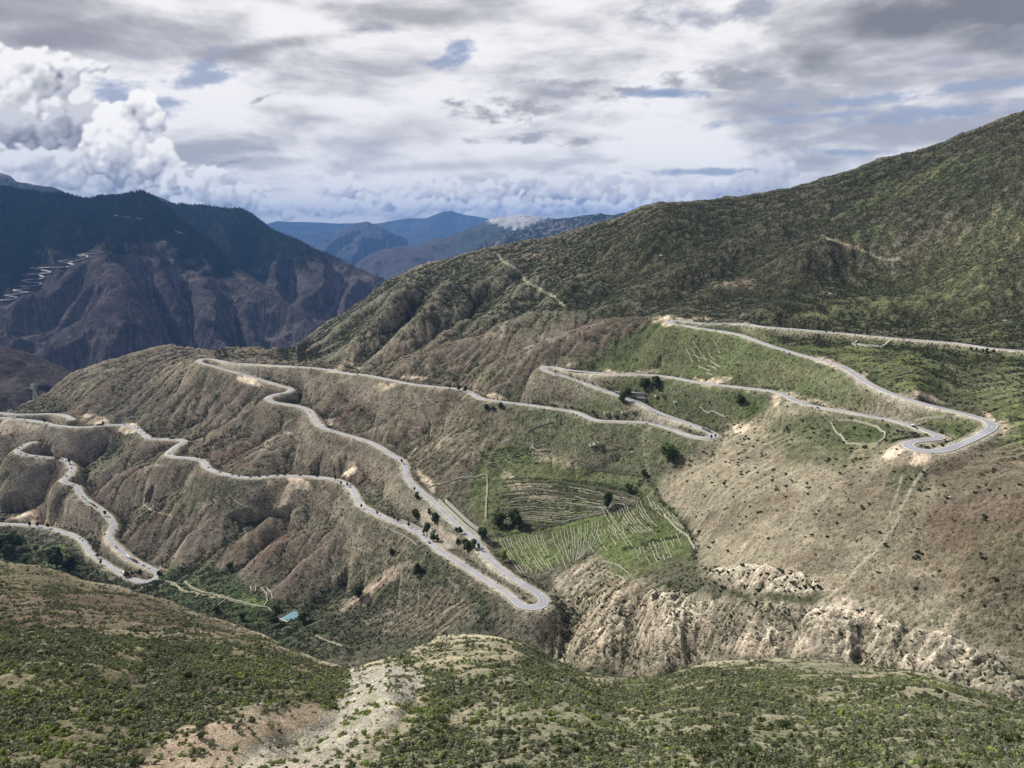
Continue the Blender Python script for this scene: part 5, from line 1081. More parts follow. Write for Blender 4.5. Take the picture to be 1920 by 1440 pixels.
P2, bl2, tot2 = scatter_points((rowi > iC) & (rowi < iS + 4) & (PX > -160) & (PX < 2080), None, df)
print('far shrubs', len(P2), tot2)
n2 = len(P2); s2v = (0.7 + 1.0 * rsp.rand(n2) ** 2) * np.clip(0.75 + np.hypot(P2[:, 0], P2[:, 1]) / 2600, 0.8, 1.35) * (1 + 0.5 * bl2(TANM)) * (1 - 0.3 * bl2(BANK)) * (1 - 0.28 * bl2(RM_))
P2[:, 2] -= 0.15
gn_scatter('shrubbery', P2, rsp.rand(n2) * 6.28, s2v, np.clip(0.3 + 0.4 * rsp.randn(n2) * .6, 0, 1), rsp.randint(0, 4, n2), hs)
# stones on the scree and over the bare ground in front
M_stone = plain('grey_stone', (0.40, 0.37, 0.32), 0.9, 0.15, 0.3)
def rock_mesh(name, rs, sub=1, mat=M_stone):
    V = []; F = []; m = 7
    rings = [(-.45, .75), (0.0, 1.0), (.45, .7)]
    for z, r in rings:
        for i in range(m):
            a = 2 * math.pi * i / m; j = rs.uniform(.72, 1.15); V.append((math.cos(a) * r * j, math.sin(a) * r * j * .8, z * .7 + rs.uniform(-.1, .1)))
    V.append((0, 0, .55)); V.append((0, 0, -.5))
    for r_ in range(2):
        for i in range(m): F.append((r_ * m + i, r_ * m + (i + 1) % m, (r_ + 1) * m + (i + 1) % m, (r_ + 1) * m + i))
    for i in range(m): F.append((2 * m + i, 2 * m + (i + 1) % m, 3 * m)); F.append(((i + 1) % m, i, 3 * m + 1))
    return mesh_only(name, V, F, mat)
boulders = []
for k, (bx_, by_, sc_, lb_) in enumerate(((1780, 932, 2.6, 'pale boulder beside a dark bush on the tan hillside'), (1186, 847, 2.4, 'pale square boulder on the grassy shelf below the road bend'), (1378, 1036, 1.6, 'small white boulder alone on the tan hillside'), (1885, 601, 3.0, 'white rock in the scrub above the uppermost road'), (1557, 551, 4.5, 'pale rock outcrop low on the dark green mountainside'), (1240, 479, 4.5, 'pale rock outcrop high on the mountain flank'))):
    h_ = hit(bx_, by_, lo=1)[0]; o = bpy.data.objects.new('boulder', rock_mesh('boulder', rsp, mat=plain('pale_rock', (0.55, 0.5, 0.42), 0.9, 0.1, 0.2) if k == 0 else bpy.data.materials['pale_rock'])); COL.objects.link(o)
    o.location = h_; o.scale = (sc_, sc_ * .8, sc_ * .6); tag(o, lb_, 'boulder'); boulders.append(o)
P3_, bl3, t3 = scatter_points((rowi > N0 - 2) & (rowi < iC) & (PX > -60) & (PX < 1980), 16000, np.clip(SCREE, 0, 1) + 0.03)
ns = len(P3_)
st_ = bpy.data.objects.new('stone', rock_mesh('stone', rsp)); COL.objects.link(st_); st_.location = hit(715, 1300, fore=True)[0]; st_.scale = (.7, .6, .45); tag(st_, 'larger grey stone lying on the scree tongue', 'stone')
gn_scatter('scree_stones', P3_, rsp.rand(ns) * 6.28, 0.10 + 0.26 * rsp.rand(ns) ** 3, rsp.rand(ns), np.zeros(ns), [st_])
# ------------------------------------------------------------------ trees: trunk with limbs, crown of leaf clumps
def tube(V, F, p0, p1, r0, r1, m=6):
    p0, p1 = np.array(p0, float), np.array(p1, float); d = p1 - p0; d /= np.linalg.norm(d) + 1e-9
    u = np.cross(d, (0, 0, 1)) if abs(d[2]) < .9 else np.cross(d, (1, 0, 0)); u /= np.linalg.norm(u); v = np.cross(d, u); k = len(V)
    for p, r in ((p0, r0), (p1, r1)):
        for i in range(m): a = 2 * math.pi * i / m; V.append(p + (u * math.cos(a) + v * math.sin(a)) * r)
    for i in range(m): F.append((k + i, k + (i + 1) % m, k + m + (i + 1) % m, k + m + i))
    F.append(tuple(range(k + m, k + 2 * m)))
def crown_mesh(rs, n, leaf, w, h, z0, lobes):
    """unit tree 1 m tall scaled later: crown of w (radius) and h (height) starting at z0"""
    V, F = [], []
    L = []
    for i in range(lobes):
        a = rs.rand() * 6.28; q = rs.rand() ** .6 * w * .55; zz = z0 + h * rs.uniform(.22, .82); sh = 1 - abs((zz - z0) / h - .45) * .7
        L.append((math.cos(a) * q * sh, math.sin(a) * q * sh, zz, w * rs.uniform(.42, .62) * sh, h * rs.uniform(.16, .26)))
    for _ in range(n):
        cx, cy, cz, cr, ch = L[rs.randint(lobes)]; d = rs.normal(size=3); d /= np.linalg.norm(d); q = rs.uniform(.7, 1.08)
        p = np.array([cx + d[0] * cr * q, cy + d[1] * cr * q, cz + d[2] * ch * q])
        u = rs.normal(size=3); u -= d * (u @ d) * .6; u /= np.linalg.norm(u); v = np.cross(d, u) + rs.normal(size=3) * .3; v /= np.linalg.norm(v)
        s = leaf * rs.uniform(.6, 1.3); k = len(V); V += [p - u * s, p + v * s * .8, p + u * s, p - v * s * .8]; F.append((k, k + 1, k + 2, k + 3))
    for cx, cy, cz, cr, ch in L:
        k = len(V); m = 6
        for zz, rr in ((-.7, .5), (0, .8), (.7, .5)):
            for i in range(m): a = 2 * math.pi * i / m + zz; V.append(np.array([cx + math.cos(a) * cr * rr * .9, cy + math.sin(a) * cr * rr * .9, cz + zz * ch]))
        for r_ in range(2):
            for i in range(m): F.append((k + r_ * m + i, k + r_ * m + (i + 1) % m, k + (r_ + 1) * m + (i + 1) % m, k + (r_ + 1) * m + i))
        F.append(tuple(k + 2 * m + i for i in range(m))); F.append(tuple(k + i for i in range(m))[::-1])
    return mesh_only('crown', V, F, M_tree)
def trunk_mesh(rs, r, top, limbs=5):
    V, F = [], []; tube(V, F, (0, 0, -.06), (0.01, 0, top * .5), r, r * .75); tube(V, F, (0.01, 0, top * .5), (-.01, .01, top), r * .75, r * .4)
    for i in range(limbs):
        a = 6.28 * i / limbs + rs.rand(); z = top * rs.uniform(.45, .9); l = rs.uniform(.12, .26)
        tube(V, F, (0, 0, z), (math.cos(a) * l, math.sin(a) * l, z + l * .8), r * .45, r * .15, 5)
    return mesh_only('trunk', V, F, M_bark)
rt = np.random.RandomState(77)
KINDS = {'round': [(crown_mesh(rt, 620, .045, .50, .92, .06, 10), trunk_mesh(rt, .035, .55)) for _ in range(3)],
         'tall': [(crown_mesh(rt, 380, .040, .30, .90, .08, 9), trunk_mesh(rt, .03, .7)) for _ in range(2)],
         'slim': [(crown_mesh(rt, 150, .055, .24, .80, .18, 6), trunk_mesh(rt, .03, .7, 3)) for _ in range(2)]}
def dist_at(p): return math.sqrt(p[0] ** 2 + p[1] ** 2 + p[2] ** 2)
def tree(kind, px, py, hpx, label, group=None, tint=0.2, wide=1.0, sink=0.0):
    p = hit(px, py, lo=1)[0]; hgt = hpx * dist_at(p) / F_PX * 1.08
    cm, tm = KINDS[kind][rt.randint(len(KINDS[kind]))]
    t = bpy.data.objects.new('tree', None); COL.objects.link(t); t.location = (p[0], p[1], p[2] - sink); t.rotation_euler = (0, 0, rt.rand() * 6.28); t.scale = (hgt * wide, hgt * wide, hgt)
    c = bpy.data.objects.new('crown', cm); COL.objects.link(c); c.parent = t; c['tint'] = tint
    k = bpy.data.objects.new('trunk', tm); COL.objects.link(k); k.parent = t
    tag(t, label, 'tree', group); return t
TREES = [  # kind, foot pixel, height in pixels, width factor, tint, label
 ('round', 938, 992, 34, 1.0, .15, 'large dark tree of the close pair amid the stone terraces, left one'), ('round', 966, 992, 36, 1.05, .25, 'large dark tree of the close pair amid the stone terraces, right one'),
 ('round', 905, 1014, 28, 1.0, .15, 'dark round tree just above the main road at the left edge of the terraces'), ('tall', 1138, 955, 34, 1.25, .15, 'lone dark tree standing in the middle of the upper terraces'),
 ('round', 1180, 925, 20, .9, .2, 'small dark tree at the upper rim of the terraces'), ('round', 1208, 897, 17, .9, .2, 'small tree in the gully above the terrace rim'),
 ('round', 1252, 868, 38, 1.15, .3, 'biggest broad bright-sided tree beside the gully below the road bend'), ('round', 943, 1052, 20, 1.0, .95, 'yellow-green bushy tree above the road at the foot of the terraces'),
 ('round', 1208, 732, 24, 1.0, .15, 'dark tree of the touching pair in the walled field, left one'), ('round', 1229, 731, 26, 1.0, .2, 'dark tree of the touching pair in the walled field, right one'),
 ('round', 1388, 760, 22, 1.0, .15, 'lone dark tree in the green walled field near the upper road'), ('round', 1177, 745, 22, 1.0, .15, 'dark tree over the road next to the flat-roofed house'),
 ('round', 1168, 757, 22, .9, .15, 'dark tree below the road across from the flat-roofed house'), ('round', 938, 766, 13, 1.0, .15, 'dark tree just below the middle road, near a clump of bushes'),
 ('round', 912, 770, 12, 1.1, .15, 'bushy dark tree in the hollow below the middle road'), ('round', 924, 770, 10, 1.1, .15, 'small bushy tree beside another in the hollow below the middle road'),
 ('round', 861, 733, 12, .9, .15, 'dark roadside tree where the middle road bends, first of two'), ('round', 873, 735, 12, .9, .15, 'dark roadside tree where the middle road bends, second of two'),
 ('tall', 782, 1085, 32, 1.0, .15, 'tall dark tree below the two long road legs'), ('round', 674, 1122, 27, 1.0, .15, 'dark tree on the slope between the pond and the long road'),
 ('round', 735, 1040, 13, .9, .15, 'small dark tree on the pale slope under the retaining wall'), ('round', 781, 936, 14, .9, .15, 'small tree between the two long road legs, above the sand'),
 ('round', 780, 974, 20, 1.0, .3, 'green tree on the sand patch between the road legs, upper left'), ('tall', 804, 965, 14, 1.0, .2, 'slim tree at the top of the sand patch beside the ribbed wall'),
 ('round', 815, 986, 22, 1.0, .3, 'larger green tree in the middle of the sand patch'), ('round', 801, 1000, 20, 1.0, .25, 'green tree low on the sand patch near the lower road'),
 ('round', 812, 1014, 17, .9, .3, 'green tree at the lower left corner of the sand patch'), ('round', 819, 1016, 14, .9, .2, 'small dark tree beside another at the corner of the sand patch'),
 ('tall', 858, 1021, 15, 1.1, .2, 'narrow tree at the right tip of the sand patch'), ('round', 876, 1033, 25, 1.0, .3, 'full green tree between the road legs below the sand patch'), ('round', 888, 1029, 18, 1.0, .2, 'dark tree hugging the upper road leg below the sand patch'),
 ('slim', 897, 1033, 16, 1.0, .1, 'slim dark tree standing right at the upper road leg'), ('round', 863, 1001, 13, 1.0, .2, 'tree on the verge of the upper road leg over the ribbed wall'), ('round', 855, 998, 9, 1.0, .2, 'little tree next to a larger one on the verge over the ribbed wall'),
 ('round', 8, 1040, 34, 1.1, .1, 'big dark tree of the grove at the left edge, outermost'), ('round', 28, 1032, 30, 1.1, .15, 'big dark tree of the grove at the left edge, inner one'), ('round', 20, 1046, 24, 1.0, .12, 'dark tree in front of the grove at the left edge'),
 ('round', 45, 1062, 15, 1.2, .15, 'small tree below the grove on the left meadow'), ('round', 68, 1034, 9, 1.2, .15, 'little tree above the left meadow'), ('round', 106, 1066, 34, 1.1, .15, 'dark tree of the leafy pair beside the bright meadow, taller one'), ('round', 130, 1074, 28, 1.0, .1, 'dark tree of the leafy pair beside the bright meadow, rounder one'),
 ('round', 514, 1172, 22, 1.0, .15, 'dark tree at the left bank of the pond'), ('round', 570, 1168, 22, 1.15, .2, 'broad tree at the right bank of the pond'), ('round', 456, 1163, 17, .9, .2, 'round tree by the creek left of the pond'), ('round', 431, 1070, 16, 1.0, .12, 'dark tree in the mouth of the side gully above the fields'),
 ('round', 406, 1147, 14, 1.1, .15, 'small tree on the creek bank, among bushes'), ('round', 590, 1188, 10, 1.1, .15, 'small tree below the pond by the footpath'), ('round', 520, 1148, 14, 1.1, .15, 'tree behind the pond on the field edge'),
 ('round', 300, 1082, 12, 1.0, .12, 'dark tree on the outer edge of the lowest hairpin'), ('round', 238, 1082, 11, 1.1, .15, 'dark tree below the lowest hairpin, beside a truck'), ('round', 249, 1080, 9, 1.0, .15, 'small dark tree inside the lowest hairpin'), ('round', 262, 1076, 8, 1.0, .15, 'little tree inside the lowest hairpin, next to the bend'),
 ('slim', 1333, 824, 9, 1.2, .15, 'small tree at the tip of the hairpin beside the parked bus'), ('slim', 1341, 822, 9, 1.2, .15, 'small tree outermost at the tip of the hairpin by the bus'), ('slim', 1625, 630, 10, 1.0, .15, 'lone dark roadside tree on the uppermost road, near the white enclosure')]
for k, px_, py_, h_, w_, ti_, lb_ in TREES: tree(k, px_, py_, h_, lb_, tint=ti_, wide=w_)
for px_, py_ in ((570, 685), (612, 692), (618, 690), (670, 702), (692, 703), (746, 711), (843, 728)): tree('slim', px_, py_ + 2, 6, 'small dark roadside tree along the topmost left stretch of road', 'small roadside trees, topmost left stretch', .1, 1.3)
for px_, py_ in ((933, 751), (1002, 758), (1035, 763), (1040, 765), (1060, 767), (1073, 768), (1113, 778), (1563, 625)): tree('slim', px_, py_ + 2, 9 if px_ > 1050 else 7, 'small dark tree lining the middle road', 'small trees lining the middle road', .1, 1.3)
for px_, py_ in ((1041, 702), (1070, 708), (1082, 712), (1097, 718), (1110, 722), (1150, 735), (1190, 752)): tree('slim', px_, py_, 7, 'small tree on the verge between the two legs of the middle hairpin', 'verge trees of the middle hairpin', .1, 1.2)
for px_, py_ in ((753, 870), (777, 922), (629, 902), (640, 911), (651, 914), (678, 954), (707, 967)): tree('slim', px_, py_, 10, 'dark tree on the verge of the long descending road', 'verge trees of the long descending road', .1, 1.2)
for px_, py_ in ((739, 977), (747, 981), (766, 990), (795, 1003)): tree('slim', px_, py_, 12, 'slim green tree between the road and its ribbed wall', 'slim trees at the ribbed wall', .35, 1.1)
for px_, py_ in ((370, 860), (378, 862), (194, 798), (84, 793), (317, 820)): tree('slim', px_, py_ + 2, 9, 'dark tree beside the road that crosses the left spur', 'trees beside the left spur road', .1, 1.2)
for px_, py_ in ((98, 857), (131, 868), (197, 966), (163, 902), (57, 987), (72, 987), (90, 990), (190, 1058), (183, 1046)): tree('slim', px_, py_ + 2, 10, 'dark tree beside the lowest left road', 'trees beside the lowest left road', .1, 1.3)
for px_, py_ in ((1820, 661), (1830, 662), (1842, 664), (1850, 663), (1862, 665)): tree('slim', px_, py_, 9, 'dark conifer in the row below the uppermost road', 'conifer row below the uppermost road', .05, 1.3)
# ------------------------------------------------------------------ vehicles
PT = {}
def paintm(nm, c, rough=0.35): 
    if nm not in PT: PT[nm] = plain(nm, c, rough, 0.5)
    return PT[nm]
M_glass = plain('dark_glass', (0.02, 0.025, 0.03), 0.1, 0.6); M_tyre = plain('tyre_rubber', (0.02, 0.02, 0.02), 0.9)
def prof(pts, w, taper=1.0):
    """side outline extruded to width w; upper points drawn in by taper"""
    zmax = max(p[1] for p in pts); V = []; n = len(pts)
    for s_ in (-1, 1):
        for x, z in pts: V.append((x, s_ * w / 2 * (taper if z > zmax * .75 else 1), z))
    F = [tuple(range(n))[::-1], tuple(range(n, 2 * n))] + [(i, (i + 1) % n, n + (i + 1) % n, n + i) for i in range(n)]
    return V, F
def box(x0, x1, y0, y1, z0, z1):
    V = [(x0, y0, z0), (x1, y0, z0), (x1, y1, z0), (x0, y1, z0), (x0, y0, z1), (x1, y0, z1), (x1, y1, z1), (x0, y1, z1)]
    return V, [(3, 2, 1, 0), (4, 5, 6, 7), (0, 1, 5, 4), (1, 2, 6, 5), (2, 3, 7, 6), (3, 0, 4, 7)]
def joinm(*ms):
    V, F = [], []
    for v, f in ms: k = len(V); V += list(v); F += [tuple(i + k for i in q) for q in f]
    return V, F
def wheel_m(r, w):
    V, F = [], []; tube(V, F, (0, -w / 2, 0), (0, w / 2, 0), r, r, 10); F.append(tuple(range(10))[::-1]); return mesh_only('wheel', V, F, M_tyre)
WC, WT = wheel_m(.36, .24), wheel_m(.52, .36)
def mk(name, vf, mat, par=None, bev=0.0):
    V, F = vf; o = bpy.data.objects.new(name, mesh_only(name, V, F, mat)); COL.objects.link(o)
    if par is not None: o.parent = par
    return o
def wheels(par, xs, y, me, r):
    for x in xs:
        for s_ in (-1, 1):
            o = bpy.data.objects.new('wheel', me); COL.objects.link(o); o.parent = par; o.location = (x, s_ * y, r)
def car_mesh(mat, van=False):
    if van: b = prof([(-2.5, .4), (2.5, .4), (2.55, 1.0), (2.1, 1.25), (1.5, 2.05), (-2.45, 2.1), (-2.55, .9)], 1.85, .94); g_ = joinm(box(1.3, 1.75, -.86, .86, 1.3, 1.85), box(-2.0, 1.2, -.93, .93, 1.35, 1.85))
    else: b = prof([(-2.25, .35), (2.25, .35), (2.3, .8), (1.2, 1.0), (.5, 1.62), (-1.5, 1.66), (-2.2, 1.05), (-2.3, .7)], 1.8, .84); g_ = joinm(box(-1.45, .62, -.80, .80, 1.1, 1.5), box(.35, .95, -.72, .72, 1.06, 1.4), box(-1.86, -1.3, -.72, .72, 1.1, 1.45))
    return b, g_
def vehicle(kind, color, label, group=None):
    t = bpy.data.objects.new({'car': 'car', 'van': 'van', 'bus': 'bus', 'truck': 'truck', 'tanker': 'tanker_truck', 'flat': 'truck'}[kind], None); COL.objects.link(t)
    c = {'white': (.75, .75, .75), 'dark': (.03, .03, .035), 'silver': (.42, .43, .45), 'red': (.25, .04, .03), 'maroon': (.10, .02, .02), 'cyan': (.35, .6, .62), 'grey': (.18, .19, .2), 'blue': (.05, .09, .2)}
    pm = paintm(color + '_paint', c[color])
    if kind in ('car', 'van'):
        b, g_ = car_mesh(pm, kind == 'van'); mk('body', b, pm, t); mk('window', g_, M_glass, t); wheels(t, (-1.4, 1.4), .84, WC, .36)
    elif kind == 'bus':
        mk('body', prof([(-5.5, .5), (5.5, .5), (5.55, 1.4), (5.3, 3.1), (-5.45, 3.15), (-5.55, 1.0)], 2.5, .95), pm, t); mk('window', joinm(box(-5.0, 4.9, -1.27, 1.27, 1.7, 2.5), box(5.2, 5.5, -1.1, 1.1, 1.5, 2.6)), M_glass, t); mk('roof_unit', box(-1.5, 1.0, -.8, .8, 3.1, 3.35), paintm('silver_paint', c['silver']), t); wheels(t, (-3.6, 3.6), 1.15, WT, .52)
    else:
        cabc = paintm('red_paint', c['red']) if kind == 'tanker' else (paintm('white_paint', c['white']) if kind == 'flat' else paintm('blue_paint', c['blue']))
        mk('cab', prof([(3.6, .6), (5.8, .6), (5.85, 1.7), (5.5, 2.9), (3.7, 3.0)], 2.4, .92), cabc, t); mk('window', joinm(box(5.3, 5.8, -1.05, 1.05, 1.8, 2.6), box(4.4, 5.3, -1.22, 1.22, 1.8, 2.5)), M_glass, t); mk('chassis', box(-5.6, 4.0, -.5, .5, .6, .95), M_tyre, t)
        if kind == 'tanker':
            V, F = [], []; tube(V, F, (-5.6, 0, 2.1), (3.3, 0, 2.1), 1.2, 1.2, 14); F.append(tuple(range(14))[::-1]); mk('tank', (V, F), pm, t)
        else: mk('cargo_box', joinm(box(-5.7, 3.3, -1.22, 1.22, .98, 3.5)), pm, t)
        wheels(t, (-4.6, -3.4, 4.6), 1.05, WT, .52)
    tag(t, label, {'tanker': 'truck', 'flat': 'truck'}.get(kind, kind), group); return t
RP = [(Q, *pix(Q[:, 0], Q[:, 1], Q[:, 2])) for Q in road_pts]
def on_road(t, px, py, lane=None, dirn=1):
    best = None
    for Q, qx, qy in RP:
        d = np.hypot(qx - px, qy - py); i = int(np.argmin(d))
        if best is None or d[i] < best[0]: best = (d[i], Q, i)
    _, Q, i = best; a, b_ = Q[max(i - 2, 0)], Q[min(i + 2, len(Q) - 1)]; d = b_ - a; L = math.hypot(d[0], d[1]); ux, uy = d[0] / L, d[1] / L
    ln = (1.6 if dirn > 0 else -1.6) if lane is None else lane
    p = (Q[i][0] + uy * ln, Q[i][1] - ux * ln, Q[i][2] + 0.13); t.location = p
    pitch = math.atan2(d[2], L); t.rotation_euler = (0, -pitch * dirn, math.atan2(uy, ux) + (0 if dirn > 0 else math.pi)); return t
CARS = [
 (1711, 797, 'car', 'white', 1, 'white car on the road just above the sandy hairpin island', None), (1719, 802, 'car', 'dark', -1, 'dark car passing the white one just above the sandy hairpin island', None),
 (1328, 807, 'bus', 'grey', 1, 'long grey bus parked at the tip of the middle hairpin', None), (1308, 613, 'van', 'white', 1, 'white van on the road near the topmost hairpin', None), (890, 743, 'car', 'white', 1, 'lone white car where the middle road bends below the two trees', None), (583, 772, 'car', 'grey', 1, 'lone grey car on the curve above the gravel lay-by', None),
 (775, 993, 'car', 'white', 1, 'white car on the lower leg beside the sand patch', None), (793, 1003, 'car', 'dark', 1, 'dark car of the two driving close together beside the ribbed wall', None), (797, 1007, 'car', 'silver', 1, 'silver car right behind the dark one beside the ribbed wall', None), (807, 1018, 'car', 'dark', -1, 'dark car at the end of the ribbed wall on the lower leg', None), (654, 912, 'car', 'dark', 1, 'dark car alone on the bend by the pale bank', None),
 (387, 879, 'car', 'dark', 1, 'dark car in the short steep bend of the left spur road', None), (315, 851, 'car', 'dark', 1, 'dark car at the small left hairpin of the spur road', None),
 (233, 797, 'van', 'white', 1, 'white van on the spur road before the steep pale bank', None), (255, 803, 'truck', 'white', 1, 'white box truck coming down the curve of the spur road', None), (264, 808, 'car', 'silver', 1, 'silver car behind the white box truck on the spur road', None), (283, 822, 'car', 'dark', 1, 'dark car at the bottom of the curve of the spur road', None), (293, 823, 'car', 'white', 1, 'white car at the bottom of the curve of the spur road', None), (322, 823, 'truck', 'maroon', 1, 'dark red truck on the level stretch before the spur hairpin', None), (187, 798, 'truck', 'maroon', 1, 'dark red truck on the long level stretch of the spur road', None),
 (25, 785, 'bus', 'white', 1, 'white bus at the far left end of the spur road', None), (48, 788, 'car', 'silver', -1, 'silver car near the white bus at the far left', None),
 (109, 858, 'truck', 'maroon', 1, 'dark truck in the queue between two roadside trees', None), (84, 856, 'car', 'white', 1, 'white car in the queue before the dark truck', None), (132, 884, 'car', 'white', 1, 'white car in the wide bend of the lowest left road', None), (122, 902, 'car', 'white', -1, 'white car at the sharp left bend of the lowest left road', None), (152, 917, 'car', 'white', 1, 'white car after the sharp left bend of the lowest left road', None),
 (168, 940, 'bus', 'cyan', 1, 'pale blue bus heading down the lowest left road', None), (177, 946, 'truck', 'red', 1, 'red truck right behind the pale blue bus', None), (190, 955, 'car', 'white', 1, 'white car below the red truck', None), (218, 1022, 'car', 'white', 1, 'white car on the straight above the lowest hairpin', None), (222, 1026, 'car', 'dark', 1, 'dark car trailing the white one above the lowest hairpin', None),
 (243, 1045, 'flat', 'white', 1, 'white truck approaching the lowest hairpin', None), (254, 1052, 'truck', 'maroon', 1, 'dark red truck bumper to bumper with the white truck', None), (270, 1060, 'car', 'dark', 1, 'dark car just before the lowest hairpin', None), (281, 1066, 'van', 'white', 1, 'white van entering the lowest hairpin', None), (298, 1074, 'van', 'white', 1, 'white van standing at the outer edge of the lowest hairpin', None),
 (229, 1076, 'tanker', 'white', 1, 'white tanker truck below the lowest hairpin', None), (240, 1082, 'truck', 'red', 1, 'red and blue truck behind the white tanker', None), (148, 1011, 'car', 'dark', 1, 'dark car of the pair on the lowest road, upper one', None), (152, 1015, 'car', 'dark', 1, 'dark car of the pair on the lowest road, lower one', None)]
for px_, py_ in ((410, 886), (435, 891), (447, 893), (470, 895), (485, 894), (500, 892), (518, 891), (533, 892), (563, 893), (592, 895)): CARS.append((px_, py_, 'car', 'dark', 1, 'dark car in the loose column on the long level road below the spurs', 'cars on the long level road'))
for px_, py_ in ((43, 837), (36, 843), (40, 850), (52, 853), (69, 855), (118, 861), (126, 865), (132, 871), (135, 878), (126, 893), (139, 909), (157, 933), (161, 936), (184, 950)): CARS.append((px_, py_, 'car', 'dark', 1, 'dark car in the queue winding along the lowest left road', 'dark cars queuing on the lowest left road'))
for px_, py_, kd_, co_, dr_, lb_, gp_ in CARS: on_road(vehicle(kd_, co_, lb_, gp_), px_, py_, dirn=dr_)
# ------------------------------------------------------------------ walls
M_wall = plain('field_stone', (0.40, 0.38, 0.29), 0.95, 0.1, 0.3); M_dkwall = plain('mossy_stone', (0.17, 0.15, 0.11), 0.95, 0.1, 0.3); M_conc = plain('concrete', (0.58, 0.56, 0.47), 0.9, 0.1, 0.15); M_whitew = plain('whitewash', (0.66, 0.64, 0.56), 0.9, 0.1, 0.1)
wr = np.random.RandomState(5)
def dry(P, h, w, jit=0.25, base=0.6):
    """stone wall as a run of uneven blocks following the ground"""
    V, F = [], []; Q, _ = resample(np.asarray(P, float), 1.6); Q[:, 2] = land_xy(Q[:, 0], Q[:, 1])
    T = np.gradient(Q[:, :2], axis=0); T /= np.linalg.norm(T, axis=1)[:, None] + 1e-9
    for i in range(len(Q)):
        hh = h * (1 + wr.uniform(-jit, jit)); ww = w * (1 + wr.uniform(-jit, jit)); n_ = np.array([-T[i][1], T[i][0]]); c = Q[i][:2] + n_ * wr.uniform(-.1, .1)
        for s_, z_ in ((-1, -base), (-1, hh), (1, hh), (1, -base)): V.append((c[0] + n_[0] * s_ * ww / 2, c[1] + n_[1] * s_ * ww / 2, Q[i][2] + z_))
    for i in range(len(Q) - 1):
        a, b_ = 4 * i, 4 * i + 4
        for j in range(3): F.append((a + j, a + j + 1, b_ + j + 1, b_ + j))
    F.append((0, 1, 2, 3)); k = 4 * (len(Q) - 1); F.append((k + 3, k + 2, k + 1, k)); return V, F
def wall(pts, h, w, mat, label, name='stone_wall', group=None):
    P = hit([p[0] for p in pts], [p[1] for p in pts], lo=1); V, F = dry(P, h, w); o = mesh_obj(name, V, F, mat); tag(o, label, 'wall', group); return o
wall([(1607, 641), (1597, 647), (1625, 650), (1653, 652), (1668, 641)], 2.2, 1.0, M_whitew, 'pale open rectangle of wall on the meadow under the uppermost road')
wall([(1558, 793), (1570, 788), (1600, 789), (1625, 795), (1645, 802), (1660, 813), (1657, 825), (1647, 832), (1587, 832), (1577, 817), (1563, 803), (1558, 793)], 1.5, 1.1, M_wall, 'rounded stone wall closing the dark green paddock beside the sandy hairpin')
for p_, lb_ in (([(982, 829), (985, 817), (992, 808), (1012, 799), (1038, 793)], 'curved dark field wall climbing to the middle road'), ([(1012, 847), (1040, 833), (1066, 818)], 'straight dark field wall on the pale slope below the middle road'), ([(993, 836), (1002, 843), (1012, 847)], 'short pale wall joining two field walls above the terraces'),
    ([(1266, 743), (1276, 737), (1288, 734), (1310, 742), (1340, 756), (1372, 768)], 'long thin wall crossing the green fields below the upper road'), ([(1313, 762), (1340, 772), (1361, 781)], 'short pale wall at the lower edge of the green fields'), ([(1717, 790), (1745, 786), (1772, 783)], 'low pale wall inside the loop of the sandy hairpin'),
    ([(1660, 713), (1685, 706), (1710, 699), (1706, 694), (1693, 692), (1673, 692)], 'thin curved wall on the meadow right of the road'), ([(1245, 965), (1262, 985), (1290, 1005), (1303, 1030)], 'pale wall along the right rim of the terraces'), ([(1075, 868), (1120, 882), (1180, 888), (1215, 893)], 'dark hedge-topped wall along the top of the terraces'),
    ([(960, 858), (990, 848), (1018, 838)], 'dark wall at the top of the small upper terraces')):
    wall(p_, 1.5, 1.0, M_dkwall if 'dark' in lb_ or 'thin' in lb_ else M_wall, lb_)
wall([(798, 915), (822, 911), (850, 902), (880, 897), (912, 892)], 2.0, 1.6, M_wall, 'pale channel wall running level from the road to the terraces', 'channel_wall')
wall([(913, 893), (914, 915), (912, 945), (911, 972)], 1.6, 1.3, M_wall, 'pale straight wall dropping through the upper terraces', 'channel_wall')
for pts, lb_ in (([(310, 1090), (330, 1096), (338, 1108), (350, 1112), (362, 1112), (366, 1110)], 'winding white field wall nearest to the lowest hairpin'), ([(347, 1090), (351, 1097), (358, 1100), (375, 1110), (400, 1114), (430, 1123), (455, 1130), (480, 1137), (503, 1140), (509, 1147)], 'long white field wall crossing the valley fields to the pond')):
    wall(pts, 1.2, 1.3, M_wall, lb_)
for pts in ([(500, 1103), (508, 1112), (511, 1124)], [(490, 1103), (500, 1114), (501, 1128), (495, 1137)], [(480, 1098), (479, 1110)], [(470, 1100), (471, 1108)], [(430, 1118), (410, 1135)], [(385, 1108), (365, 1122)]): wall(pts, 1.2, 1.2, M_wall, 'short field wall in the green valley fields left of the pond', group='short walls of the valley fields')
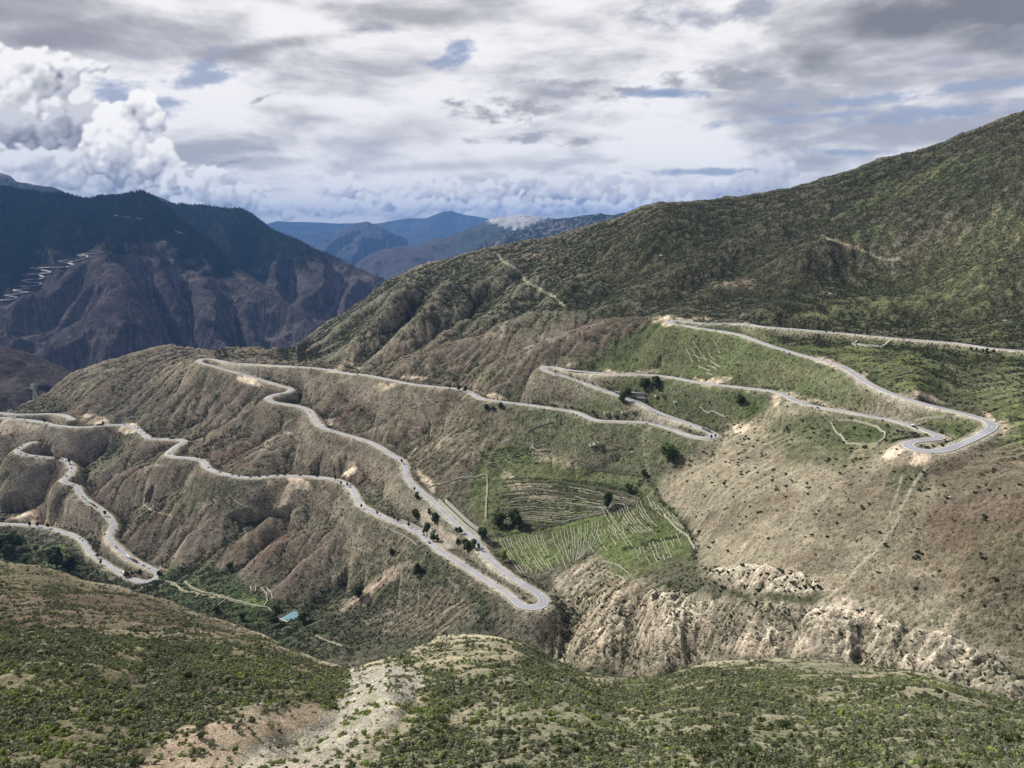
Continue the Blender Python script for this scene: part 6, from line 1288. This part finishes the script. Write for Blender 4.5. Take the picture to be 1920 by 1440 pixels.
# terrace walls: families of risers swept between two traced edges
def sweep(A, B, n, h, w, mat, label, group, cover=0.72, wob=1.8, split=3):
    A, B = np.array(A, float), np.array(B, float)
    def at(C, u):
        L = np.r_[0, np.cumsum(np.hypot(*np.diff(C, axis=0).T))]; return np.stack([np.interp(u * L[-1], L, C[:, k]) for k in (0, 1)], -1)
    for i in range(n):
        f = (i + wr.uniform(-.22, .22)) / max(n - 1, 1); u = np.linspace(0, 1, 13); line = at(A, u) * (1 - f) + at(B, u) * f
        line = line + np.stack([fbm(u * 4 + i * 3.1, u * 0 + i, 2, .5, 900), fbm(u * 4 + i * 3.1, u * 0 + i, 2, .5, 905)], -1) * wob
        j = 0
        while j < 12:
            ln = wr.randint(3, 3 + split * 2); k = min(j + ln, 12)
            if wr.rand() < cover and k - j >= 2:
                P = hit(line[j:k + 1, 0], line[j:k + 1, 1], lo=1); V, F = dry(P, h * wr.uniform(.7, 1.3), w * wr.uniform(.7, 1.2), .35); o = mesh_obj('terrace_wall', V, F, mat); tag(o, label, 'wall', group)
            j = k + (1 if wr.rand() < .5 else 0)
TW = 'low stone riser among many '
sweep([(938, 1012), (950, 1035), (962, 1055), (978, 1076)], [(1028, 1000), (1033, 1020), (1050, 1050), (1060, 1068)], 17, .6, .5, M_wall, TW + 'in the left lower terraces', 'risers of the left lower terraces')
sweep([(1036, 998), (1042, 1020), (1055, 1045), (1062, 1066)], [(1130, 975), (1128, 995), (1115, 1020), (1095, 1042)], 15, .6, .5, M_wall, TW + 'in the middle lower terraces', 'risers of the middle lower terraces')
sweep([(1118, 955), (1128, 975), (1140, 992), (1152, 1005)], [(1215, 930), (1222, 950), (1238, 975), (1262, 992)], 19, .6, .5, M_wall, TW + 'in the right terraces', 'risers of the right terraces')
sweep([(1190, 1030), (1196, 1048), (1205, 1062)], [(1280, 995), (1290, 1015), (1296, 1036)], 14, .6, .5, M_wall, TW + 'at the right lower corner of the terraces', 'risers of the right lower corner')
sweep([(900, 868), (925, 872), (950, 880)], [(925, 848), (955, 850), (985, 856)], 8, .6, .5, M_wall, TW + 'in the small upper patch', 'risers of the small upper patch')
sweep([(945, 905), (1000, 900), (1070, 905), (1130, 915), (1200, 935)], [(930, 985), (980, 985), (1050, 985), (1110, 968), (1180, 960)], 10, .9, 1.2, M_dkwall, 'dark overgrown terrace bank among the upper terraces', 'overgrown banks of the upper terraces', .8, 4.0)
sweep([(940, 915), (1000, 908), (1080, 915), (1190, 940)], [(935, 980), (1000, 975), (1060, 980), (1120, 965)], 17, .7, .7, M_wall, TW + 'between dark banks of the upper terraces', 'risers of the upper terraces', .7, 4.0)
sweep([(1300, 668), (1330, 678), (1350, 690)], [(1290, 690), (1310, 695), (1335, 704)], 4, .9, .8, M_wall, TW + 'on the green shelf above the upper road', 'risers of the shelf above the upper road')
sweep([(1275, 640), (1290, 660), (1300, 680)], [(1340, 640), (1350, 660), (1365, 672)], 6, .7, .7, M_wall, 'faint riser on the green shelf between the upper roads', 'faint risers between the upper roads', .6)
sweep([(1092, 1000), (1100, 1020), (1112, 1036)], [(1165, 985), (1172, 1005), (1186, 1026)], 10, .6, .5, M_wall, TW + 'in the lower middle of the terraces', 'risers of the lower middle terraces', .7)
sweep([(1215, 935), (1228, 955), (1240, 968)], [(1262, 965), (1278, 985), (1290, 996)], 6, .6, .5, M_wall, TW + 'at the upper right rim of the terraces', 'risers of the upper right rim', .8)
sweep([(1130, 1050), (1160, 1060), (1180, 1075)], [(1120, 1085), (1150, 1095), (1170, 1105)], 5, .7, .8, M_wall, 'crumbled riser on the eroded slope below the terraces', 'crumbled risers below the terraces', .6)
# ribbed concrete retaining walls along the long road, panel by panel
def panel_mesh(L, H):
    parts = [box(-L * .40, L * .36, 0, .5, -1.0, H)]
    parts += [box(-L * .5, -L * .5 + .7, -.7, .0, -1.0, H + .2)]
    return joinm(*parts)
PM = {}
def ribbed(Qi, i0, i1, off, H, label, flip=1, base=0.0, L=3.6):
    t = bpy.data.objects.new('retaining_wall', None); COL.objects.link(t); tag(t, label, 'retaining wall')
    Q = offset_pts(Qi, off); S, _ = resample(Q[i0:i1], L); first_ = None
    key = (L, H)
    if key not in PM: V, F = panel_mesh(L, H); PM[key] = mesh_only('panel', V, F, M_conc)
    t.location = S[0]
    for a, b_ in zip(S[:-1], S[1:]):
        m_ = (a + b_) / 2; o = bpy.data.objects.new('panel', PM[key]); COL.objects.link(o); o.parent = t
        o.location = (m_[0] - S[0][0], m_[1] - S[0][1], m_[2] - S[0][2] + base); o.rotation_euler = (0, 0, math.atan2(b_[1] - a[1], b_[0] - a[0]) + (math.pi if flip < 0 else 0))
    return t
def idx(Qn, px, py): _, qx, qy = RP[Qn]; return int(np.argmin(np.hypot(qx - px, qy - py)))
Qm = road_pts[0]
def uphill(i): 
    a, b_ = offset_pts(Qm, 14)[i], offset_pts(Qm, -14)[i]; z = land_xy([a[0], b_[0]], [a[1], b_[1]]); return 1 if z[0] > z[1] else -1
iA, iB = idx(0, 815, 940), idx(0, 895, 1014); u_ = uphill((iA + iB) // 2)
ribbed(Qm, iA, iB, u_ * 6.2, 4.0, 'upper tier of ribbed concrete wall above the long descending road', -u_, 0.0); ribbed(Qm, iA + 4, iB - 2, u_ * 10.2, 4.0, 'second tier of ribbed concrete wall, highest above the road', -u_, 3.6)
ribbed(Qm, idx(0, 800, 925), idx(0, 868, 993), -u_ * 6.4, 4.5, 'ribbed concrete wall holding up the upper road leg over the sand patch', -u_, -5.0)
iC_, iD = idx(0, 800, 1010), idx(0, 742, 976); u2 = uphill((iC_ + iD) // 2); ribbed(Qm, min(iC_, iD), max(iC_, iD), u2 * 6.0, 3.2, 'ribbed concrete wall on the uphill side of the lower road leg', -u2, 0.0)
iE_, iF_ = idx(0, 728, 973), idx(0, 800, 1011); ribbed(Qm, min(iE_, iF_), max(iE_, iF_), -u2 * 13.0, 2.6, 'stepped concrete wall on the slope below the lower road leg', -u2, -6.5)
iG, iH = idx(0, 935, 1103), idx(0, 972, 1132); ribbed(Qm, min(iG, iH), max(iG, iH), -u2 * 4.6, 5.0, 'tall ribbed concrete wall under the tip of the big hairpin', -u2, -5.6)
# guard blocks
gb = mesh_only('guard_block', *box(-.5, .5, -.25, .25, -.2, .9), M_whitew)
def blocks(Qn, p0, p1, off, stp, label, group):
    a, b_ = idx(Qn, *p0), idx(Qn, *p1); a, b_ = min(a, b_), max(a, b_); S, _ = resample(offset_pts(road_pts[Qn], off)[a:b_], stp)
    for i in range(len(S)):
        o = bpy.data.objects.new('guard_block', gb); COL.objects.link(o); o.location = S[i]; d = S[min(i + 1, len(S) - 1)] - S[max(i - 1, 0)]; o.rotation_euler = (0, 0, math.atan2(d[1], d[0])); tag(o, label, 'guard block', group)
blocks(0, (1340, 606), (1275, 602), 3.9, 4.5, 'white guard block in the row at the topmost hairpin', 'guard blocks at the topmost hairpin')
blocks(0, (612, 805), (690, 828), 3.9, 5.0, 'white guard block in the row below the gravel lay-by', 'guard blocks below the gravel lay-by')
blocks(0, (1810, 829), (1720, 844), -3.9 - 1.0, 5.0, 'white guard block along the lower rim of the sandy hairpin', 'guard blocks at the sandy hairpin')
# ------------------------------------------------------------------ the flat-roofed house by the road, ruined huts, pond, pylon
M_adobe = plain('rendered_wall', (0.36, 0.33, 0.28), 0.9, 0.1, 0.15); M_roof = plain('flat_roof_tin', (0.36, 0.37, 0.39), 0.6, 0.3, 0.1); M_wood = plain('dark_timber', (0.06, 0.045, 0.035), 0.8)
def house(px, py, L, W_, H, rot, label):
    p = hit(px, py, lo=1)[0]; t = bpy.data.objects.new('house', None); COL.objects.link(t); t.location = (p[0], p[1], p[2]); t.rotation_euler = (0, 0, R(rot)); tag(t, label, 'house')
    mk('wall', box(-L / 2, L / 2, -W_ / 2, W_ / 2, -2.0, H), M_adobe, t); rf = mk('roof', box(-L / 2 - .5, L / 2 + .5, -W_ / 2 - .5, W_ / 2 + .5, H + .003, H + .35), M_roof, t); mk('parapet', joinm(box(-L / 2 - .5, L / 2 + .5, -W_ / 2 - .5, -W_ / 2 - .2, H + .353, H + .7)), M_adobe, rf)
    n = int(L // 3)
    for i in range(n):
        x = -L / 2 + (i + .5) * L / n
        if i == n // 2: mk('door', box(x - .5, x + .5, -W_ / 2 - .06, -W_ / 2 + .1, 0, 2.1), M_wood, t)
        else: wn = mk('window', box(x - .6, x + .6, -W_ / 2 - .05, -W_ / 2 + .1, 1.0, 2.1), M_glass, t); mk('frame', joinm(box(x - .7, x + .7, -W_ / 2 - .1, -W_ / 2 - .055, .9, 1.0), box(x - .7, x + .7, -W_ / 2 - .1, -W_ / 2 - .055, 2.1, 2.2)), M_wood, wn)
    return t
house(1196, 742, 20, 6, 3.4, -24, 'long flat-roofed house above the road behind the dark tree'); house(1203, 750, 11, 5, 3.0, -24, 'smaller flat-roofed house at the roadside beside the long one'); house(1160, 739, 8, 4, 2.6, -24, 'little shed half hidden by the dark tree at the road')
def ruin(px, py, L, W_, H, rot, label):
    p = hit(px, py, lo=1)[0]; t = bpy.data.objects.new('ruined_hut', None); COL.objects.link(t); t.location = tuple(p); t.rotation_euler = (0, 0, R(rot)); tag(t, label, 'ruin')
    for (x0, x1, y0, y1) in ((-L / 2, L / 2, -W_ / 2, -W_ / 2 + .8), (-L / 2, L / 2, W_ / 2 - .8, W_ / 2), (-L / 2, -L / 2 + .8, -W_ / 2 + .81, W_ / 2 - .81), (L / 2 - .8, L / 2, -W_ / 2 + .81, W_ / 2 - .81), (-L * .1, -L * .1 + .7, -W_ / 2 + .81, W_ / 2 - .81)):
        V, F = box(x0, x1, y0, y1, -1.5, H * wr.uniform(.6, 1.15)); V = [list(v) for v in V]
        for q in (4, 5, 6, 7): V[q][2] *= wr.uniform(.6, 1.1)
        mk('wall', (V, F), M_wall, t)
for a in ((1245, 738, 9, 7, 2.0, -10, 'roofless hut in the field right of the paired trees'), (1233, 741, 7, 5, 1.6, 15, 'smaller roofless hut next to another right of the paired trees'), (1122, 832, 11, 8, 2.2, 12, 'roofless stone hut standing alone on the shelf below the road'), (1112, 834, 8, 6, 1.2, 12, 'low ruined pen adjoining the lone roofless hut'), (1140, 772, 10, 6, 1.5, 10, 'ruined hut at the left end of the ruins between the road legs'), (1155, 776, 9, 7, 1.6, -5, 'ruined hut in the middle of the ruins between the road legs'), (1172, 774, 9, 6, 1.5, 5, 'ruined hut nearest to the road within the ruins'), (1190, 770, 10, 7, 1.4, -12, 'low ruin at the right end of the ruins between the road legs'), (1268, 752, 6, 5, 1.0, 0, 'heap-like ruin in the bare patch of the walled field')): ruin(*a)
def pond():
    c4 = [(524, 1159), (550, 1144), (565, 1152), (547, 1169)]; P = hit([c[0] for c in c4], [c[1] for c in c4], lo=1); z = float(P[:, 2].mean()) + 0.8
    a, t = azt([c[0] for c in c4], [c[1] for c in c4]); r = z / t; Q = np.stack([r * np.sin(a), r * np.cos(a), np.full(4, z)], -1)
    m, nt, b = material('pond_water', 0.12, 0.5); b.inputs['Base Color'].default_value = (0.17, 0.29, 0.31, 1)
    n = nt.noise(E(nt, nt.node('ShaderNodeNewGeometry').outputs['Position']), 1.2, 3, 0.5); nt.put(b.inputs['Normal'], nt.bump(n, 0.15, 0.2))
    o = mesh_obj('pond_water', list(Q), [(0, 1, 2, 3)], m); o['kind'] = 'structure'
    c = Q.mean(0)
    for i in range(4):
        A_, B_ = Q[i], Q[(i + 1) % 4]; d = (B_ - A_)[:2]; Ld = np.linalg.norm(d); n_ = np.array([d[1], -d[0]]) / Ld
        if (c[:2] - A_[:2]) @ n_ > 0: n_ = -n_
        e = d / Ld * 1.0; V = []
        for q, s_ in ((A_[:2] - e * .98, 0.02), (B_[:2], 0.02), (B_[:2], 1.3), (A_[:2] - e * .98, 1.3)):
            w_ = q + n_ * s_; V += [(w_[0], w_[1], z - 9.0), (w_[0], w_[1], z + (1.1 if i in (0, 1) else .35))]
        F = [(0, 2, 3, 1), (2, 4, 5, 3), (4, 6, 7, 5), (6, 0, 1, 7), (1, 3, 5, 7), (0, 6, 4, 2)]
        tag(mesh_obj('pond_wall', V, F, M_dkwall if i in (0, 1) else M_conc), ('dark back wall of the turquoise pond', 'dark right wall of the turquoise pond', 'pale front rim of the turquoise pond', 'pale left rim of the turquoise pond')[i], 'wall')
pond()
def pylon():
    p = hit(65, 737, lo=1)[0]; Dp = dist_at(p); H = 27 * Dp / F_PX; M_st = plain('galvanised_steel', (0.45, 0.46, 0.47), 0.5, 0.5)
    t = bpy.data.objects.new('pylon', None); COL.objects.link(t); t.location = (p[0], p[1], p[2] - 1); t.rotation_euler = (0, 0, R(20)); tag(t, 'lattice power pylon on the ridge line at far left', 'pylon')
    b, r0 = .11 * H, .014 * H
    def wd(z): return b * (1 - .86 * min(z / (.72 * H), 1)) 
    for sx in (-1, 1):
        for sy in (-1, 1):
            V, F = [], []; tube(V, F, (sx * b, sy * b, 0), (sx * wd(.72 * H), sy * wd(.72 * H), .72 * H), r0, r0 * .8, 4); tube(V, F, (sx * wd(.72 * H), sy * wd(.72 * H), .72 * H), (0, 0, H), r0 * .8, r0 * .5, 4); mk('leg', (V, F), M_st, t)
    V, F = [], []; zs = [0, .18, .34, .48, .6, .72]
    for z0, z1 in zip(zs[:-1], zs[1:]):
        a, c = wd(z0 * H), wd(z1 * H)
        for s_ in (-1, 1):
            tube(V, F, (-a, s_ * a, z0 * H), (c, s_ * c, z1 * H), r0 * .5, r0 * .5, 3); tube(V, F, (a, s_ * a, z0 * H), (-c, s_ * c, z1 * H), r0 * .5, r0 * .5, 3)
            tube(V, F, (s_ * a, -a, z0 * H), (s_ * c, c, z1 * H), r0 * .5, r0 * .5, 3); tube(V, F, (s_ * a, a, z0 * H), (s_ * c, -c, z1 * H), r0 * .5, r0 * .5, 3)
    mk('bracing', (V, F), M_st, t)
    for z in (.62, .74, .86):
        V, F = [], []; l = .20 * H * (1.1 if z < .8 else .8); tube(V, F, (-l, 0, z * H), (l, 0, z * H), r0 * .8, r0 * .8, 4); tube(V, F, (-l, 0, z * H), (0, 0, (z + .06) * H), r0 * .5, r0 * .5, 3); tube(V, F, (l, 0, z * H), (0, 0, (z + .06) * H), r0 * .5, r0 * .5, 3); mk('crossarm', (V, F), M_st, t)
pylon()
# gravel lay-by and bare shoulders
# ------------------------------------------------------------------ forest and hairpin track on the gorge wall
def far_hit(mesh, px, py):
    a_, r_, z_ = mesh; px = np.atleast_1d(np.asarray(px, float)); py = np.atleast_1d(np.asarray(py, float)); a, t = azt(px, py); o = []
    for q in range(len(px)):
        j = int(np.clip(np.searchsorted(a_, a[q]), 0, len(a_) - 1)); tt = z_[:, j] / r_[:, j]; k = np.nonzero(tt >= t[q])[0]
        if len(k) == 0 or k[0] == 0: k = int(np.argmax(tt)); rr, zz = r_[k, j], z_[k, j]
        else:
            k = k[0]; f = (t[q] - tt[k - 1]) / (tt[k] - tt[k - 1] + 1e-12); rr = r_[k - 1, j] + (r_[k, j] - r_[k - 1, j]) * f; zz = z_[k - 1, j] + (z_[k, j] - z_[k - 1, j]) * f
        o.append((rr * math.sin(a[q]), rr * math.cos(a[q]), zz))
    return np.array(o)
ZIG = [(0,790),(60,788),(95,775),(60,769),(25,764),(75,760),(110,751),(160,745),(110,739),(75,734),(120,728),(165,722),(112,713),(170,710),(225,705),(220,692),(165,690),(120,682),(150,676),(245,668),(235,655),(205,646),(160,644),(225,640),(290,635),(265,626),(215,616),(168,610),(250,607),(340,605),(390,602),(410,592),(385,582),(330,572),(375,566),(400,574),(440,567),(485,552),(488,542),(435,540),(450,533),(500,531),(545,527),(590,516)]
M_track = plain('bare_track', (0.52, 0.49, 0.44), 0.95, 0.1)
def track(mesh, pts, half, lift):
    s_ = smooth_px([(x, y, 0) for x, y in pts], 3); P = far_hit(mesh, s_[:, 0], s_[:, 1]); P[:, 2] += lift
    o = ribbon('track', P, half, M_track, 0.0, 6.0, 0); o['kind'] = 'structure'
track(FARM[0], [(x / 3, 300 + y / 3) for x, y in ZIG], 7.0, 6.0)
for seg in ([(640, 310), (700, 320), (760, 326), (800, 334)], [(975, 396), (1030, 416)]): track(FARM[0], [(x / 3, 300 + y / 3) for x, y in seg], 3.5, 3.0)
def pine_mesh():
    V, F = [], []; m = 5
    for z0, r, z1 in ((.05, .20, .5), (.3, .155, .75), (.55, .10, 1.0)):
        k = len(V); V += [(math.cos(6.28 * i / m + z0) * r, math.sin(6.28 * i / m + z0) * r, z0) for i in range(m)] + [(0, 0, z1)]
        F += [(k + i, k + (i + 1) % m, k + m) for i in range(m)]
    return mesh_only('pine_tree', V, F, M_pine)
pm_ = pine_mesh()
def forest(mesh, n, line, seed):
    a_, r_, z_ = mesh; rs = np.random.RandomState(seed); R_, C_ = r_.shape
    x, y = r_ * np.sin(a_), r_ * np.cos(a_); px, py = pix(x, y, z_); lx, ly = zip(*line); h = np.interp(px, lx, ly)
    m = sstep(h - py + fbm(px / 40, py / 30, 4, 0.6, 611) * 60, -10, 20) * (px > -40) * (np.arange(R_)[:, None] < R_ - 8); ar = r_ * np.gradient(r_, axis=0)
    pr = np.clip(m * ar, 0, None).ravel(); pr /= pr.sum(); k = rs.choice(len(pr), n, p=pr); i, j = np.minimum(k // C_, R_ - 2), np.minimum(k % C_, C_ - 2); f, g = rs.rand(n), rs.rand(n)
    bl = lambda A: A[i, j] * (1 - f) * (1 - g) + A[i, j + 1] * (1 - f) * g + A[i + 1, j] * f * (1 - g) + A[i + 1, j + 1] * f * g
    return np.stack([bl(x), bl(y), bl(z_)], -1), 14 + 14 * rs.rand(n)
PF = []; SF = []
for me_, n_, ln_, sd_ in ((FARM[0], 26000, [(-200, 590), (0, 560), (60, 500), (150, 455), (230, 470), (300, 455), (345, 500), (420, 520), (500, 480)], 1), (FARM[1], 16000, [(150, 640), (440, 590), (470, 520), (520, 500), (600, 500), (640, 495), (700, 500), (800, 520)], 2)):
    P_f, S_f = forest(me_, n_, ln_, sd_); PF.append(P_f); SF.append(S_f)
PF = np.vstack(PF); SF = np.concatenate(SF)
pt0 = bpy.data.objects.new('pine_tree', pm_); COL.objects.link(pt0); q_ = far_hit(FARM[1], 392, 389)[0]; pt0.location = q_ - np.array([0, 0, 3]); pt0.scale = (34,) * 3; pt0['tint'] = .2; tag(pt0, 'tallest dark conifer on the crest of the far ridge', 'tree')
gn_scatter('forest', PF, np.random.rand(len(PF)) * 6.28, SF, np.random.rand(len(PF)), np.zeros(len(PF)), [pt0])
